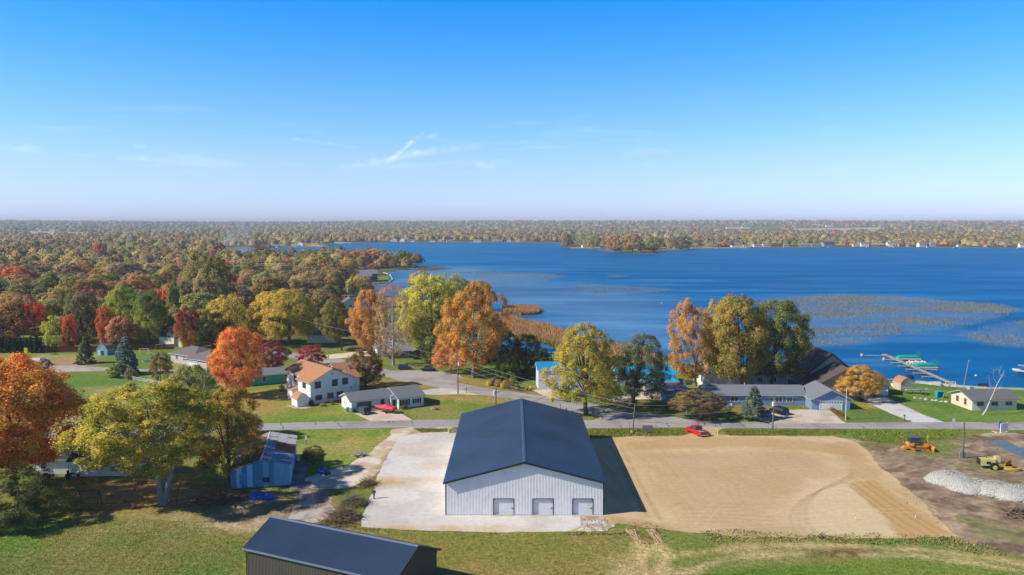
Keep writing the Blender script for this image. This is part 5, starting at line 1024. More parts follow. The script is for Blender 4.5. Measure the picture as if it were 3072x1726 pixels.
tp('sycamore_tree', 'lower orange sycamore boughs left of the big sycamore trunk', 1352, 1118, 1000, 110, 1104, 'c08038', 'b5783c', 'dome', seed=34, bark=BARKW, **MED)
tp('shade_tree', 'small lime tree at the corner of the brown house', 1289, 1096, 1010, 44, 1092, '8f9a3c', '7c8834', 'oval', seed=35, **MIN)
for i, (u, vb, vt_, wd, c, c2, tx) in enumerate([(1505, 1118, 985, 100, '5c6438', '4a5430', 'dark green tree right of the big orange sycamore'), (1580, 1112, 1003, 90, '5a5c34', '6e5a30', 'dark brown-green tree beside the blue channel water'), (1522, 1140, 1062, 72, '7a8a2a', '5f7228', 'bright green low bush under the dark lakeside trees'), (1556, 1128, 1045, 64, '7d5c30', '5f5430', 'rusty brown low tree under the dark lakeside trees'), (1620, 1094, 1040, 56, '54562e', '484c2a', 'low dark shrubs at the edge of the channel'), (1656, 1092, 1056, 44, '6a5a34', '54502c', 'dark bush right of the channel water')]):
    tp('lakeside_tree', tx, u, vb, vt_, wd, vb - 3, c, c2, 'dome' if i > 1 else 'round', seed=36 + i, **MED)
tp('maple_tree', 'feathery yellow and green maple on the grass island at the road junction', 1758, 1243, 972, 212, 1205, 'b39a2c', '8b8c30', 'dome', seed=43, uc=1748, tr=.5, ncl=260, nlf=170, rc=.13, size=.0165, limbs=30, twigs=3, inner=.4)
tp('willow_tree', 'dark grey-green willow with dark trunk beside the blue-roofed garage', 1890, 1222, 1000, 160, 1190, '6f785a', '55603f', 'round', seed=44, uc=1925, tr=.6, ncl=240, nlf=170, rc=.16, size=.018, droop=.12, inner=.35)
tp('shade_tree', 'small feathery green tree on the curb left of the willow', 1834, 1206, 1150, 74, 1196, '7c823c', '6b7238', 'dome', seed=45, **MED)
tp('sycamore_tree', 'orange-brown sycamore with pale slim trunks left of the tall lake trees', 2090, 1170, 895, 140, 1135, 'b98a44', 'a8823c', 'oval', seed=46, uc=2072, bark=BARKW, limbs=22, twigs=2, ncl=230, nlf=190, rc=.14, size=.0165)
tp('cottonwood_tree', 'broad brown-green tree, middle of the three tall lake trees', 2232, 1176, 887, 184, 1140, 'a3863c', '7f7f30', 'round', seed=47, uc=2208, ncl=300, nlf=260, rc=.17, size=.017)
tp('cottonwood_tree', 'olive green tree, right-hand one of the three tall lake trees', 2312, 1168, 900, 188, 1130, '7b7c36', '656a32', 'round', seed=48, uc=2325, ncl=300, nlf=260, rc=.17, size=.017)
tp('sycamore_tree', 'brown-topped tree between the orange sycamore and the broad lake tree', 2150, 1150, 893, 110, 1120, 'a98d54', '97814a', 'oval', seed=49, bark=BARKW, **MED)
tp('honeylocust_tree', 'rounded golden-yellow tree in front of the brown-roofed lake house', 2580, 1204, 1098, 120, 1184, 'c29a2a', 'b8923c', 'dome', seed=50, **HERO)
tp('crabapple_tree', 'low wide brown-green crabapple with many stems by the road', 2094, 1256, 1170, 158, 1233, '7f7a3c', '7d5f40', 'dome', seed=51, ncl=180, nlf=150, rc=.18, size=.024, limbs=14, tr=.28)
tp('spruce_tree', 'blue-green spruce in front of the dusty-blue ranch house', 2259, 1261, 1156, 80, 1250, '66745e', '56654f', 'cone', seed=52, ncl=240, nlf=90, rc=.15, size=.034, flat_=.4, droop=.08, limbs=6)
tp('crabapple_tree', 'small bronze bush-like tree right of the old blue shed', 942, 1394, 1338, 68, 1386, '7a6a3a', '66603a', 'dome', seed=53, ncl=110, nlf=120, rc=.22, size=.03, limbs=9)
tp('shrub', 'large grey-green bush at the lower left edge', 60, 1568, 1408, 250, 1560, '74793c', '5a6038', 'dome', seed=54, limbs=8, cat='shrub', ncl=220, nlf=230, rc=.16, size=.018)
tp('shrub', 'reddish bare bush beside the cottage terrace', 122, 1462, 1425, 60, 1460, '7a5a48', '6d5c3a', 'dome', seed=55, limbs=5, cat='shrub', **MIN)
tp('ornamental_tree', 'tiny dark-red tree on the lake bank near the dock', 2728, 1144, 1124, 24, 1140, '6d3038', '5a2830', 'round', seed=56, **MIN)
tp('shrub', 'rounded red bush at the corner of the small white gambrel shed', 933, 1217, 1199, 17, 1216, '8a2c30', '742428', 'round', seed=57, limbs=1, cat='shrub', **MIN)
SHR = [(660, 1170, 26, 14, '46602c', 'clipped green shrub, left one beneath the teal house'), (688, 1176, 34, 16, '46602c', 'clipped green shrub, right one beneath the teal house'), (846, 1176, 18, 22, '7a7440', 'square tan hedge between teal house and white house'), (541, 1086, 20, 16, '7a5c50', 'bronze shrub against the hip-roofed house wall'), (608, 1104, 28, 18, '6b7a2c', 'olive shrub left of the orange maple by the garage'), (2185, 1240, 20, 22, '8c9434', 'yellow-green shrub before the blue ranch house'), (2418, 1132, 26, 30, '7a8a48', 'rounded sage bush beside the brown-roofed lake house'), (2565, 1188, 22, 14, '8a2238', 'crimson low shrub left of the golden tree trunk'), (2578, 1203, 24, 12, '8a4a30', 'rust-red low shrub at the foot of the golden tree'), (1246, 1078, 22, 12, '2e3a28', 'dark shrub under the brown house window'), (1268, 1080, 16, 12, '2e3a28', 'dark shrub at the right corner of the brown house'), (1214, 1228, 20, 14, '6d5a30', 'bronze shrub at the ranch house corner'), (1195, 1222, 18, 12, '8a8a34', 'lime shrub behind the covered boat'), (968, 1219, 20, 9, 'a58a54', 'pale tan shrub along the two-storey house'), (998, 1214, 14, 12, '6d6a3a', 'small olive shrub along the two-storey house wall')]
for i, (u, vb, wd, hp, c, tx) in enumerate(SHR): tp('shrub', tx, u, vb, vb - hp, wd, vb - .5, c, None, 'dome', seed=58 + i % 3, limbs=1, cat='shrub', **MIN)
# flower bed at the road bend
for i, (u, vb, wd, hp, c, tx) in enumerate([(1466, 1157, 16, 12, 'c9b02a', 'bright yellow mound at the left end of the flower bed'), (1478, 1154, 16, 16, '6a7a80', 'blue-grey mound left in the flower bed'), (1484, 1143, 22, 12, '9c7d44', 'tan dried shrub at the back of the flower bed'), (1492, 1160, 14, 8, 'b88c3a', 'low golden clump in the flower bed'), (1496, 1156, 24, 18, 'a67d44', 'left large tan hydrangea in the flower bed'), (1507, 1166, 12, 17, 'd2ba1e', 'tallest lemon-yellow plant in the flower bed'), (1520, 1157, 26, 18, 'a98244', 'right large tan hydrangea in the flower bed'), (1540, 1150, 26, 20, '7b7a38', 'loose olive grass clump behind the flower bed'), (1553, 1166, 16, 12, '3f5c34', 'dark green mound in the flower bed'), (1551, 1170, 12, 8, 'b08a34', 'small ochre mound at the front of the flower bed'), (1583, 1169, 14, 9, 'a8862c', 'ochre mound near the right end of the flower bed'), (1592, 1169, 18, 11, 'cdb81e', 'lemon-yellow mound at the right end of the flower bed'), (1546, 1140, 34, 24, '6f7a30', 'spreading green shrub behind the flower bed'), (1598, 1138, 40, 22, '5f6a2e', 'spreading green shrub by the white boathouse')]):
    tp('shrub', tx, u, vb, vb - hp, wd, vb - .5, c, None, 'dome', seed=58 + i % 3, limbs=1, cat='shrub', **MIN)
sheet('flower_bed', PX([(1462, 1156), (1500, 1164), (1560, 1175), (1612, 1174), (1600, 1166), (1540, 1158), (1480, 1146)]), .04, DIRT, flat('5a4d44', '4a4038', 2), .4, .3)
# red barberry hedge by the blue garage drive
hd = MB()
hs_ = []
for i in range(9):
    f = i / 8; u = 2478 + (2538 - 2478) * f; v = 1221 + (1257 - 1221) * f
    tp('hedge_bush', 'rusty red bush in the row between driveway and lawn, %s from the far end' % ['first', 'second', 'third', 'fourth', 'fifth', 'sixth', 'seventh', 'eighth', 'ninth'][i], u, v, v - 10, 15, v - .5, 'a5672e', '7d4a24', 'dome', seed=58 + i % 3, limbs=1, cat='bush', group='red hedge row beside the driveway', **MIN)
# --- lake point trees
for i, (u, vb, vt_, wd, c, c2, tx) in enumerate([(1136, 802, 747, 96, 'b08a3c', '9c7c34', 'broad golden-brown tree on the lake point'), (1206, 800, 752, 54, '5f7238', '6f7a38', 'dark green tree at the very tip of the lake point'), (1092, 796, 744, 60, '9c7048', '8a6840', 'russet tree left of the golden one on the lake point'), (1050, 800, 750, 70, '9c5c38', '8a6a3a', 'reddish tree at the root of the lake point'), (1045, 838, 775, 62, 'a8843a', '8f8034', 'amber tree beside the slate-blue house'), (1185, 808, 775, 34, '6a5a40', '7a6848', 'thin brown tree beside the dark boathouse'), (1122, 824, 790, 36, '9a6c48', '8a6040', 'thin coppery tree before the golden one'), (1022, 792, 736, 34, '6d7648', '5f6a3e', 'narrow olive tree standing above the others left of the point'), (930, 792, 745, 74, '6d7a48', '7a7c44', 'grey-green domed tree against the far water'), (838, 775, 749, 34, '7a6c5c', '6d6252', 'small bare brown tree against the blue inlet'), (778, 784, 735, 46, '7d4a48', '6a4444', 'plum-coloured tree by the blue inlet'), (1060, 884, 830, 52, 'a5a04a', '8f9440', 'yellow-green tree alone by the brown inlet'), (975, 852, 768, 105, '8f7c3c', '7f7636', 'large olive-gold tree left of the slate-blue house'), (920, 885, 848, 52, 'c2402c', 'a83a2a', 'small scarlet tree among the green ones'), (1000, 860, 795, 60, '7d5436', '6d4a30', 'dark russet tree behind the inlet')]):
    tp('point_tree', tx, u, vb, vt_, wd, vb - 4, c, c2, 'round', seed=70 + i % 6, ncl=80, nlf=90, rc=.24, size=.04, limbs=3)
# --- wooded point across the lake and its neighbours
for i, (u, vb, vt_, wd, c, tx) in enumerate([(1845, 757, 706, 56, 'a87a4c', 'coppery tree at the left of the far wooded point'), (1898, 758, 700, 66, '9a8044', 'tallest olive-brown tree on the far wooded point'), (1960, 756, 706, 58, '80803f', 'green-brown tree on the right of the far wooded point'), (1920, 756, 728, 36, '8f9a84', 'pale grey-green willow on the far wooded point'), (1780, 745, 703, 44, '9a8f54', 'yellow-green tree left of the far wooded point'), (1700, 742, 700, 32, '8f6f58', 'bare brown tree on the sand spit'), (2045, 748, 710, 56, '6d6244', 'dark tree right of the far wooded point'), (1755, 738, 706, 34, '7f8a58', 'soft green tree behind the small white house'), (2090, 742, 716, 26, '73794e', 'olive tree behind the blue shore house'), (2262, 733, 708, 28, 'b39a3c', 'golden tree among the far shore houses')]):
    tp('point_tree', tx, u, vb, vt_, wd, vb - 3, c, None, 'round', seed=70 + i % 6, ncl=80, nlf=90, rc=.24, size=.045, limbs=2)
# --- the woods to the left: each tree that shows is its own thing
PAL = [('8f8040', 'olive-gold', 6), ('7c7840', 'olive green', 6), ('97714a', 'russet', 4), ('94825c', 'grey-brown', 6), ('868650', 'sage green', 4), ('a58c42', 'mustard', 5), ('6c733e', 'dark green', 3), ('b8643a', 'orange', 1.4), ('b24c36', 'scarlet', .5), ('85484a', 'wine-red', .6), ('978070', 'mauve-brown', 2), ('a27a42', 'amber', 4.5), ('6a7058', 'blue-green', 1)]
WTS = [p[2] for p in PAL]
MARKS = [('the far left edge', (0, 860)), ('the round-topped shed', (299, 1030)), ('the golden maples by the curve', (800, 1000)), ('the small scarlet tree', (920, 880)), ('the bright red pair of trees', (490, 860)), ('the blue inlet', (740, 770)), ('the tan field on the horizon', (200, 715)), ('the slate-blue house', (1090, 840)), ('the cream-roofed inlet house', (1030, 900)), ('the fresh-green tree', (373, 960)), ('the plum-coloured tree', (780, 780)), ('the middle of the left woods', (450, 800)), ('the brown inlet', (1060, 860)), ('the far left horizon', (60, 760)), ('the smoke by the inlet', (690, 750))]
fixed = []
for o in list(COL.objects):
    if o.parent is None and o.get('category') in ('tree', 'house', 'shed', 'garage', 'boathouse'): fixed.append((o.location.x, o.location.y, 8 if o['category'] != 'tree' else 5))
FK = ['round', 'oval', 'dome', 'round', 'oval', 'vase']
def px_of(x, y, z=0):
    dz = z - CAM_H; fw = y * math.cos(PITCH) - dz * math.sin(PITCH); up = y * math.sin(PITCH) + dz * math.cos(PITCH)
    return 1536 + FPX * x / fw, 863 - FPX * up / fw
sp = [(300, 838, 1000, 885, 'b8602e', 'a84428'), (480, 980, 868, 60, 'b04a28', 'c2702c'), (505, 985, 862, 34, 'c2802e', 'b86a2c'), (525, 1000, 830, 34, '6a7a34', '5f7030'), (600, 930, 760, 92, '8a7c3a', '7a7636'), (650, 925, 765, 80, '84782f', '6f6c34'), (630, 985, 810, 110, '938256', '8a7c48'), (560, 985, 840, 60, '7f7648', '6f6c40'), (140, 870, 790, 46, 'b8683c', '9a6a3a'), (295, 790, 730, 28, 'c04a38', 'b04434'), (660, 790, 732, 52, '85404a', '74404a'), (545, 815, 773, 30, '8a2f44', '7a3040'), (150, 905, 835, 56, '7a2f3c', '6d3a34'), (190, 910, 865, 30, 'c24a30', 'b05a34')]
cand = []
LFT = ['rounded', 'narrow', 'domed', 'billowing', 'upright', 'open-topped']
lab_seen = {}
def wood_tree(x, y, H, R, col, cname, kd, col2=None, seed=0):
    u, v = px_of(x, y, H * .6); best = min(MARKS, key=lambda m: math.hypot(m[1][0] - u, (m[1][1] - v) * 1.6)); du = u - best[1][0]; dv = v - best[1][1]
    rel = ('left of' if du < -40 else 'right of' if du > 40 else ('just above' if dv < 0 else 'just below'))
    dep = 'far off' if y > 650 else ('midway' if y > 420 else 'near')
    sz = 'tall' if H > 15.5 else ('small' if H < 10.5 else 'mid-sized')
    base = '%s %s %s tree, %s, %s %s' % (sz, LFT[kd], cname, dep, rel, best[0])
    lab = base; q = 0
    while lab in lab_seen and q < 4: lab = base + [', leftmost', ' again', ' once more', ''][q] if False else base; break
    lab_seen[lab] = lab_seen.get(lab, 0) + 1
    far = y > 520
    t = tree('woodland_tree', lab, (x, y), H, R, H * (.12 if not far else .06), col, col2, FK[kd], seed=100 + kd + 6 * (seed % 2) + (20 if far else 0), ncl=70 if far else 110, nlf=110 if far else 150, rc=.27 if far else .22, size=.048 if far else .034, limbs=0, inner=.6, group='trees of the left woods')
    m = trunkproto(kd); o = link('trunk', m, t); o.scale = (R * .06, R * .06, H * .7)
TPR = {}
def trunkproto(k):
    if 0 not in TPR:
        m = MB().path([(0, 0, 0), (.1, .1, .5), (0, .2, 1)], [1.1, .8, .3], 6); ob = m.build('trunk', BARK, fix=False); TPR[0] = ob.data; bpy.data.objects.remove(ob)
    return TPR[0]
def shade(hexc, f, r):
    c = [int(hexc[i:i + 2], 16) for i in (0, 2, 4)]; j = [r.uniform(-9, 9) for _ in c]; return '%02x%02x%02x' % tuple(int(max(0, min(255, a * f + b))) for a, b in zip(c, j))
r = random.Random(11); placed = list(fixed)
def okspot(x, y, rad):
    return all((x - a) ** 2 + (y - b) ** 2 > ((rad + c) * .62) ** 2 for a, b, c in placed)
# hand-set ones first
for (u, vb, vt_, wd, c, c2) in sp[1:]:
    P = at(u, vb); H = hgt(P[1], vt_); R = wd / 2 * mpp(P[1]); nm = {'b04a28': 'fiery red-orange', 'c2802e': 'orange-gold', '6a7a34': 'feathery green', '8a7c3a': 'olive-gold', '84782f': 'deep olive', '938256': 'grey-gold', '7f7648': 'dull olive', 'b8683c': 'orange', 'c04a38': 'scarlet', '85404a': 'plum', '8a2f44': 'raspberry', '7a2f3c': 'wine-red', 'c24a30': 'scarlet'}[c]
    wood_tree(P[0], P[1], H, R, c, nm, r.choice((0, 1, 2)), c2, r.randrange(9)); placed.append((P[0], P[1], R))
clear = [PX(q) for q in ([(1050, 856), (1195, 856), (1195, 806), (1060, 812)], [(1000, 970), (1015, 898), (1240, 893), (1500, 950), (1500, 1000), (1180, 1000), (1000, 1020)], [(120, 1040), (300, 1040), (260, 1008), (60, 1004)], [(345, 815), (460, 815), (450, 795), (350, 795)], [(740, 1060), (1100, 1100), (1500, 1150), (1500, 1000), (1180, 1000), (1000, 1020), (900, 1000), (700, 1020)], [(100, 712), (290, 712), (300, 700), (80, 699)])]
count = 0; y = 262.0
stuffpts = []
while y < 1900:
    step = 12.0 + y * .0105; x0 = -.72 * y; x1 = at(1500, 700)[0] / at(1500, 700)[1] * y + 5
    xx = x0 + r.uniform(0, step)
    while xx < x1:
        x_ = xx + r.uniform(-2.5, 2.5); y_ = y + r.uniform(-3.5, 3.5); xx += step * r.uniform(.85, 1.2)
        u, v = px_of(x_, y_)
        if v > 1046 - max(0, u) * .004 or u > 1470: continue
        if float(lake_depth(np.array([x_]), np.array([y_]))[0]) > (-4 if y_ < 1100 else -55): continue
        if any(float(sdf(np.array([x_]), np.array([y_]), c)[()] if False else sdf(np.array([x_]), np.array([y_]), c)[0]) > 0 for c in clear): continue
        H = r.uniform(10, 16) if r.random() < .75 else r.uniform(15, 19.5); R = min(H * r.uniform(.4, .62), step * r.uniform(.6, .85))
        if not okspot(x_, y_, R): continue
        infr = -60 < u < 1500
        stand = float(fbm(np.array([x_]), np.array([y_]), 70, 88, 2)[0]); k = r.choices(range(len(PAL)), WTS)[0] if r.random() < .55 else [3, 0, 2, 5, 1, 4][int(np.clip((stand - .25) * 12, 0, 5))]; pc = PAL[k]
        if y_ < 900 and infr and count < 235:
            wood_tree(x_, y_, H, R, shade(pc[0], r.uniform(.85, 1.12), r), pc[1], r.randrange(6), shade(PAL[r.choices(range(len(PAL)), WTS)[0]][0] if r.random() < .3 else pc[0], r.uniform(.8, 1.1), r), r.randrange(9)); count += 1; placed.append((x_, y_, R))
        else: stuffpts.append((x_, y_, 0, H, R, pc[0]))
    y += step * .95
print('woods individuals', count, 'stuff', len(stuffpts))
dupl = [k for k, v in lab_seen.items() if v > 1]; print('shared labels', len(dupl), 'of', len(lab_seen))
# --- everything further off reads as one mass of woods
def far_woods():
    rs = np.random.RandomState(4); pts = list(stuffpts)
    n = 15000; q = rs.rand(n); yy = 560 * (9500 / 560) ** (q ** .8); tx = rs.uniform(-.74, .82, n)
    X = yy * tx; keep = lake_depth(X, yy) < -np.where(yy > 1100, 55, 8); X = X[keep]; yy = yy[keep]; tx = tx[keep]
    hz = hill(X, yy)
    fields = [PX(q) for q in ([(90, 712), (300, 711), (310, 700), (70, 699)], [(1700, 744), (2000, 735), (2240, 744), (2300, 728), (2020, 726)], [(2390, 738), (2600, 738), (2610, 727), (2380, 726)], [(2380, 700), (2640, 700), (2640, 694), (2380, 694)], [(2160, 698), (2330, 698), (2330, 693), (2160, 693)], [(640, 790), (1500, 790), (1500, 735), (640, 735)])]
    ok = np.ones(len(X), bool)
    for f in fields: ok &= sdf(X, yy, f) < 0
    # patchy: hedgerows and open ground between woods
    ok &= (fbm(X, yy, 260, 91, 3) > .36) | (yy < 1700) | (yy > 5200)
    r2 = random.Random(3)
    for x, y, z in zip(X[ok], yy[ok], hz[ok]):
        if x < 0.02 * y and y < 1900: continue           # the grid above fills this part
        k = r2.choices(range(len(PAL)), WTS)[0]; g = (y / 1500) ** .55 if y > 1500 else 1
        pts.append((x, y, z, r2.uniform(9, 17) * (1 + (g - 1) * .25), r2.uniform(5, 10) * g, PAL[k][0]))
    # tree line along the far shores
    for (ua, va, ub, vb, n_) in [(600, 744, 990, 738, 50), (1000, 728, 1560, 724.5, 120), (1560, 725, 1690, 727, 26), (1690, 740, 1830, 742, 24), (1990, 748, 2080, 743, 18), (2080, 741, 3250, 739, 150)]:
        for i in range(n_):
            f = r2.random(); P = at(ua + (ub - ua) * f, va + (vb - va) * f - r2.uniform(1.3, 5.5)); k = r2.choices(range(len(PAL)), WTS)[0]; pts.append((P[0], P[1], 0, r2.uniform(11, 19), r2.uniform(5.5, 10), PAL[k][0]))
    P = np.array([p[:5] for p in pts]); m = len(P); cols = np.array([C(shade(p[5], r2.uniform(.8, 1.15), r2)) for p in pts])
    near = P[:, 1] < 1250; parts = []
    mean = np.array(C('7c7452')); lowf = fbm(P[:, 0], P[:, 1], 220, 77, 3)[:, None]; cols = cols * (.75 + .7 * lowf); cols = cols * .6 + mean * .4 * (cols.mean(1) / mean.mean())[:, None] ** .5
    PA, CA = P, cols
    for sel, K, s0, s1 in ((near, 260, .08, .16), (~near, 44, .16, .3)):
        parts.append(blob(rs, PA[sel], CA[sel], K, s0, s1))
    V = np.concatenate([p[0] for p in parts]); cc = np.concatenate([p[1] for p in parts]); NN = np.concatenate([p[2] for p in parts]); print('far trees', len(P), 'near', near.sum())
    mt = bpy.data.materials.new('far_leaves'); mt.use_nodes = True; t = mt.node_tree; p = t.nodes['Principled BSDF']; p.inputs['Roughness'].default_value = 1; p.inputs['Specular IOR Level'].default_value = 0
    at_ = t.nodes.new('ShaderNodeAttribute'); at_.attribute_name = 'col'; t.links.new(at_.outputs['Color'], p.inputs['Base Color'])
    o = link('distant_woods', mesh_np('distant_woods', V, np.arange(len(V)).reshape(-1, 3), mt, cc.astype(np.float32), nrm=NN)); tag(o, 'hazy patchwork of autumn woods stretching to the horizon', 'woodland', kind='stuff'); print('far tris', len(V) // 3)
    global FARMAT; FARMAT = mt
def blob(rs, P, cols, K, s0, s1):
    m = len(P); d = rs.randn(m, K, 3); d[..., 2] = np.abs(d[..., 2]) * .9 + .0; d /= np.linalg.norm(d, axis=2)[..., None]
    R = P[:, 4][:, None, None]; H = P[:, 3][:, None, None]
    lobe = 1 + .22 * np.sin(np.arctan2(d[..., 1], d[..., 0]) * 3 + rs.rand(m)[:, None] * 6)[..., None]
    c = d * np.concatenate([R * lobe, R * lobe, H * .72 * np.ones_like(lobe)], 2) * rs.uniform(.75, 1.02, (m, K, 1)) + np.stack([P[:, 0], P[:, 1], P[:, 2] + P[:, 3] * .25], 1)[:, None, :]
    nr = d * 1.0 + rs.randn(m, K, 3) * .42; nr /= np.linalg.norm(nr, axis=2)[..., None]; a = np.cross(nr, rs.randn(m, K, 3)); a /= np.linalg.norm(a, axis=2)[..., None]; b = np.cross(nr, a); s = R * rs.uniform(s0, s1, (m, K, 1))
    V = np.stack([c + a * s, c + b * s * .85 - a * s * .5, c - b * s * .85 - a * s * .5], 2).reshape(-1, 3)
    cc = np.repeat((cols[:, None, :] * rs.uniform(.9, 1.3, (m, K, 1))).reshape(-1, 3), 3, 0)
    sn = d + np.array([0, 0, .35]) + rs.randn(m, K, 3) * .12; sn /= np.linalg.norm(sn, axis=2)[..., None]
    # a closed low dome inside each crown so no gaps show through
    na = 7; an = np.arange(na) * 2 * np.pi / na; T = [(np.cos(a), np.sin(a), .0) for a in an] + [(.8 * np.cos(a + .4), .8 * np.sin(a + .4), .55) for a in an] + [(0, 0, .95)]
    T = np.array(T); Fc = [(i, (i + 1) % na, na + i) for i in range(na)] + [((i + 1) % na, na + (i + 1) % na, na + i) for i in range(na)] + [(na + i, na + (i + 1) % na, 2 * na) for i in range(na)]
    Fc = np.array(Fc); G = T[Fc].reshape(-1, 3); rot = rs.rand(m) * 6.28; cs, sn2 = np.cos(rot)[:, None], np.sin(rot)[:, None]; wob = rs.uniform(.78, .98, (m, 1))
    gx = (G[:, 0] * cs - G[:, 1] * sn2) * P[:, 4][:, None] * wob; gy = (G[:, 0] * sn2 + G[:, 1] * cs) * P[:, 4][:, None] * wob; gz = G[:, 2][None] * P[:, 3][:, None] * .78
    Vc = np.stack([gx + P[:, 0][:, None], gy + P[:, 1][:, None], gz + (P[:, 2] + P[:, 3] * .2)[:, None]], 2).reshape(-1, 3)
    nc = np.stack([gx / P[:, 4][:, None], gy / P[:, 4][:, None], gz / P[:, 3][:, None] + .45], 2); nc /= np.linalg.norm(nc, axis=2)[..., None]; k3 = G.shape[0]
    return np.concatenate([V, Vc]), np.concatenate([cc, np.repeat(cols * 1.0, k3, 0)]), np.concatenate([np.repeat(sn.reshape(-1, 3), 3, 0), nc.reshape(-1, 3)])
far_woods()
# --- reeds, lake weeds, rough grass, leaves: stuff
def blades(name, label, cat, polys, n, h, wd, z, cols, bend=.25, seed=0, edge=None, dens=None):
    rs = np.random.RandomState(seed); out = []
    for poly, k in zip(polys, n):
        xs = [p[0] for p in poly]; ys = [p[1] for p in poly]; x = rs.uniform(min(xs), max(xs), k * 3); y = rs.uniform(min(ys), max(ys), k * 3)
        f = sdf(x, y, poly) + (fbm(x, y, 9, 95) - .5) * (edge or 3)
        ok = f > 0
        if dens: ok &= rs.rand(len(x)) < dens(x, y)
        out.append(np.stack([x[ok], y[ok]], 1)[:k])
    P = np.concatenate(out); m = len(P); t = rs.rand(m) * np.pi; a = np.stack([np.cos(t), np.sin(t), 0 * t], 1) * (wd * rs.uniform(.6, 1.5, m))[:, None]
    top = np.stack([rs.randn(m) * bend * h, rs.randn(m) * bend * h, h * rs.uniform(.55, 1.2, m)], 1); b = np.column_stack([P, np.full(m, z)])
    V = np.stack([b - a, b + a, b + top], 1).reshape(-1, 3); cl = np.array([C(c) for c in cols]); cc = cl[rs.randint(0, len(cl), m)] * rs.uniform(.75, 1.25, (m, 1))
    o = link(name, mesh_np(name, V, np.arange(len(V)).reshape(-1, 3), FARMAT, np.repeat(cc, 3, 0).astype(np.float32))); tag(o, label, cat, kind='stuff')
REED = [PX(q) for q in ([(1508, 926), (1540, 921), (1600, 922), (1626, 932), (1612, 941), (1560, 944), (1510, 940)], [(1440, 935), (1500, 946), (1545, 955), (1580, 968), (1640, 976), (1672, 990), (1740, 1018), (1820, 1034), (1900, 1046), (1960, 1062), (2008, 1084), (2000, 1104), (1900, 1080), (1800, 1062), (1700, 1050), (1668, 1034), (1600, 1020), (1540, 1008), (1500, 1000), (1440, 975)])]
blades('marsh_reeds', 'tan dry reeds of the marsh between the trees and the lake', 'reeds', REED, [14000, 52000], 2.3, .14, -.5, ['c39a6a', 'b5875a', 'cba878', 'a87c50'], .12, 1)
blades('marsh_reeds', 'olive sedge fringe along the blue channel', 'reeds', [PX([(1560, 1005), (1668, 1020), (1700, 1040), (1680, 1052), (1660, 1036), (1600, 1024), (1540, 1020)])], [6000], 1.6, .14, -.4, ['8f8a44', 'a08f50', '7f8038'], .15, 2)
den = lambda x, y: np.clip((fbm(x, y * 1.0, 26, 97, 4) - .36) * 3.4, .04, 1)
blades('lake_weeds', 'thin brownish bulrushes standing in the open lake', 'water plants', WEEDS, [64000, 20000, 12000, 9000, 900], 1.0, .04, WATER_Z - .05, ['848274', '8f8a76', '7c7c78', '98907a'], .06, 3, 8, den)
blades('shore_weeds', 'brown water plants off the tip of the lake point', 'water plants', [PX([(1240, 800), (1300, 800), (1360, 806), (1300, 812), (1240, 810)])], [2500], 1.1, .1, WATER_Z, ['8a7150', '7a6a4c'], .15, 4)
WEEDSTRIP = [PX(q) for q in ([(2100, 1598), (2200, 1590), (2330, 1600), (2480, 1606), (2560, 1600), (2700, 1604), (2860, 1608), (2960, 1634), (3040, 1668), (2960, 1668), (2800, 1638), (2600, 1634), (2300, 1630), (2120, 1622)], [(1700, 1598), (1890, 1598), (1890, 1608), (1700, 1606)], [(1040, 1570), (1090, 1585), (1500, 1600), (1500, 1606), (1080, 1596)])]
blades('tall_weeds', 'ragged green and brown weeds along the lower edge of the sand lot', 'weeds', WEEDSTRIP, [2800, 260, 420], .3, .09, 0, ['7a8a40', '8d7c5c', '8a9450', '8a7a56', '9a8a5c'], .6, 5, 2, lambda x, y: np.clip((fbm(x, y, 4, 98) - .3) * 3, .05, 1))
VERGE = [PX(q) for q in ([(1738, 1288), (2070, 1288), (2055, 1305), (1850, 1311), (1738, 1316)], [(2165, 1290), (2540, 1291), (2540, 1307), (2190, 1306)], [(2540, 1291), (2880, 1292), (2890, 1330), (2700, 1345), (2560, 1320)], [(1240, 1287), (1345, 1287), (1345, 1297), (1265, 1299)])]
blades('verge_grass', 'rough tufted grass on the verge between road and sand lot', 'grass', VERGE, [6000, 6000, 7000, 1500], .35, .05, 0, ['6f8a2c', '8a8a3c', '5f7a28', 'a0935a'], .35, 6, 1)
blades('lawn_grass', 'longer grass blades catching light across the near field', 'grass', [PX([(-200, 1560), (560, 1560), (760, 1620), (700, 1760), (-300, 1760)]), PX([(1100, 1600), (1900, 1604), (3200, 1700), (3200, 1780), (1000, 1780)])], [26000, 30000], .16, .035, 0, ['6f8a34', '8f9450', '5f7a2c', 'a39a5c'], .5, 7, 1)
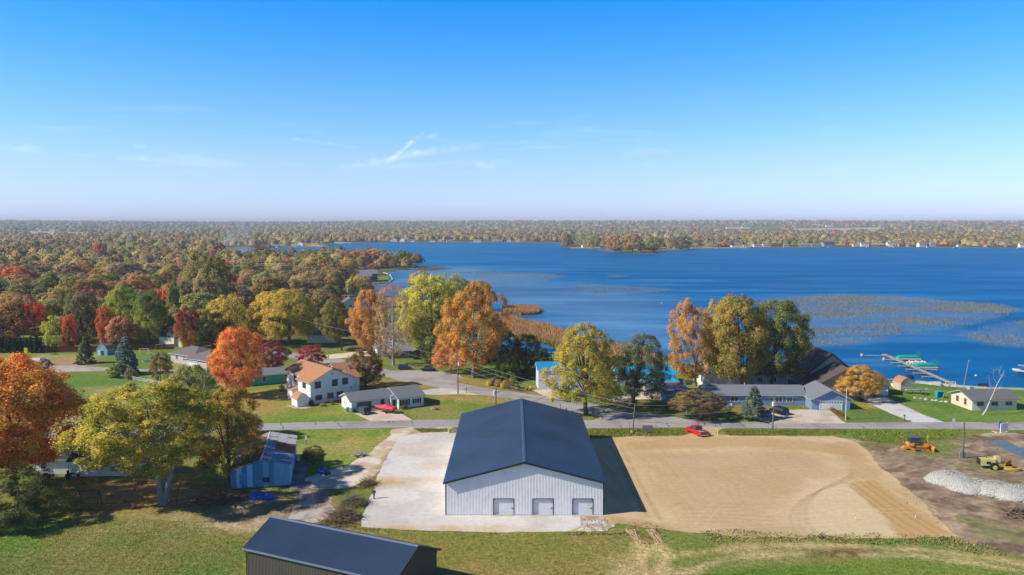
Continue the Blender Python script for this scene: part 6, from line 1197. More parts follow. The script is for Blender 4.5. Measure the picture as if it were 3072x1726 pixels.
def leaves_on_ground():
    rs = np.random.RandomState(9); P = []
    for (u0, v0, u1, v1, n) in [(240, 1425, 700, 1540, 9000), (0, 1540, 760, 1640, 7000), (700, 1185, 900, 1260, 2500), (1280, 1180, 1640, 1220, 2600), (1040, 1130, 1320, 1168, 2200), (1350, 1145, 1560, 1170, 1500), (2030, 1225, 2280, 1250, 1200), (2520, 1205, 2620, 1225, 700), (0, 1640, 700, 1726, 900)]:
        a = at(u0, v1); b = at(u1, v0); c = at(u0, v0); y = rs.uniform(a[1], b[1], n); f = (y - a[1]) / (b[1] - a[1]); xl = a[0] + (c[0] - a[0]) * f; d = at(u1, v1); xr = d[0] + (b[0] - d[0]) * f; x = xl + (xr - xl) * rs.rand(n); ok = fbm(x, y, 6, 99) > rs.uniform(.35, .65, n); P.append(np.stack([x[ok], y[ok]], 1))
    P = np.concatenate(P); m = len(P); t = rs.rand(m) * 6.28; s = rs.uniform(.05, .11, m); c = np.column_stack([P, rs.uniform(.03, .07, m)])
    d1 = np.stack([np.cos(t) * s, np.sin(t) * s, rs.randn(m) * .02], 1); d2 = np.stack([-np.sin(t) * s, np.cos(t) * s, rs.randn(m) * .02], 1)
    V = np.stack([c + d1, c + d2, c - d1], 1).reshape(-1, 3); cl = np.array([C(q) for q in ('c9964a', 'c08040', 'd9b060', 'a8703a', 'd0a23c')]); cc = cl[rs.randint(0, 5, m)]
    V[:, 2] = np.maximum(V[:, 2], .012)
    o = link('fallen_leaves', mesh_np('fallen_leaves', V, np.arange(len(V)).reshape(-1, 3), FARMAT, np.repeat(cc, 3, 0).astype(np.float32))); tag(o, 'scattered fallen leaves on the lawns beneath the maples', 'leaves', kind='stuff')
leaves_on_ground()
# ---------------------------------------------------------------- poles and wires
def pole(label, u, vb, vt, r=.14, lean=0., mat=None, fit=None, name='utility_pole', cat='utility pole', group=None):
    P = at(u, vb); H = hgt(P[1], vt); t = thing(name, label, cat, P, 0, group); MB().tube((0, 0, -.1), (lean, 0, H), r * 1.15, r * .8, 8).build('post', mat or POLE, t)
    if fit: fit(t, H, lean)
    return Vector((P[0] + lean, P[1], H))
def f_trans(dz, dx=.35):
    def f(t, H, ln):
        MB().tube((ln + dx, -.1, H - dz - .9), (ln + dx, -.1, H - dz), .24, .24, 12).build('transformer', WHITE, t); MB().tube((ln, 0, H), (ln, 0, H + .5), .04, .04, 5).build('insulator', STEEL, t)
        MB().cb(ln + dx / 2, 0, H - dz - .3, abs(dx) + .2, .06, .08).build('bracket', STEEL, t)
    return f
p0 = pole('utility pole behind the bronze small tree at the left, far from the road', 1142, 1098, 1012, .12)
p1 = pole('tall wooden utility pole with white transformer at the road bend', 1374, 1182, 1073, .15, 0, None, f_trans(1.2, .25))
p2 = pole('utility pole with white transformer rising behind the barn ridge', 1487, 1252, 1164, .15, .1, None, f_trans(.7, -.45))
p3 = pole('leaning bare wooden pole at the verge right of the barn', 1898, 1296, 1213, .15, .45)
p4 = pole('wooden utility pole with white transformer in front of the silver car', 2317, 1299, 1184, .15, .2, None, f_trans(1.6, -.2))
def f_lamp(t, H, ln): MB().path([(0, 0, H - .6), (1.2, 0, H - .2)], .04).build('lamp_arm', STEEL, t); MB().cb(1.4, 0, H - .22, .6, .25, .12).build('lamp_head', WHITE, t)
p5 = pole('pale grey street light pole beside the golden tree', 2537, 1262, 1165, .13, 0, M('pale_pole', (.55, .55, .53)), f_lamp, 'street_lamp', 'street lamp')
def f_bird(t, H, ln): MB().box(-.28, .28, -.28, .28, H - .9, H - .2).prism([(-.35, H - .2), (.35, H - .2), (0, H + .15)], -.35, .35, 'y').build('birdhouse', M('birdhouse_paint', C('c9b4a8')), t)
pole('thin pole topped with a pinkish birdhouse by the tan lake house', 2487, 1220, 1172, .06, 0, STEEL, f_bird, 'birdhouse_pole', 'birdhouse')
def f_meter(t, H, ln):
    MB().box(-.75, -.15, -.25, 0, .1, 1.5).box(-.5, -.2, -.3, -.02, 1.5, 1.8).build('meter_box', STEEL, t); MB().box(.1, .5, -.2, 0, .5, 1.3).build('breaker_box', M('grey_box', (.2, .22, .25)), t); MB().cb(0, 0, H - 2.2, .9, .1, .12).build('crossarm', POLE, t)
p7 = pole('wooden pole with grey meter boxes at its foot in the dirt lot', 2889, 1378, 1266, .14, -.1, None, f_meter)
def f_lh(t, H, ln): MB().cb(ln + .2, 0, H, .6, .3, .2).build('lamp_head', STEEL, t)
p8 = pole('tall thin light pole on the lake bank beside the bare birch', 2888, 1178, 1082, .1, 1.2, STEEL, f_lh, 'street_lamp', 'street lamp')
def wire(label, a, b, sag=.8, off=(0, 0, 0), group='overhead wires along the road'):
    a = Vector(a) + Vector(off); b = Vector(b) + Vector(off); pts = [a.lerp(b, i / 14) - Vector((0, 0, sag * 4 * (i / 14) * (1 - i / 14))) for i in range(15)]
    m = MB(); m.path([tuple(p) for p in pts], .028, 4); tag(m.build('wire', WIRE, None, fix=False), label, 'wire', group)
wire('upper wire sagging from the road-bend pole down to the leaning pole', p1, p3, 1.0); wire('middle wire from the road-bend pole down to the leaning pole', p1, p3, 1.3, (0, 0, -.9)); wire('lowest wire from the road-bend pole to the leaning pole', p1, p3, 1.6, (0, 0, -2.2))
wire('upper wire running left from the road-bend pole', p1, p0, .8); wire('lower wire running left from the road-bend pole', p1, p0, 1.3, (0, 0, -1.6))
wire('wire from the leaning pole to the pole at the blue house', p3, (p4[0], p4[1], p4[2] - .2), .5, (0, 0, -.3)); wire('lower wire from the leaning pole to the pole at the blue house', p3, p4, .9, (0, 0, -2.2))
wire('wire from the blue-house pole toward the right edge', p4, (p7[0], p7[1] + 12, p7[2] + 1), .9); wire('wire from the far left pole into the woods', p0, (p0[0] - 60, p0[1] + 60, p0[2] + 4), .8)
# ---------------------------------------------------------------- signs and small posts
def post_sign(name, label, cat, u, vb, h, board, mat, ang=0, postmat=None, pr=.05, parts=()):
    P = at(u, vb); t = thing(name, label, cat, P, ang); MB().tube((0, 0, -.05), (0, 0, h), pr, pr, 6).build('post', postmat or STEEL, t)
    if board: w_, bh, z = board; MB().cb(0, -.06, z, w_, .04, bh).build('board', mat, t)
    for nm, f in parts: f(t)
    return t
GRN = M('street_sign_green', C('1f9a6a')); RED = M('sign_red', C('c8283c')); YEL = M('safety_yellow', C('e6d21e'))
def text(s, size, loc, rot, mat, parent, name='lettering'):
    c = bpy.data.curves.new(name, 'FONT'); c.body = s; c.size = size; c.align_x = 'CENTER'; c.align_y = 'CENTER'; c.extrude = .004
    o = bpy.data.objects.new(name, c); COL.objects.link(o); dg = bpy.context.evaluated_depsgraph_get(); me = bpy.data.meshes.new_from_object(o.evaluated_get(dg)); bpy.data.objects.remove(o)
    me.materials.clear(); me.materials.append(mat); q = link(name, me, parent); q.location = loc; q.rotation_euler = rot; return q
P = at(1808, 1281); t = thing('street_sign', 'green street name sign above a red stop sign at the junction', 'road sign', P); MB().tube((0, 0, 0), (0, 0, 3.0), .04, .04, 6).build('post', STEEL, t); nb = MB().cb(0, -.05, 2.95, 1.05, .03, .26).build('name_board', GRN, t); q = MB()
for k in range(7): q.box(-.42 + k * .125, -.34 + k * .125, -.072, -.066, 2.88, 3.02 if k in (0, 5) else 2.97)
q.build('lettering', WHITE, nb)
pass
MB().prism([(math.cos(math.pi / 8 + k * math.pi / 4) * .38 * .35, 2.1 + math.sin(math.pi / 8 + k * math.pi / 4) * .38) for k in range(8)], -.07, -.05, 'y').build('stop_sign', RED, t)
post_sign('speed_sign', 'blue-white sign on a thin post beside the right lawn', 'road sign', 2860, 1289, 2.5, (.6, .8, 2.1), M('pale_sign', C('d6e4f0')))
for (u, vb, h, tx) in [(2060, 1257, 1.9, 'white-topped post, leftmost of the roadside posts by the crabapple'), (2129, 1262, 1.9, 'bare grey post right of the crabapple tree')]: post_sign('roadside_post', tx, 'post', u, vb, h, (.45, .18, h) if u == 2060 else None, WHITE)
post_sign('roadside_post', 'brown wooden post just left of the crabapple stems', 'post', 2073, 1255, 1.7, (.35, .2, 1.65), M('tanbox', C('a59a88')), postmat=POLE, pr=.08)
def mailbox(label, u, vb, c='3a3a3c', h=1.1):
    P = at(u, vb); t = thing('mailbox', label, 'mailbox', P); MB().box(-.06, .06, -.06, .06, 0, h).build('post', POLE, t); MB().prism([(-.13, h), (.13, h), (.13, h + .14), (.08, h + .24), (-.08, h + .24), (-.13, h + .14)], -.3, .3, 'y').build('box', M('mailbox_' + c, C(c)), t)
mailbox('grey mailbox on a post beside the road near the ranch house lawn', 1399, 1180, '8a8078'); mailbox('dark mailbox at the end of the pale concrete driveway', 986, 1078); mailbox('mailbox under the yellow roadside maple, left one', 1681, 1230, '6a6a6a'); mailbox('white mailbox under the yellow roadside maple', 1699, 1235, 'd6d6d6'); mailbox('dark mailbox right of the yellow maple trunk', 1779, 1240); mailbox('dark mailbox with flag by the right concrete driveway', 2713, 1264, '4a4444', 1.2)
P = at(2153, 1306); t = thing('marker_post', 'bright yellow marker post at the lot entrance beside the red pickup', 'marker', P); MB().tube((0, 0, 0), (0, 0, 1.5), .13, .13, 10).build('tube', YEL, t); MB().tube((0, 0, 1.5), (0, 0, 1.56), .15, .15, 10).build('cap', YEL, t)
P = at(919, 1334); t = thing('utility_pedestal', 'small grey meter pedestal on the grass right of the blue shed', 'meter pedestal', P); MB().box(-.12, .12, -.1, .1, 0, 1.6).build('post', STEEL, t); MB().box(-.2, .2, -.2, -.1, 1.0, 1.75).build('meter', WHITE, t)
P = at(1943, 1301); t = thing('wooden_board', 'weathered grey board panel standing on two posts beside the road', 'board', P)
for i, x in enumerate((-.9, -.45, 0, .45, .9)): MB().box(x - .21, x + .21, -.03, .03, .35, 1.75 + (.02 if i % 2 else 0)).build('plank', M('grey_wood', C('7f7a78'), C('6a6462')), t)
for x in (-.85, .85): MB().box(x - .1, x + .1, .04, .2, -.02, 1.7).build('post', M('grey_wood', None), t)
P = at(1894, 1300); t = thing('service_stub', 'rusty pipe stub with white box beside the leaning pole', 'pipe', P); MB().tube((-.3, .4, 0), (-.3, .4, 2.2), .05, .05, 6).build('pipe', M('rust_pipe', C('6a4a40')), t); MB().box(-.15, .25, 0, .2, .1, .5).build('box', WHITE, t)
P = at(3010, 1302); t = thing('billboard', 'white realty-style board facing the ditch at the right edge', 'sign', at(3012, 1300), .45)
MB().box(-1.25, 1.25, -.05, .05, .35, 2.15).build('panel', WHITE, t)
for x in (-1.1, 1.1): MB().box(x - .06, x + .06, .055, .16, 0, 2.2).build('post', WHITE, t)
P = at(2998, 1290); t = thing('small_sign', 'narrow blue and white board just behind the white board', 'sign', P, .5); MB().box(-.5, .5, -.03, .03, .4, 2.0).build('panel', M('lightblue_sign', C('9fc3d8')), t); MB().box(.52, .62, -.04, .04, 0, 2.1).build('post', M('blue_post', C('3b6fb0')), t)
for i, (u0, v0, u1, v1, tx) in enumerate([(2976, 1296, 2992, 1300, 'left pale timber lying along the ditch edge'), (3038, 1316, 3072, 1330, 'right pale timber lying along the ditch edge')]):
    a, b = at(u0, v0), at(u1, v1); tag(MB().tube((*a, .15), (*b, .15), .12, .12, 6).build('timber', M('pale_timber', C('c9bba2')), None), tx, 'timber')
P = at(78, 1085); t = thing('yellow_sign', 'tall yellow banner sign standing above the rubble heap', 'sign', at(79, 1088)); MB().box(-.55, .55, -.04, .04, 2.2, 4.8).build('panel', YEL, t); MB().tube((0, .06, 0), (0, .06, 4.8), .06, .06, 6).build('post', STEEL, t)
# ---------------------------------------------------------------- fences
BRD = M('red_brown_board', C('6d3626'), C('5c2c20'), rough=.85, scale=1)
def board_fence(label, pts, h, n, group=None):
    W = [Vector(at(u, v)) for u, v in pts]; t = thing('board_fence', label, 'fence', (W[0].x, W[0].y, 0)); L_ = [(b - a).length for a, b in zip(W[:-1], W[1:])]; tot = sum(L_); pm = {}
    w_ = tot / n; me = None; rr = random.Random(2)
    for i in range(n):
        s = (i + .5) * w_; k = 0
        while k < len(L_) - 1 and s > L_[k]: s -= L_[k]; k += 1
        p = W[k].lerp(W[k + 1], s / L_[k]); d = W[k + 1] - W[k]
        if me is None: o = MB().box(-w_ / 2 + .01, w_ / 2 - .01, -.015, .015, .05, h).build('board', BRD, t); me = o.data
        else: o = link('board', me, t)
        o.location = (p.x - W[0].x, p.y - W[0].y, rr.uniform(-.03, .03)); o.rotation_euler = (0, 0, math.atan2(d.y, d.x))
    m = MB(); q = [(w.x - W[0].x, w.y - W[0].y) for w in W]
    for a, b in zip(q[:-1], q[1:]):
        d = Vector((b[0] - a[0], b[1] - a[1])).normalized(); nn = Vector((-d.y, d.x)) * .06
        for z in (.4, h - .3): m.tube((a[0] + nn.x, a[1] + nn.y, z), (b[0] + nn.x, b[1] + nn.y, z), .035, .035, 4)
    m.build('rail', BRD, t, kind=None)
board_fence('long red-brown board fence running behind the conifers and sheds', [(120, 1058), (300, 1055), (420, 1051), (523, 1048)], 1.9, 290)
def rail_fence(label, pts, h=1.05, mat=WHITE, step=2.4, rails=(.3, .65, 1.0), pr=.07, name='rail_fence', mesh=None):
    W = [Vector(at(u, v)) for u, v in pts]; t = thing(name, label, 'fence', (W[0].x, W[0].y, 0)); o0 = W[0]; pme = None; m = MB()
    for a, b in zip(W[:-1], W[1:]):
        L_ = (b - a).length; n = max(1, round(L_ / step))
        for i in range(n + (1 if b is W[-1] else 0)):
            p = a.lerp(b, i / n) - o0
            if pme is None: o = MB().box(-pr, pr, -pr, pr, -.02, h + .08).build('post', mat, t); pme = o.data
            else: o = link('post', pme, t)
            o.location = (p.x, p.y, 0)
        pa, pb = a - o0, b - o0
        for z in rails: m2 = MB().tube((pa.x, pa.y, z), (pb.x, pb.y, z), .05 if not mesh else .025, .05 if not mesh else .025, 4); m2.build('rail', mat, t)
        if mesh:
            q = MB(); k = int(L_ / .5)
            for i in range(k):
                p = pa.lerp(pb, i / k); p2 = pa.lerp(pb, (i + 1) / k); q.tube((p.x, p.y, .1), (p2.x, p2.y, h), .008, .008, 3, False); q.tube((p.x, p.y, h), (p2.x, p2.y, .1), .008, .008, 3, False)
            q.build('wire_mesh', STEEL, t, kind='stuff')
    return t
rail_fence('white three-rail fence curving down the left lawn', [(363, 1133), (400, 1141), (450, 1150), (500, 1161), (560, 1175)])
rail_fence('grey chain-link fence in front of the brown house', [(1182, 1104), (1250, 1106), (1310, 1108)], 1.2, STEEL, 3.5, (1.2,), .035, 'chain_link_fence', True)
rail_fence('low wire garden fence below the yellow-green maple', [(205, 1530), (335, 1532), (403, 1527), (445, 1523), (530, 1518)], 1.15, M('dark_wire', (.05, .045, .04)), 3.0, (1.1, .05), .03, 'wire_fence', True)
P = at(530, 1519); t = thing('clothes_pole', 'dark steel post right of the forked maple trunk', 'post', P); MB().tube((0, 0, 0), (.35, 0, 3.1), .07, .06, 6).build('post', M('dark_steel', (.04, .035, .035)), t); MB().cb(.36, 0, 3.1, .5, .06, .06).build('cap', M('dark_steel', None), t)
SWG = M('old_timber', C('5a4538'), C('483628')); P = at(228, 1522); t = thing('swing_frame', 'dark wooden swing frame on the leaf-strewn lawn', 'swing frame', P)
for x in (0, 3.3): MB().path([(x, 0, 0), (x + (.15 if x == 0 else -.05), .9, 2.3)], .07).build('leg', SWG, t); MB().path([(x, 1.8, 0), (x + (.15 if x == 0 else -.05), .9, 2.3)], .07).build('leg', SWG, t)
MB().path([(-.1, .9, 2.32), (3.6, .9, 2.36)], .08).build('beam', SWG, t)
P = at(452, 1062); t = thing('swing_frame', 'orange timber play frame left of the hip-roofed house', 'swing frame', at(468, 1060))
for x in (0, 2.0): MB().path([(x, 0, 0), (x, .2, 3.0)], .08).build('leg', M('orange_timber', C('a87a4a')), t)
MB().path([(-.2, .2, 3.0), (2.2, .2, 3.0)], .1).build('beam', M('orange_timber', None), t)
P = at(160, 1064); t = thing('picnic_table', 'dark picnic table in front of the board fence', 'picnic table', P)
for i in range(4): MB().box(-1, 1, -.36 + i * .19, -.2 + i * .19, .72, .77).build('tabletop_board', SWG, t)
for y in (-.8, .8): MB().box(-1, 1, y - .13, y + .13, .42, .47).build('bench', SWG, t)
for x in (-.7, .7): MB().path([(x, -.75, 0), (x, 0, .72), (x, .75, 0)], .05).build('leg', SWG, t)
P = at(438, 1084); t = thing('fire_pit', 'round blue plastic pool on the grass by the spruce', 'paddling pool', P); MB().tube((0, 0, 0), (0, 0, .3), 1.1, 1.15, 16).build('wall', LBLUE, t); MB().tube((0, 0, .301), (0, 0, .31), 1.05, 1.05, 16).build('water', M('poolwater', C('2f7fb0'), rough=.1), t)
P = at(445, 1074); t = thing('toy_slide', 'pale grey swing and slide set behind the blue-grey spruce', 'play set', at(416, 1066)); MB().path([(0, 0, 0), (.4, 0, 2.2), (.8, 0, 0)], .06).path([(3, 0, 0), (3.4, 0, 2.2), (3.8, 0, 0)], .06).path([(.4, 0, 2.2), (3.4, 0, 2.2)], .06).build('frame', WHITE, t); MB().hexa([(3.6, -.2, 1.2), (3.6, .2, 1.2), (5.4, .2, .1), (5.4, -.2, .1)], [(3.6, -.2, 1.27), (3.6, .2, 1.27), (5.4, .2, .17), (5.4, -.2, .17)]).build('slide', WHITE, t)
# ---------------------------------------------------------------- vehicles
def paint(n, h, rough=.25): return M('paint_' + n, C(h), tuple(c * .92 for c in C(h)), rough=rough, spec=.5, scale=2, coat=.6)
def wheels(t, L_, W, r=.34, xs=None):
    proto = None
    for x in xs or (L_ * .19, L_ * .81):
        for s in (-1, 1):
            ty = MB().tube((0, -.11, 0), (0, .11, 0), r, r, 16).build('wheel', BLACK, t); ty.location = (x, y, r)
            MB().tube((0, -.12, 0), (0, .12, 0), r * .55, r * .55, 12).build('rim', STEEL, ty)
def car(name, label, P, ang, pt, L_=4.6, W=1.85, H=1.65, kind='suv', z=0.05):
    t = thing(name, label, 'car' if kind != 'pickup' else 'pickup truck', (P[0], P[1], z), ang); w2 = W / 2
    bz = H * .55; g = .28
    def ring(x, hw, z0, z1, tk=.06): return [(x, -hw, z0), (x, hw, z0), (x, hw + .01, (z0 + z1) / 2), (x, hw - tk, z1), (x, -hw + tk, z1), (x, -hw - .01, (z0 + z1) / 2)]
    b = MB()
    if kind == 'pickup':
        b.loft([ring(0, w2 * .94, g + .2, bz * .92), ring(.12, w2, g, bz), ring(1.9, w2, g, bz), ring(1.95, w2, g, bz + .04), ring(L_ - 1.7, w2, g, bz + .05), ring(L_ - .25, w2 * .97, g, bz - .03), ring(L_, w2 * .85, g + .15, bz * .8)])
        b.build('body', pt, t)
        MB().box(.1, 1.85, -w2 + .12, w2 - .12, bz + .005, bz + .045).build('bed_cover', M('bed_grey', C('aab4bc'), C('8a949c')), t)
        for y0, y1 in ((-w2 + .02, -w2 + .12), (w2 - .12, w2 - .02)): MB().box(.05, 1.9, y0, y1, bz + .005, bz + .12).build('bed_rail', pt, t)
        MB().box(-.02, .06, -w2 * .85, w2 * .85, g + .25, bz + .1).build('tailgate', pt, t); MB().box(-.2, -.03, -w2 * .9, w2 * .9, g + .02, g + .25).build('bumper', M('chrome', (.6, .6, .62), rough=.2, metal=.9), t)
        cx0, cx1, fx0, fx1 = 1.95, L_ - 1.6, 2.15, L_ - 2.15
        for i in range(5): MB().cb(.5 + i * .28, -.35 + .17 * i, bz + .12, .4, .25, .16, i * 1.1).build('cargo', M('cargo_dark', C('3a4a48')), t)
    else:
        hood = 1.15 if kind == 'suv' else 1.2; rear = .12 if kind == 'suv' else .75
        b.loft([ring(0, w2 * .88, g + .12, bz * .85), ring(.12, w2 * .97, g, bz * .97), ring(L_ * .3, w2, g, bz), ring(L_ - hood, w2, g, bz), ring(L_ - .3, w2 * .95, g, bz * .88), ring(L_, w2 * .82, g + .12, bz * .7)]); b.build('body', pt, t)
        cx0, cx1, fx0, fx1 = rear, L_ - hood + .1, rear + .35, L_ - hood - .55
        MB().box(-.06, .02, -w2 * .8, w2 * .8, g + .02, g + .25).build('bumper', DARKTRIM, t)
    ct = w2 * .8; c = MB().hexa([(cx0, -w2 * .95, bz + .002), (cx1, -w2 * .95, bz + .002), (cx1, w2 * .95, bz + .002), (cx0, w2 * .95, bz + .002)], [(fx0, -ct, H - .07), (fx1, -ct, H - .07), (fx1, ct, H - .07), (fx0, ct, H - .07)]); c.build('windows', GLASS, t)
    MB().hexa([(fx0 - .05, -ct - .02, H - .069), (fx1 + .05, -ct - .02, H - .069), (fx1 + .05, ct + .02, H - .069), (fx0 - .05, ct + .02, H - .069)], [(fx0 + .1, -ct + .08, H), (fx1 - .15, -ct + .08, H), (fx1 - .15, ct - .08, H), (fx0 + .1, ct - .08, H)]).build('roof', pt, t)
    pl = MB()
    for f in (.0, .45, 1.0):
        for s in (-1, 1):
            xb = cx0 + (cx1 - cx0) * f; xt = fx0 + (fx1 - fx0) * f; pl.path([(xb, s * w2 * .955, bz), (xt, s * (ct + .005), H - .06)], .045, 4)
    pl.build('pillars', pt, t)
    RL = M('tail_red', C('a01818'), rough=.3); HL = M('headlamp', (.7, .72, .75), rough=.15)
    for s in (-1, 1):
        MB().cb(.02, s * w2 * .82, bz * .82, .08, .16, .28).build('tail_light', RL, t); MB().cb(L_ - .03, s * w2 * .66, bz * .72, .1, .3, .14).build('headlight', HL, t); MB().cb(cx1 - .35, s * (w2 + .1), bz + .1, .12, .18, .14).build('mirror', pt, t)
    MB().box(-.225 if kind == 'pickup' else -.075, -.201 if kind == 'pickup' else -.061, -.16, .16, g + .06, g + .2).build('number_plate', WHITE, t)
    wheels(t, L_, W, .38 if kind == 'pickup' else .34)
    return t
# each car: its rear stands at P and it points along ang
car('pickup_truck', 'bright red pickup truck entering the sand lot, grey bed cover', at(2113, 1312), math.radians(112), paint('red', 'd0101c'), 5.6, 2.0, 1.85, 'pickup')
car('parked_car', 'dark green-grey SUV on the white ranch house driveway', at(1103, 1246), math.radians(128), paint('slate', '3c4648'), 4.6, 1.85, 1.7)
car('parked_car', 'black SUV parked before the white garage door of the blue house', at(2360, 1248), math.radians(118), paint('black', '16161c'), 4.9, 1.95, 1.75)
car('parked_car', 'silver-blue small SUV beside the spruce and wooden pole', at(2307, 1253), math.radians(118), paint('silverblue', '7f96a8'), 4.3, 1.8, 1.6)
car('parked_car', 'black sedan parked along the far side of the wide apron', at(1264, 1113.5), math.radians(-4), paint('ink', '14141c'), 4.6, 1.8, 1.45, 'sedan')
car('parked_car', 'dark brown SUV with open back standing on the leaves by the fence', at(1194, 1109), math.radians(8), paint('umber', '3a322c'), 4.2, 1.8, 1.7)
car('parked_car', 'silver-white sedan in tree shade right of the golden tree', at(2640, 1193), math.radians(105), paint('silver', 'aab4bc'), 4.6, 1.8, 1.45, 'sedan')
car('parked_car', 'white-silver car parked under the dark lakeside trees', at(1582, 1095), math.radians(100), paint('white', 'd6dce2'), 4.5, 1.8, 1.5, 'sedan')
car('parked_car', 'dark blue car in tree shade at the far end of the inlet lane', at(1618, 1088), math.radians(170), paint('navy', '27384e'), 4.5, 1.8, 1.5, 'sedan')
# covered speedboat on its trailer
def lump(rs, rx, ry, rz, n=14, m=8, amp=.12, seed=0, base=0):
    r = random.Random(seed); rings = []
    for j in range(m):
        f = j / (m - 1) * math.pi / 2; k = math.cos(f) if j < m - 1 else .05; z = math.sin(f) * rz + base
        rings.append([(math.cos(a) * rx * k * (1 + r.uniform(-amp, amp)), math.sin(a) * ry * k * (1 + r.uniform(-amp, amp)), z * (1 + r.uniform(-amp, amp) * .6)) for a in [2 * math.pi * i / n for i in range(n)]])
    return MB().loft(rings)
P = at(1184, 1241.5); t = thing('covered_boat', 'speedboat under a pink-red cover on its trailer beside the SUV', 'boat', (P[0], P[1], .05), math.radians(155))
def hullring(x, hw, z0, z1): return [(x, -hw, z1), (x, -hw * .85, (z0 + z1) / 2), (x, 0, z0), (x, hw * .85, (z0 + z1) / 2), (x, hw, z1)]
MB().loft([hullring(0, 1.1, .5, 1.1), hullring(2.5, 1.15, .5, 1.15), hullring(4.2, .9, .6, 1.25), hullring(5.4, .4, .9, 1.35), hullring(5.8, .06, 1.25, 1.4)]).build('hull', paint('boatred', 'b8303c'), t)
MB().loft([[(x, -w_, 1.16 + .1 * x / 5), (x, -w_ * .5, z), (x, w_ * .5, z), (x, w_, 1.16 + .1 * x / 5)] for x, w_, z in [(-.1, 1.16, 1.5), (1.2, 1.2, 1.75), (2.2, 1.2, 2.1), (3.4, 1.05, 1.7), (5.0, .6, 1.55), (5.8, .08, 1.45)]]).build('cover', M('pink_cover', C('d4505c'), C('c8404e'), rough=.7), t)
m = MB().path([(-.2, -.5, .4), (5.5, -.3, .45), (6.8, 0, .45)], .05).path([(-.2, .5, .4), (5.5, .3, .45), (6.8, 0, .45)], .05); m.build('trailer', STEEL, t)
for s in (-1, 1): o = MB().tube((0, -.09, 0), (0, .09, 0), .3, .3, 14).build('wheel', BLACK, t); o.location = (1.6, s * 1.1, .3)
# things by the ranch garage
for (u, v, c, tx) in [(1044, 1236, '2f9a78', 'teal-green wheeled bin at the ranch house corner'), (1052, 1237, 'c9cdd0', 'pale grey bin beside the green one')]:
    P = at(u, v); t = thing('wheeled_bin', tx, 'bin', P); MB().hexa([(-.28, -.3, .08), (.28, -.3, .08), (.28, .3, .08), (-.28, .3, .08)], [(-.34, -.37, 1.0), (.34, -.37, 1.0), (.34, .37, 1.0), (-.34, .37, 1.0)]).build('body', M('bin_' + c, C(c)), t); MB().cb(0, 0, 1.04, .74, .8, .07).build('lid', M('bin_' + c, C(c)), t)
def chairset(label, P, c, n=3):
    t = thing('patio_set', label, 'patio furniture', P); mt = M('furn_' + c, C(c)); MB().tube((0, 0, .68), (0, 0, .73), .6, .6, 12).build('tabletop', mt, t); MB().tube((0, 0, 0), (0, 0, .68), .05, .05, 6).build('table_leg', mt, t)
    for i in range(n):
        a = 6.28 * i / n + .4; x, y = 1.05 * math.cos(a), 1.05 * math.sin(a); MB().cb(x, y, .42, .5, .5, .08, a).cb(x + .25 * math.cos(a), y + .25 * math.sin(a), .7, .06, .5, .6, a).cb(x, y, .2, .4, .4, .4, a).build('chair', mt, t)
chairset('dark chairs and table left of the brown garage door', at(1070, 1236), '22242a'); chairset('dark grill and chairs between garage door and window', at(1117, 1229), '2f2428', 2); chairset('dark patio chairs on the cottage terrace', at(215, 1432), '26282c')
# blue tarp heap, ATV, swing bench
TARP = M('blue_tarp', C('1d62c0'), C('164fa4'), rough=.4, scale=3, bump=.4)
P = at(785, 1496); t = thing('tarp_heap', 'bright blue tarpaulin bundle in front of the old shed', 'tarpaulin', P); o = lump(None, 2.1, .75, 1.15, 22, 7, .14, 3).build('tarp', TARP, t, smooth=True)
for i, x in enumerate((-1.0, .1, 1.1)): lump(None, .75, .8, 1.2, 14, 6, .1, 5 + i).build('fold', TARP, t, smooth=True).location = (x, -.15, 0)
P = at(965, 1418); t = thing('quad_bike', 'blue covered quad bikes parked on the gravel beside the shed', 'quad bike', P, -.5); lump(None, .9, .6, 1.0, 14, 6, .12, 8).build('cover', TARP, t, smooth=True); 
lump(None, .75, .45, .7, 12, 5, .12, 9).build('seat', M('deep_blue', C('2447b0')), t, smooth=True).location = (1.3, -.5, .1)
for x, y in ((.8, -.9), (1.9, -.9), (.8, .1), (1.9, -.1)): MB().tube((x, y - .1, .25), (x, y + .1, .25), .25, .25, 10).build('wheel', BLACK, t)
P = at(893, 1386); t = thing('storage_tank', 'small white tank against the right wall of the blue shed', 'tank', P); MB().tube((0, 0, .2), (0, .01, 1.2), .35, .35, 12).build('tank', WHITE, t); MB().box(-.3, .3, -.2, .2, 0, .2).build('stand', DARKTRIM, t)
sheet('shed_slab', PX([(868, 1470), (905, 1470), (925, 1400), (925, 1383), (890, 1383), (882, 1420)]), .05, DRV, flat('8d8a86', '7a7672', 2), .3, .1)
for i, (u, v, L_, a, tx) in enumerate([(893, 1455, 2.6, .15, 'long pale plank stack beside the shed corner'), (915, 1452, 2.0, -.1, 'short plank stack on the shed slab')]):
    P = at(u, v); t = thing('plank_stack', tx, 'plank stack', P, a)
    for k in range(4): MB().box(-L_ / 2, L_ / 2, -.5 + k * .26, -.27 + k * .26, .06, .22 + .06 * (k % 2)).build('plank', M('worn_plank', C('8a8278'), C('6d665c')), t)
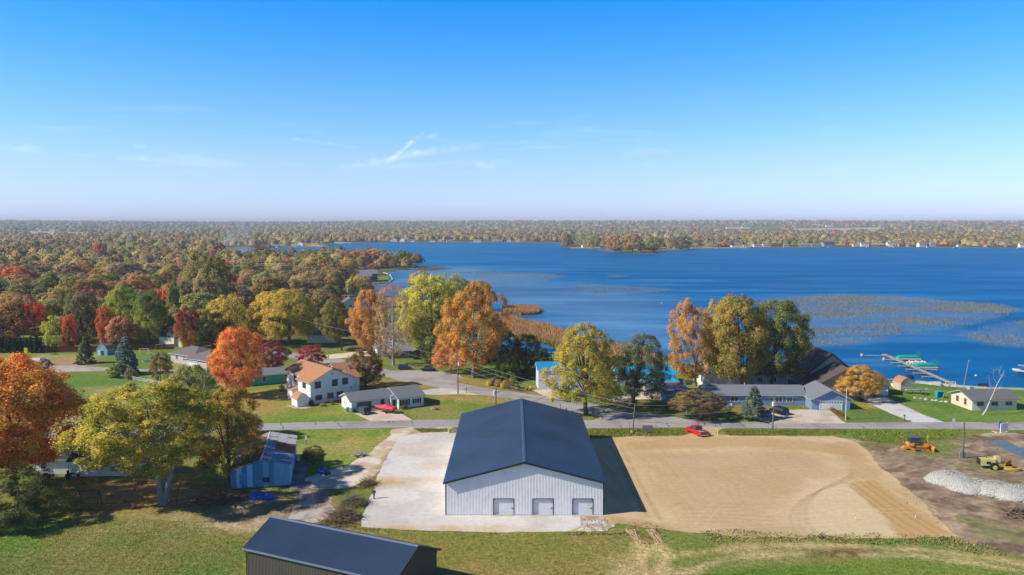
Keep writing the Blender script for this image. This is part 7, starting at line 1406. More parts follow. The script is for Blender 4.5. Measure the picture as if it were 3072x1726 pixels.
# white stump heap, boulders, rock
def branchpile(name, label, cat, P, R, Hh, n, mat, seed=0, thick=.05, part='branch', L_=1.2, sx=1.):
    r = random.Random(seed); t = thing(name, label, cat, P); m = MB()
    for i in range(n):
        a = r.uniform(0, 6.28); d = R * r.random() ** .6; x, y = d * math.cos(a) * sx, d * math.sin(a); zt = max(.1, Hh * (1 - (d / R) ** 1.6)); z = zt * r.uniform(.2, 1); b = r.uniform(0, 6.28); l = L_ * r.uniform(.4, 1.2); e = r.uniform(-.3, .7)
        m.tube((x, y, z), (x + l * math.cos(b), y + l * math.sin(b), max(.02, z + l * e)), thick * r.uniform(.5, 1.4), thick * .3, 4, False)
    m.build(part, mat, t, kind='stuff', fix=False); return t
branchpile('root_stump', 'bleached white upturned root stump on the lawn left of the gravel track', 'stump', at(1078, 1368), 1.3, .9, 90, M('bleached_wood', C('c9bfb4'), C('9c8f84')), 1, .1, 'roots', .9)
BR = M('brush_wood', C('8a7460'), C('6a5644'))
branchpile('brush_pile', 'dark brush and dead branch pile nearest the dark barn ridge', 'brush pile', at(1032, 1556), 2.3, 1.9, 330, BR, 2, .045, 'branches', 1.3, 1.1)
branchpile('brush_pile', 'grey tangled brush heap between gravel track and yard', 'brush pile', at(1060, 1515), 2.0, 1.9, 300, M('brush_grey', C('857668'), C('63564a')), 3, .045, 'branches', 1.2)
branchpile('brush_pile', 'low brown dead-leaf heap beside the gravel yard edge', 'brush pile', at(1104, 1455), 1.6, .9, 200, M('brush_tan', C('8a7054'), C('6a543c')), 4, .05, 'branches', 1.2)
branchpile('brush_pile', 'tan twig pile with dry leaves at the lower end of the yard', 'brush pile', at(1005, 1575), 2.2, .8, 240, M('brush_tan', None), 5, .04, 'branches', 1.2, 1.5)
branchpile('brush_pile', 'heap of cut branches on bare ground left of the blue tarp', 'brush pile', at(660, 1500), 3.0, .7, 260, M('brush_rust', C('7d5a44'), C('5c4030')), 6, .05, 'branches', 1.6, 1.4)
branchpile('brush_pile', 'long pile of weathered poles in the weeds below the sand lot', 'brush pile', at(2470, 1616), 1.2, .3, 26, BR, 7, .05, 'poles', 1.6, 3.0)
branchpile('brush_pile', 'dark root heap at the right edge of the dirt lot', 'brush pile', at(3062, 1552), 3.2, 1.5, 300, BR, 8, .07, 'roots', 1.2)
branchpile('brush_pile', 'shaded woodpile in front of the blue ranch house', 'brush pile', at(1998, 1222), 2.6, 1.2, 160, M('brush_pink', C('8a6a60'), C('5a4640')), 9, .09, 'logs', 1.4, 1.6)
def rocks(name, label, cat, P, items, mat, piece='stone', seed=0):
    r = random.Random(seed); t = thing(name, label, cat, P)
    for x, y, s in items: o = lump(None, s, s * .8, s * .7, 9, 5, .2, r.randrange(999)).build(piece, mat, t); o.location = (x, y, -.03)
    return t
rocks('boulder', 'pinkish flat-topped boulder on the grass right of the ranch house', 'boulder', at(1303, 1229), [(0, 0, .95), (.9, .2, .6)], M('pink_rock', C('a98a80'), C('8a6c64'), rough=.95), 'stone', 1)
rocks('rock_heap', 'grey-brown heap of broken concrete and soil behind the orange maple top', 'rock heap', at(112, 1103), [(0, 0, 2.2), (2.5, -1, 1.6), (-2.5, 1, 2.4), (-5, 3, 2.6), (1.5, 2, 1.8), (-1, 5, 2.8), (3.8, -2.5, 1.2)], M('rubble', C('8a7d70'), C('5f564c'), rough=.95), 'slab', 2)
P = at(100, 1098); t = thing('white_slab', 'white leaning panel on the rubble heap at the left', 'panel', (P[0], P[1], 0), .2); MB().hexa([(-1.4, 0, .2), (1.4, 0, .2), (1.6, 1.6, 2.2), (-1.0, 1.6, 2.2)], [(-1.4, -.1, .25), (1.4, -.1, .25), (1.6, 1.5, 2.25), (-1.0, 1.5, 2.25)]).build('panel', WHITE, t); MB().box(-1.2, 1.2, 1.62, 1.72, 0, 2.0).build('prop', STEEL, t)
P = at(2, 1102); t = thing('camper', 'white-roofed trailer at the left edge behind the orange maple', 'trailer', (P[0] - 5, P[1], 0)); MB().box(-3, 3.4, -1.1, 1.1, .5, 2.2).build('body', M('mauve_side', C('8a86a0')), t); MB().box(-3.05, 3.45, -1.15, 1.15, 2.201, 2.4).build('roof', WHITE, t)
for x in (-1.5, 1.5): MB().tube((x, -1.16, .38), (x, -.9, .38), .36, .36, 12).build('wheel', BLACK, t)
# ---------------------------------------------------------------- person
def person():
    P = at(1122, 1497); t = thing('person', 'person in dark cap, maroon jacket and jeans walking on the pale gravel', 'person', P, math.radians(70))
    def skinned(name, verts, edges, radii, mat, sub=1):
        me = bpy.data.meshes.new(name); me.from_pydata(verts, edges, []); o = bpy.data.objects.new(name, me); COL.objects.link(o)
        sk = o.modifiers.new('s', 'SKIN'); sk.use_smooth_shade = True
        for i, r in enumerate(radii): me.skin_vertices[0].data[i].radius = (r, r) if not isinstance(r, tuple) else r
        me.skin_vertices[0].data[0].use_root = True; ss = o.modifiers.new('d', 'SUBSURF'); ss.levels = sub; ss.render_levels = sub
        dg = bpy.context.evaluated_depsgraph_get(); m2 = bpy.data.meshes.new_from_object(o.evaluated_get(dg)); bpy.data.objects.remove(o)
        m2.name = name; m2.materials.clear(); m2.materials.append(mat); return link(name, m2, t)
    V = [(0, 0, .95), (0, 0, 1.15), (0, 0, 1.38), (0, 0, 1.5), (.02, 0, 1.62), (.02, 0, 1.74), (0, .1, .9), (.16, .11, .5), (.02, .11, .08), (.16, .11, .03), (0, -.1, .9), (-.08, -.11, .5), (-.26, -.11, .12), (-.12, -.11, .04), (0, .2, 1.4), (-.1, .26, 1.14), (.05, .28, .92), (.1, .28, .82), (0, -.2, 1.4), (.06, -.26, 1.14), (.2, -.26, .95), (.26, -.26, .86)]
    E = [(0, 1), (1, 2), (2, 3), (3, 4), (4, 5), (0, 6), (6, 7), (7, 8), (8, 9), (0, 10), (10, 11), (11, 12), (12, 13), (2, 14), (14, 15), (15, 16), (16, 17), (2, 18), (18, 19), (19, 20), (20, 21)]
    R = [.14, .13, .16, .06, .1, .085, .1, .07, .05, .045, .1, .07, .05, .045, .075, .05, .038, .03, .075, .05, .038, .03]
    skinned('body', V, E, R, M('skin', C('c08a70')), 2)
    skinned('jeans', [V[0], V[6], V[7], V[8], V[10], V[11], V[12]], [(0, 1), (1, 2), (2, 3), (0, 4), (4, 5), (5, 6)], [.165, .12, .09, .072, .12, .09, .072], M('denim', C('3f618c'), C('36547c')), 2)
    skinned('jacket', [(0, 0, .98), (0, 0, 1.18), (0, 0, 1.4), V[14], V[15], V[16], V[18], V[19], V[20]], [(0, 1), (1, 2), (2, 3), (3, 4), (4, 5), (2, 6), (6, 7), (7, 8)], [.17, .165, .19, .1, .075, .06, .1, .075, .06], M('maroon_cloth', C('5a3a44'), C('4c3038')), 2)
    MB().tube((.02, 0, 1.7), (.01, 0, 1.8), .125, .1, 12).box(.08, .26, -.08, .08, 1.69, 1.71).build('cap', M('cap_cloth', C('5c4a40')), t, smooth=False)
    m = MB()
    for s in (-1, 1): m.cb(.16 if s > 0 else -.1, s * .11, .05, .3, .11, .1)
    m.build('shoes', DARKTRIM, t)
person()
# ---------------------------------------------------------------- bulldozer
def dozer():
    P = at(2722, 1353); t = thing('bulldozer', 'orange tracked bulldozer with blue-grey cab parked on the dirt lot', 'bulldozer', P, math.radians(-7)); OR = M('dozer_orange', C('ea9a36'), C('d08428'), rough=.5); TR = M('track_steel', C('a5804c'), C('7d5f38'), rough=.8)
    def stadium(L_, h): return [(x, z) for x, z in [(.45, 0), (L_ - .5, 0), (L_ - .1, .25), (L_, .5), (L_ - .15, h - .1), (L_ - .6, h), (.4, h - .05), (.08, h - .3), (0, .45), (.12, .2)]]
    for y0, y1 in ((-1.25, -.75), (.75, 1.25)):
        tr = MB().prism([(x + .45, z) for x, z in stadium(3.4, .95)], y0, y1, 'y').build('track', TR, t); yf = y0 - .012 if y0 < 0 else y1 + .012
        q = MB()
        for k in range(26):
            x = .65 + k * .12; q.box(x, x + .05, y0 - .02, y1 + .02, -.03, .0) ; q.box(x, x + .05, y0 - .02, y1 + .02, .93, .98)
        q.build('track_pads', DARKTRIM, tr, kind='stuff')
        a, b = (y0 - .03, y0 - .001) if y0 < 0 else (y1 + .001, y1 + .03)
        MB().box(1.0, 3.2, a, b, .28, .62).build('track_frame', M('dozer_dark', C('3d3426')), tr)
        for x in (.85, 3.35): MB().tube((x, a, .47), (x, b, .47), .3, .3, 12).build('sprocket', OR, tr)
    MB().hexa([(.2, -.7, .55), (3.5, -.7, .55), (3.5, .7, .55), (.2, .7, .55)], [(.1, -.7, 1.25), (3.4, -.7, 1.25), (3.4, .7, 1.25), (.1, .7, 1.25)]).build('chassis', OR, t)
    MB().hexa([(2.35, -.55, 1.251), (3.9, -.5, 1.0), (3.9, .5, 1.0), (2.35, .55, 1.251)], [(2.35, -.52, 1.95), (3.75, -.42, 1.7), (3.75, .42, 1.7), (2.35, .52, 1.95)]).build('engine_hood', OR, t)
    MB().hexa([(-.15, -.85, 1.251), (1.0, -.85, 1.251), (1.0, .85, 1.251), (-.15, .85, 1.251)], [(-.05, -.8, 1.75), (.95, -.8, 1.8), (.95, .8, 1.8), (-.05, .8, 1.75)]).build('fuel_tank', OR, t)
    MB().box(.25, 2.15, -.72, .72, 1.81, 2.85).build('cab_glass', M('cab_glass', C('33505c'), C('26404c'), rough=.1, spec=.7), t)
    m = MB()
    for x in (.25, 1.15, 2.15):
        for y in (-.73, .73): m.cb(x, y, 2.05, .1, .1, 1.65)
    m.build('cab_posts', M('cab_frame', C('3c4650')), t); MB().hexa([(.1, -.85, 2.86), (2.35, -.85, 2.86), (2.35, .85, 2.86), (.1, .85, 2.86)], [(.2, -.75, 3.02), (2.2, -.75, 3.02), (2.2, .75, 3.02), (.2, .75, 3.02)]).build('cab_roof', M('cab_roof', C('566474')), t)
    m = MB()
    for y in (-.6, .6): m.path([(2.3, y, 2.7), (3.1, y, 2.6), (3.6, y, 1.75)], .05)
    m.build('brush_guard', M('cab_frame', None), t)
    MB().tube((2.9, .1, 1.8), (2.9, .1, 2.6), .06, .06, 8).build('exhaust_pipe', DARKTRIM, t)
    b = MB(); pr = [(4.5, .05), (4.35, .35), (4.33, .7), (4.45, 1.0), (4.62, 1.2), (4.72, 1.18), (4.55, .95), (4.47, .68), (4.5, .38), (4.66, .06)]; b.prism(pr, -1.45, 1.45, 'y').build('blade', OR, t)
    for y in (-.95, .95): MB().path([(2.2, y * 1.38, .5), (4.4, y * 1.3, .3)], .09).build('push_arm', OR, t)
    MB().path([(3.6, 0, 1.2), (4.4, 0, .9)], .08).build('lift_ram', STEEL, t)
    MB().tube((4.1, .9, 1.0), (4.1, .9, 3.2), .05, .05, 6).build('mast', YEL, t)
    MB().box(-.75, -.15, -.4, .4, .45, 1.0).tube((-.75, -.45, .5), (-.75, .45, .5), .3, .3, 12).build('winch', OR, t)
dozer()
def scraper():
    P = at(2944, 1408); t = thing('old_loader', 'faded cream-yellow wheel tractor with round yellow attachment on the dirt lot', 'tractor', P, math.radians(-8)); CR = M('faded_cream', C('d9cb84'), C('bcae6c'), rough=.7, scale=3); YL = M('faded_yellow', C('c9a848'), C('a88a38'), rough=.7, scale=3)
    MB().hexa([(-.4, -.8, .9), (2.1, -.8, .9), (2.1, .8, .9), (-.4, .8, .9)], [(-.5, -.75, 2.0), (2.1, -.7, 2.1), (2.1, .7, 2.1), (-.5, .75, 2.0)]).build('engine_body', CR, t); MB().box(-.62, -.52, -.7, .7, 1.0, 2.1).build('grille', DARKTRIM, t)
    MB().box(2.2, 3.0, -.5, .5, 1.5, 2.5).build('seat_console', CR, t); MB().box(.5, 1.2, -.82, -.801, 1.2, 1.7).build('side_vent', DARKTRIM, t)
    MB().hexa([(2.1, -.6, .8), (3.9, -.5, .7), (3.9, .5, .7), (2.1, .6, .8)], [(2.1, -.5, 1.4), (3.9, -.4, 1.2), (3.9, .4, 1.2), (2.1, .5, 1.4)]).build('frame', YL, t)
    for y in (-1.1, 1.1):
        o = MB().tube((0, -.28, 0), (0, .28, 0), .78, .78, 20).build('wheel', BLACK, t); o.location = (1.75, y, .78); MB().tube((0, -.3, 0), (0, .3, 0), .4, .36, 14).build('rim', CR, o)
    for y in (-.9, 1.3): o = MB().tube((0, -.2, 0), (0, .2, 0), .5, .5, 16).build('wheel', BLACK, t); o.location = (5.2, y, .5); MB().tube((0, -.21, 0), (0, .21, 0), .26, .26, 12).build('rim', YL, o)
    MB().loft([[(4.9 + 1.45 * math.cos(a) * k, -.9 + .8 * math.sin(a) * k, z) for a in [6.283 * i / 20 for i in range(20)]] for z, k in ((.35, .9), (.4, 1.0), (.75, 1.0), (.8, .85))]).build('round_deck', YL, t)
    MB().hexa([(3.9, -.3, 1.0), (5.4, .9, .9), (5.2, 1.2, .9), (3.7, .1, 1.0)], [(3.9, -.3, 1.5), (5.4, .9, 1.7), (5.2, 1.2, 1.7), (3.7, .1, 1.5)]).build('boom', M('orange_rust', C('b07a3c')), t)
    MB().path([(2.9, .2, 2.4), (4.9, .6, 1.8)], .05).build('steering_rod', YL, t); MB().tube((.9, .3, 2.05), (.9, .3, 2.5), .06, .06, 8).build('exhaust_pipe', DARKTRIM, t)
scraper()
# gravel heaps
STN = M('limestone', C('cfcfc6'), C('74746c'), rough=.95, scale=9, contrast=.1)
for k, (u, v, rx, ry, h, tx) in enumerate([(2852, 1462, 4.3, 3.6, 1.9, 'pale crushed-stone heap, leftmost of the overlapping row'), (2915, 1483, 4.4, 3.4, 1.8, 'pale crushed-stone heap, second from the left'), (2985, 1492, 4.4, 3.4, 1.8, 'pale crushed-stone heap, third from the left'), (3050, 1505, 4.4, 3.6, 1.8, 'pale crushed-stone heap cut by the right picture edge')]):
    P = at(u, v - 14); t = thing('stone_heap', tx, 'gravel heap', P, 0, 'row of crushed stone heaps'); rr = random.Random(k + 20); lump(None, rx, ry, h, 26, 9, .06, 30 + k).build('core', STN, t, smooth=True); m = MB()
    for i in range(2600):
        a = rr.uniform(0, 6.283); f = rr.random() ** .55; x, y = rx * 1.04 * f * math.cos(a), ry * 1.04 * f * math.sin(a); z = h * math.cos(min(1, f) * math.pi / 2) ** .8 + rr.uniform(-.05, .09); s = rr.uniform(.07, .19); b = len(m.v)
        q = [Vector((rr.uniform(-1, 1), rr.uniform(-1, 1), rr.uniform(-.6, 1))).normalized() * s for _ in range(4)]; m.v += [(x + p.x, y + p.y, z + p.z) for p in q]; m.f += [(b, b + 1, b + 2), (b, b + 2, b + 3), (b, b + 3, b + 1), (b + 1, b + 3, b + 2)]
    m.build('stones', STN, t, kind='stuff')
# clods where the track crosses the ditch bank, and stones of the rubble patch
def scatter(name, label, cat, poly, n, s0, s1, mat, seed):
    rr = random.Random(seed); xs = [p[0] for p in poly]; ys = [p[1] for p in poly]; m = MB(); k = 0
    while k < n:
        x, y = rr.uniform(min(xs), max(xs)), rr.uniform(min(ys), max(ys))
        if sdf(np.array([x]), np.array([y]), poly)[0] < 0: continue
        k += 1; s = rr.uniform(s0, s1); b = len(m.v); q = [Vector((rr.uniform(-1, 1), rr.uniform(-1, 1), rr.uniform(-.3, .8))).normalized() * s for _ in range(5)]; m.v += [(x + p.x, y + p.y, max(.01, s * .3 + p.z)) for p in q]; m.f += [(b, b + 1, b + 2), (b, b + 2, b + 3), (b, b + 3, b + 1), (b + 1, b + 3, b + 4), (b + 4, b + 2, b + 1)]
    tag(m.build(name, mat, None), label, cat, kind='stuff')
scatter('rubble', 'pale broken stones scattered at the barn corner', 'rubble', PX([(1742, 1552), (1808, 1550), (1838, 1575), (1822, 1594), (1745, 1592)]), 900, .05, .15, STN, 1)
CLOD = M('clod_brown', C('a08262'), C('7d624a'), rough=1)
scatter('soil_clods', 'brown clods of the torn ditch bank below the barn corner', 'soil', PX([(1880, 1572), (1960, 1568), (1990, 1600), (2000, 1632), (1930, 1640), (1900, 1610)]), 240, .06, .2, CLOD, 2)
scatter('soil_clods', 'churned clods over the dirt lot on the right', 'soil', PX([(2640, 1340), (3072, 1310), (3200, 1640), (3072, 1640), (2860, 1600), (2700, 1500)]), 1500, .05, .17, CLOD, 3)
for i, (px, tx) in enumerate([([(1888, 1590), (1905, 1610), (1925, 1632)], 'left'), ([(1950, 1590), (1968, 1612), (1985, 1636)], 'right')]):
    W = [at(*p) for p in px]; m = MB()
    for k in range(6):
        o = -.55 + k * .22; rq = random.Random(k + i * 9); ps = [Vector((*W[0], 0)).lerp(Vector((*W[1], 0)), f) for f in (0, .33, .66)] + [Vector((*W[1], 0)).lerp(Vector((*W[2], 0)), f) for f in (0, .33, .66, 1)]
        m.path([(p.x + o + rq.uniform(-.12, .12), p.y + rq.uniform(-.2, .2), rq.uniform(-.03, .1)) for p in ps], [rq.uniform(.04, .14) for _ in ps], 5)
    tag(m.build('tyre_rut', M('rut_tan', C('bfa884'), C('957c5c'), rough=1), None), '%s pale tyre rut ridge across the ditch bank' % tx, 'tyre rut', kind='stuff')
# stakes
for i, (u, v, tx) in enumerate([(2566, 1562, 'thin orange-tipped survey stake low on the sand lot'), (2746, 1556, 'survey stake on the orange sand strip')]): P = at(u, v); t = thing('survey_stake', tx, 'stake', P); MB().box(-.03, .03, -.03, .03, 0, .7).build('stake', WHITE, t); MB().box(-.035, .035, -.035, .035, .702, .85).build('ribbon', M('orange_tape', C('e07040')), t)
# ---------------------------------------------------------------- dock, boats, lake things
DK = M('dock_wood', C('b5b3b2'), C('96938f'), rough=.8, scale=2)
A = Vector(at(2650, 1064, -.1)); B = Vector(at(2866, 1156, 0)); t = thing('dock', 'long grey wooden dock running out from the bank with finger piers', 'dock', (A.x, A.y, WATER_Z)); D_ = B - A; LD = D_.length; un = D_.normalized(); nn = Vector((-un.y, un.x)); npl = 150; me = None
for i in range(npl):
    p = un * (LD * (i + .5) / npl)
    if me is None: o = MB().box(-LD / npl / 2 + .015, LD / npl / 2 - .015, -.75, .75, .55, .6).build('plank', DK, t); me = o.data
    else: o = link('plank', me, t)
    o.location = (p.x, p.y, 0); o.rotation_euler = (0, 0, math.atan2(un.y, un.x))
m = MB()
for s in (-.65, .65): m.tube((*(nn * s), .48), (*(un * LD + nn * s), .48), .06, .06, 4)
m.build('stringer', DK, t)
postme = None
def dpost(x, y, h=1.0):
    global postme
    if postme is None: o = MB().tube((0, 0, -1.6), (0, 0, .75), .06, .06, 6).build('post', STEEL, t); postme = o.data
    else: o = link('post', postme, t)
    o.location = (x, y, 0)
for i in range(11):
    for s in (-.8, .8): p = un * (LD * i / 11 + 1) + nn * s; dpost(p.x, p.y)
fin = [(2586, 1067, 2674, 1069), (2652, 1079, 2690, 1081), (2672, 1089, 2712, 1090), (2695, 1099, 2735, 1100), (2718, 1109, 2760, 1110), (2740, 1120, 2782, 1121), (2765, 1131, 2806, 1132), (2701, 1078, 2745, 1081), (2745, 1094, 2790, 1096), (2775, 1108, 2812, 1111)]
for i, (u0, v0, u1, v1) in enumerate(fin):
    a = Vector(at(u0, v0, 0)) - A; b = Vector(at(u1, v1, 0)) - A; d = (b - a); L_ = d.length; m = MB().cb((a.x + b.x) / 2, (a.y + b.y) / 2, .55, L_, .75, .1, math.atan2(d.y, d.x)); m.build('finger_pier', DK, t); 
    for f in (.02, .5, .9): p = a.lerp(b, f); dpost(p.x, p.y - .35); dpost(p.x, p.y + .35)
    if i < 2: MB().tube((a.x, a.y, .3), (a.x, a.y, 1.1), .55, .45, 12).build('float_drum', CONC, t)
TL = M('teal_cover', C('14a890'), C('0f947f'), rough=.6, scale=2, bump=.3)
def pontoon(label, P, ang, covered, L_=7.4):
    t = thing('pontoon_boat', label, 'pontoon boat', (P[0], P[1], WATER_Z), ang, 'pontoon boats at the dock')
    for y in (-.85, .85): MB().path([(0, y, .1), (L_ - .8, y, .1), (L_, y, .3)], [.33, .33, .12], 10).build('pontoon', STEEL, t)
    MB().box(.1, L_ - .5, -1.2, 1.2, .42, .52).build('deck', WHITE, t); m = MB()
    for y in (-1.18, 1.12): m.box(.3, L_ - .7, y, y + .06, .521, 1.15)
    m.box(.3, .36, -1.1, 1.1, .521, 1.15); m.box(L_ - .76, L_ - .7, -1.1, 1.1, .521, 1.15); m.build('fence_panels', WHITE, t)
    MB().box(-.45, 0, -.25, .25, .1, 1.2).build('outboard_motor', M('motor_dark', C('54242c')), t)
    if covered:
        MB().loft([[(x, -1.25, .95 + .0), (x, -1.27, z * .75), (x, -.7, z), (x, .7, z), (x, 1.27, z * .75), (x, 1.25, .95)] for x, z in [(.15, 1.3), (.7, 1.55), (2, 1.75), (3.5, 1.7), (5.2, 1.75), (L_ - .9, 1.5), (L_ - .3, 1.15)]]).build('cover', TL, t)
        f = MB(); f.path([(1.2, -1.1, 1.5), (.5, -1.1, 2.7), (.5, 1.1, 2.7), (1.2, 1.1, 1.5)], .05).path([(1.6, -1.1, 1.5), (.2, -1.1, 2.5), (.2, 1.1, 2.5), (1.6, 1.1, 1.5)], .05); f.build('bimini_frame', TL, t)
    else:
        CRm = M('cream_seat', C('e6dcc0'))
        for x, y, s in [(1.2, -.7, .7), (1.2, .7, .7), (3.2, -.6, .6), (5.2, .7, .8), (5.4, -.7, .8)]: MB().cb(x, y, .8, s, .7, .5).cb(x - s / 2, y, 1.15, .15, .7, .5).build('seat', CRm, t)
        MB().cb(2.6, .5, 1.0, .5, .6, .9).build('console', WHITE, t); MB().box(2.6, 2.65, .2, .8, 1.45, 1.8).build('windscreen', GLASS, t)
pontoon('teal-covered pontoon boat at the outer end of the dock', at(2762, 1080, -.3), math.pi - .03, True, 8.3); pontoon('open white pontoon boat with cream seats between the two covered ones', at(2778, 1094.5, -.3), math.pi, False, 5.6); pontoon('teal-covered pontoon boat nearer the shore', at(2812, 1105, -.3), math.pi - .02, True, 7.6)
P = at(3066, 1118, -.3); t = thing('cruiser_boat', 'white motorboat cut off by the right edge of the picture', 'motorboat', (P[0], P[1], WATER_Z), math.radians(155))
MB().loft([hullring(-4, 1.2, -.1, .9), hullring(-1, 1.25, -.1, .95), hullring(1.2, .9, 0, 1.1), hullring(2.2, .4, .4, 1.2), hullring(2.6, .05, .9, 1.25)]).build('hull', WHITE, t); MB().hexa([(-2, -.9, .95), (.6, -.7, 1.0), (.6, .7, 1.0), (-2, .9, .95)], [(-2, -.8, 1.7), (0, -.6, 1.6), (0, .6, 1.6), (-2, .8, 1.7)]).build('windscreen', GLASS, t); MB().path([(-2, -.9, 1), (-1.6, -.9, 2.3), (1, -.8, 2.3), (1, .8, 2.3), (-1.6, .9, 2.3), (-2, .9, 1)], .05).build('canopy_frame', WHITE, t)
# birch, leaning and bare
def birch():
    P = at(2952, 1246); t = thing('birch_tree', 'leaning bare white birch before the beige ranch house', 'tree', P); y = P[1]
    def w3(u, v): return ((u - 2952) * mpp(y * 1.03), 0, hgt(y, v))
    pts = [(2948, 1247), (2958, 1230), (2967, 1205), (2977, 1180), (2987, 1152), (2998, 1130), (3006, 1112)]; P3 = [w3(*p) for p in pts]; P3[0] = (P3[0][0], 0, 0)
    MB().path(P3, [.2, .17, .14, .12, .09, .06, .03], 7).build('trunk', M('birch_bark', C('d9d6d2'), C('9a948c'), scale=3, stretch=(1, 1, 3)), t, fix=False); m = MB(); r = random.Random(4)
    for (a, b, c) in [((2967, 1205), (2955, 1190), (2952, 1165)), ((2977, 1182), (2990, 1176), (2998, 1153)), ((2977, 1180), (2966, 1160), (2970, 1130)), ((2987, 1152), (2978, 1135), (2974, 1112)), ((2990, 1148), (3000, 1140), (3010, 1128)), ((2972, 1195), (2985, 1188), (2992, 1178)), ((2998, 1130), (2992, 1118), (2996, 1106))]:
        a, b, c = w3(*a), w3(*b), w3(*c); b = (b[0], r.uniform(-.8, .8), b[2]); c = (c[0], r.uniform(-1.5, 1.5), c[2]); m.path([a, b, c], [.06, .04, .015], 5)
        for k in range(10): s = Vector(b).lerp(Vector(c), r.random()); m.tube(s, s + Vector((r.uniform(-1, 1), r.uniform(-1, 1), r.uniform(0, 1.3))), .012, .004, 3, False)
    m.build('branches', M('birch_twig', C('a89c92')), t, fix=False)
birch()
# right lawn odds and ends
P = at(2819, 1193); t = thing('blue_container', 'bright cyan open-fronted play cube on the lakeside lawn', 'play house', P, -.1); CY = M('cyan_cloth', C('1fb4e0'), C('16a0cc')); MB().box(-.75, .75, .6, .65, 0, 1.5).build('back', CY, t); MB().box(-.8, -.75, -.5, .65, 0, 1.55).build('side', CY, t); MB().box(.75, .8, -.5, .65, 0, 1.55).build('side', CY, t); MB().box(-.8, .8, -.5, .65, 1.551, 1.62).build('roof', CY, t)
P = at(2703, 1178); t = thing('covered_canoe_rack', 'long grey-roofed canoe rack with a white canoe beside the beige shed', 'canoe rack', at(2715, 1182), -.05)
MB().hexa([(-1, 0, 1.5), (4.8, -.4, 1.4), (4.8, 1.0, 1.4), (-1, 1.4, 1.5)], [(-1, 0, 1.58), (4.8, -.4, 1.48), (4.8, 1.0, 1.48), (-1, 1.4, 1.58)]).build('cover', M('grey_cover', C('8a8f96')), t)
for x in (0, 2, 4): MB().box(x, x + .1, .2, .3, 0, 1.42).build('post', POLE, t)
MB().loft([hullring(0, .35, .9, 1.3), hullring(2.5, .42, .85, 1.3), hullring(5.6, .3, 1.0, 1.38), hullring(6.1, .04, 1.25, 1.4)]).build('canoe', WHITE, t)
rocks('rock_row', 'curving row of white boulders and junk on the right lawn', 'rock row', at(2745, 1195), [(0, 0, .5), (1, -.8, .45), (2, -1.6, .6), (3.1, -2.6, .5), (3.8, -3.2, .55), (4.6, -4.2, .5), (5.6, -4.5, .6), (7, -5.2, .4)], M('pale_rock', C('c9cbcb'), C('9a9c9c')), 'stone', 5)
rocks('rock_row', 'grey boulders and stored gear between drive and beige shed', 'rock row', at(2655, 1153), [(0, 0, .6), (1, -1, .7), (2, -1.6, .6), (3, -2.6, .7), (4, -3.4, .6), (5.2, -4, .7)], M('grey_rock', C('9c9a98'), C('7a7876')), 'stone', 6)
P = at(2672, 1160); t = thing('jon_boat', 'upturned white boat on the bank left of the beige shed', 'boat', (P[0], P[1], 0), -.7); MB().loft([hullring(0, .7, .9, .2), hullring(2.4, .75, .95, .2), hullring(4, .3, .7, .2), hullring(4.3, .05, .4, .2)]).build('hull', WHITE, t); MB().box(-.05, 0, -.6, .6, .2, .6).build('transom', STEEL, t)
P = at(2775, 1184); t = thing('fire_ring', 'dark stone fire ring on the right lawn', 'fire ring', P)
for k in range(12): a = k * .5236; MB().cb(.9 * math.cos(a), .9 * math.sin(a), .15, .4, .25, .3, a).build('stone', M('sooty_stone', C('4a4038')), t)
P = at(2790, 1155); t = thing('park_bench', 'long white bench on the lake bank left of the dock', 'bench', P); MB().box(0, 3.2, -.25, .25, .4, .48).build('seat', WHITE, t); MB().box(0, 3.2, .27, .33, .5, .9).build('backrest', WHITE, t)
for x in (.2, 3.0): MB().box(x - .05, x + .05, -.2, .2, 0, .4).build('leg', WHITE, t)
P = at(2836, 1157); t = thing('dock_gate', 'white goal-like frame where the dock meets the bank', 'frame', P); MB().path([(0, 0, 0), (0, 0, 1.1), (2.8, 0, 1.1), (2.8, 0, 0)], .07).build('frame', WHITE, t); MB().box(.1, 2.7, -.02, .02, .9, 1.05).build('board', WHITE, t)
P = at(2951, 1160); t = thing('wall_bench', 'dark bench at the lake edge behind the beige ranch house', 'bench', (P[0] - 2, P[1] - 1, 0)); MB().box(0, 2.8, -.25, .25, .4, .5).build('seat', SWG, t); MB().box(0, 2.8, .27, .33, .5, 1.0).build('backrest', SWG, t)
for x in (.2, 2.6): MB().box(x - .05, x + .05, -.2, .2, 0, .4).build('leg', SWG, t)
for i, (u, v, tx) in enumerate([(2460, 1092, 'white bird nearest the brown-roofed lake house'), (1985, 910, 'white swan alone in the middle of the bay'), (2928, 1128, 'white buoy left of the bare birch crown')]): P = at(u, v, WATER_Z); t = thing('water_bird' if i < 2 else 'buoy', tx, 'bird' if i < 2 else 'buoy', (P[0], P[1], WATER_Z)); lump(None, .5, .25, .3, 10, 5, .05, 3).build('body', WHITE, t, smooth=True); (MB().path([(.35, 0, .15), (.5, 0, .5), (.62, 0, .45)], .05) if i < 2 else MB().tube((0, 0, .2), (0, 0, .6), .05, .03, 6)).build('neck' if i < 2 else 'rod', WHITE, t)
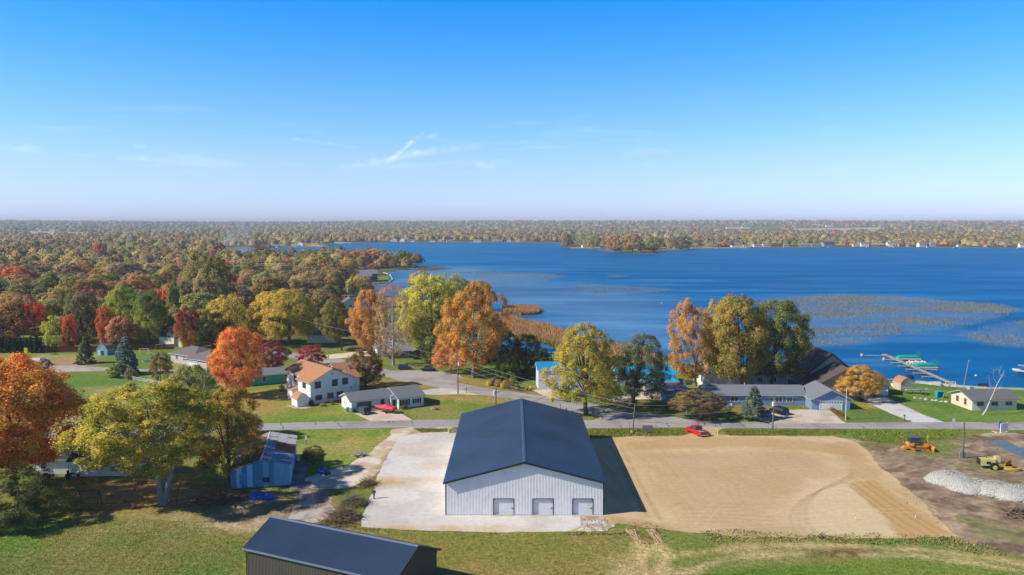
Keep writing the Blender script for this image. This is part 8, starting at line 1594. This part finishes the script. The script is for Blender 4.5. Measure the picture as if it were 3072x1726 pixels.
# shoreline retaining wall: white cap blocks
cap = M('seawall_white', C('d2cec8'), C('b5b0a8'))
def seawall(label, pts, h=.25, w_=.5):
    W = [Vector(at(u, v)) for u, v in pts]; t = thing('seawall', label, 'retaining wall', (W[0].x, W[0].y, 0)); k = 0
    for a, b in zip(W[:-1], W[1:]):
        d = b - a; L_ = d.length; n = max(1, int(L_ / 5))
        for i in range(n):
            p = a.lerp(b, (i + .5) / n) - W[0]; MB().cb(p.x, p.y, h / 2 - .25, L_ / n - .04, w_, h + .5, math.atan2(d.y, d.x)).build('block', cap, t)
seawall('white concrete seawall along the right lawn', [(2590, 1140), (2650, 1141), (2680, 1140), (2760, 1146), (2870, 1158), (2960, 1165), (3080, 1168)])
seawall('pale stone edge of the grassy lake point', [(1062, 848), (1120, 851), (1165, 849), (1178, 839), (1172, 826), (1150, 817)], .3, .45)
# marina pieces on the point: little docks and boats
for i, (u, v, L_, a, tx) in enumerate([(1190, 815, 14, .1, 'white boat lift and pier off the lake point'), (1222, 808, 12, .0, 'second white pier at the tip of the lake point'), (1150, 822, 9, .3, 'small pier in the lake point cove')]):
    P = at(u, v, WATER_Z); t = thing('pier', tx, 'pier', (P[0], P[1], WATER_Z), a); MB().box(0, L_, -.8, .8, .5, .62).build('deck', WHITE, t)
    for x in np.linspace(.5, L_ - .5, 5): MB().tube((x, -.7, -1.4), (x, -.7, 1.3), .08, .08, 5).build('post', WHITE, t)
# boats and piers along the far shore
for i, (u, v, tx) in enumerate([(1070, 728.5, 'far north shore, left'), (1120, 728.5, 'far north shore, centre-left'), (1190, 729, 'far north shore before the white houses'), (1260, 729, 'far north shore, centre'), (1330, 729.5, 'far north shore before the twin houses'), (1410, 730, 'far north shore, centre-right'), (1470, 730, 'far north shore, right'), (1540, 730, 'far north shore before the small cream house'), (1822, 752, 'left tip of the wooded point'), (1990, 754, 'right tip of the wooded point'), (2075, 747, 'before the dark tree across the lake'), (2150, 746, 'before the long blue shore house'), (2240, 745, 'before the white houses across the lake'), (2350, 744.5, 'before the red shore house'), (2480, 744, 'before the dark blue shore house'), (2600, 744, 'far right shore, first'), (2680, 744, 'before the tall white shore house'), (2780, 744.5, 'far right shore, third'), (2860, 745, 'far right shore, fourth'), (3050, 746, 'far right shore, last'), (970, 741, 'end of the left arm of the lake')]):
    P = at(u, v, WATER_Z); t = thing('moored_boat', 'white boat on a lift at the %s' % tx, 'boat', (P[0], P[1], WATER_Z), rnd.uniform(-.4, .4), 'boats moored along the far shore'); MB().loft([hullring(0, 1.2, .1, 1.2), hullring(4, 1.2, .1, 1.2), hullring(7, .3, .7, 1.4)]).build('hull', WHITE, t); MB().box(.5, 4.5, -1.2, 1.2, 2.2, 2.4).build('canopy', WHITE if i % 3 else CY, t); MB().box(1, 1.1, -1, 1, 1.2, 2.2).box(4, 4.1, -1, 1, 1.2, 2.2).build('canopy_post', STEEL, t)
# pylons and masts on the horizon
def pylon(label, u, v, h, mast=False, dist=3200.):
    x = (u - 1536) / FPX * dist; z0 = float(hill(np.array([x]), np.array([dist]))[0]); t = thing('transmission_tower' if not mast else 'radio_mast', label, 'pylon' if not mast else 'mast', (x, dist, z0)); b = h * .1; m = MB()
    if mast: MB().tube((0, 0, 0), (0, 0, h), 1.2, 1.0, 5).build('shaft', STEEL, t); MB().tube((0, 0, h), (0, 0, h + 3), 2, 2, 6).build('beacon', WHITE, t); return
    L4 = [(-1, -1), (1, -1), (1, 1), (-1, 1)]
    for i, (a, c) in enumerate(L4): MB().path([(a * b, c * b, 0), (a * b * .25, c * b * .25, h * .6), (a * b * .12, c * b * .12, h)], .55, 4).build('leg', STEEL, t)
    for k in range(5):
        f0, f1 = k / 5, (k + 1) / 5; w0, w1 = b * (1 - .8 * f0), b * (1 - .8 * f1)
        for i in range(4): a, c = L4[i], L4[(i + 1) % 4]; m.tube((a[0] * w0, a[1] * w0, h * f0 * .9), (c[0] * w1, c[1] * w1, h * f1 * .9), .3, .3, 3)
    m.build('bracing', STEEL, t, kind='stuff')
    for z in (.68, .8, .92): MB().cb(0, 0, h * z, h * .38, .6, .6).build('crossarm', STEEL, t)
pylon('lattice pylon on the horizon at the far left', 43, 690, 52); pylon('lattice pylon on the horizon left of centre woods', 410, 690, 46); pylon('lattice pylon above the left arm of the lake', 704, 690, 50); pylon('lattice pylon on the horizon right of the smoke', 942, 690, 56); pylon('faint lattice pylon over the far north shore', 1254, 690, 42); pylon('faint lattice pylon right of the far north shore', 1501, 690, 42)
pylon('tall thin radio mast above the tan field on the right horizon', 2450, 690, 58, True)
for i, (u, v, wd, tx) in enumerate([(2478, 689, 22, 'long white barn beside the radio mast on the horizon'), (2640, 690, 10, 'white silo-side barn on the right horizon'), (2757, 690, 14, 'white farm building far off right of the silo'), (2180, 690, 40, 'row of white far-off buildings above the golden shore tree'), (2225, 690, 26, 'second row of white far-off buildings on the horizon'), (150, 695, 14, 'white farm buildings in the tan field far left'), (115, 695, 8, 'small white barn in the tan field far left')]):
    P = at(u, v + 4); W = wd * mpp(P[1]); house('far_barn', tx, (P[0], P[1], float(hill(np.array([P[0]]), np.array([P[1]]))[0])), 0, [dict(x0=0, x1=W, y0=0, y1=18, h=7, rise=4, ax='x', oh=.5)], cat='barn', wall=FW[0], roof=FR[4])
# ---------------------------------------------------------------- air
hz = MB().box(-14500, 14500, -13500, 14500, -6, 94).build('haze', None, None)
tag(hz, kind='stuff'); hz['label'] = 'pale blue autumn haze over the whole landscape'; hz['category'] = 'haze'
hm = bpy.data.materials.new('haze_air'); hm.use_nodes = True; n = hm.node_tree.nodes; n.remove(n['Principled BSDF']); pv = n.new('ShaderNodeVolumePrincipled'); pv.inputs['Density'].default_value = 1.05e-4; pv.inputs['Color'].default_value = (.78, .88, 1.0, 1); pv.inputs['Anisotropy'].default_value = 0
hm.node_tree.links.new(pv.outputs[0], n['Material Output'].inputs['Volume']); hz.data.materials.append(hm)

# ---------------------------------------------------------------- smoke of a leaf fire by the inlet
P = at(716, 782); sm = lump(None, 26, 22, 46, 16, 8, .1, 12, 1.5).build('smoke', None, None); sm.location = (P[0], P[1], 0); tag(sm, 'thin blue smoke rising beside the plum-coloured tree at the inlet', 'smoke', kind='stuff')
smm = bpy.data.materials.new('smoke_air'); smm.use_nodes = True; n = smm.node_tree.nodes; l = smm.node_tree.links; n.remove(n['Principled BSDF']); pv = n.new('ShaderNodeVolumePrincipled'); pv.inputs['Color'].default_value = (.8, .9, 1, 1); g = n.new('ShaderNodeTexCoord'); z = n.new('ShaderNodeTexNoise'); z.inputs['Scale'].default_value = .07; z.inputs['Detail'].default_value = 3; l.new(g.outputs['Object'], z.inputs['Vector']); r = n.new('ShaderNodeMapRange'); r.inputs['From Min'].default_value = .45; r.inputs['From Max'].default_value = .75; r.inputs['To Max'].default_value = .035; l.new(z.outputs[0], r.inputs['Value']); l.new(r.outputs[0], pv.inputs['Density']); l.new(pv.outputs[0], n['Material Output'].inputs['Volume']); sm.data.materials.append(smm)
# things that would otherwise share words are told apart by their place among their likes
by = {}
for o in COL.objects:
    if o.parent is None and o.get('label') and o.get('category'): by.setdefault(o['label'], []).append(o)
W2 = {2: ['left-hand', 'right-hand'], 3: ['leftmost', 'middle', 'rightmost'], 4: ['leftmost', 'second', 'third', 'rightmost'], 5: ['leftmost', 'second', 'third', 'fourth', 'rightmost']}
for k, os_ in by.items():
    if len(os_) > 1 and len(os_) in W2:
        os_.sort(key=lambda o: o.location.x / o.location.y)
        for o, w_ in zip(os_, W2[len(os_)]): o['label'] = w_ + ' ' + k
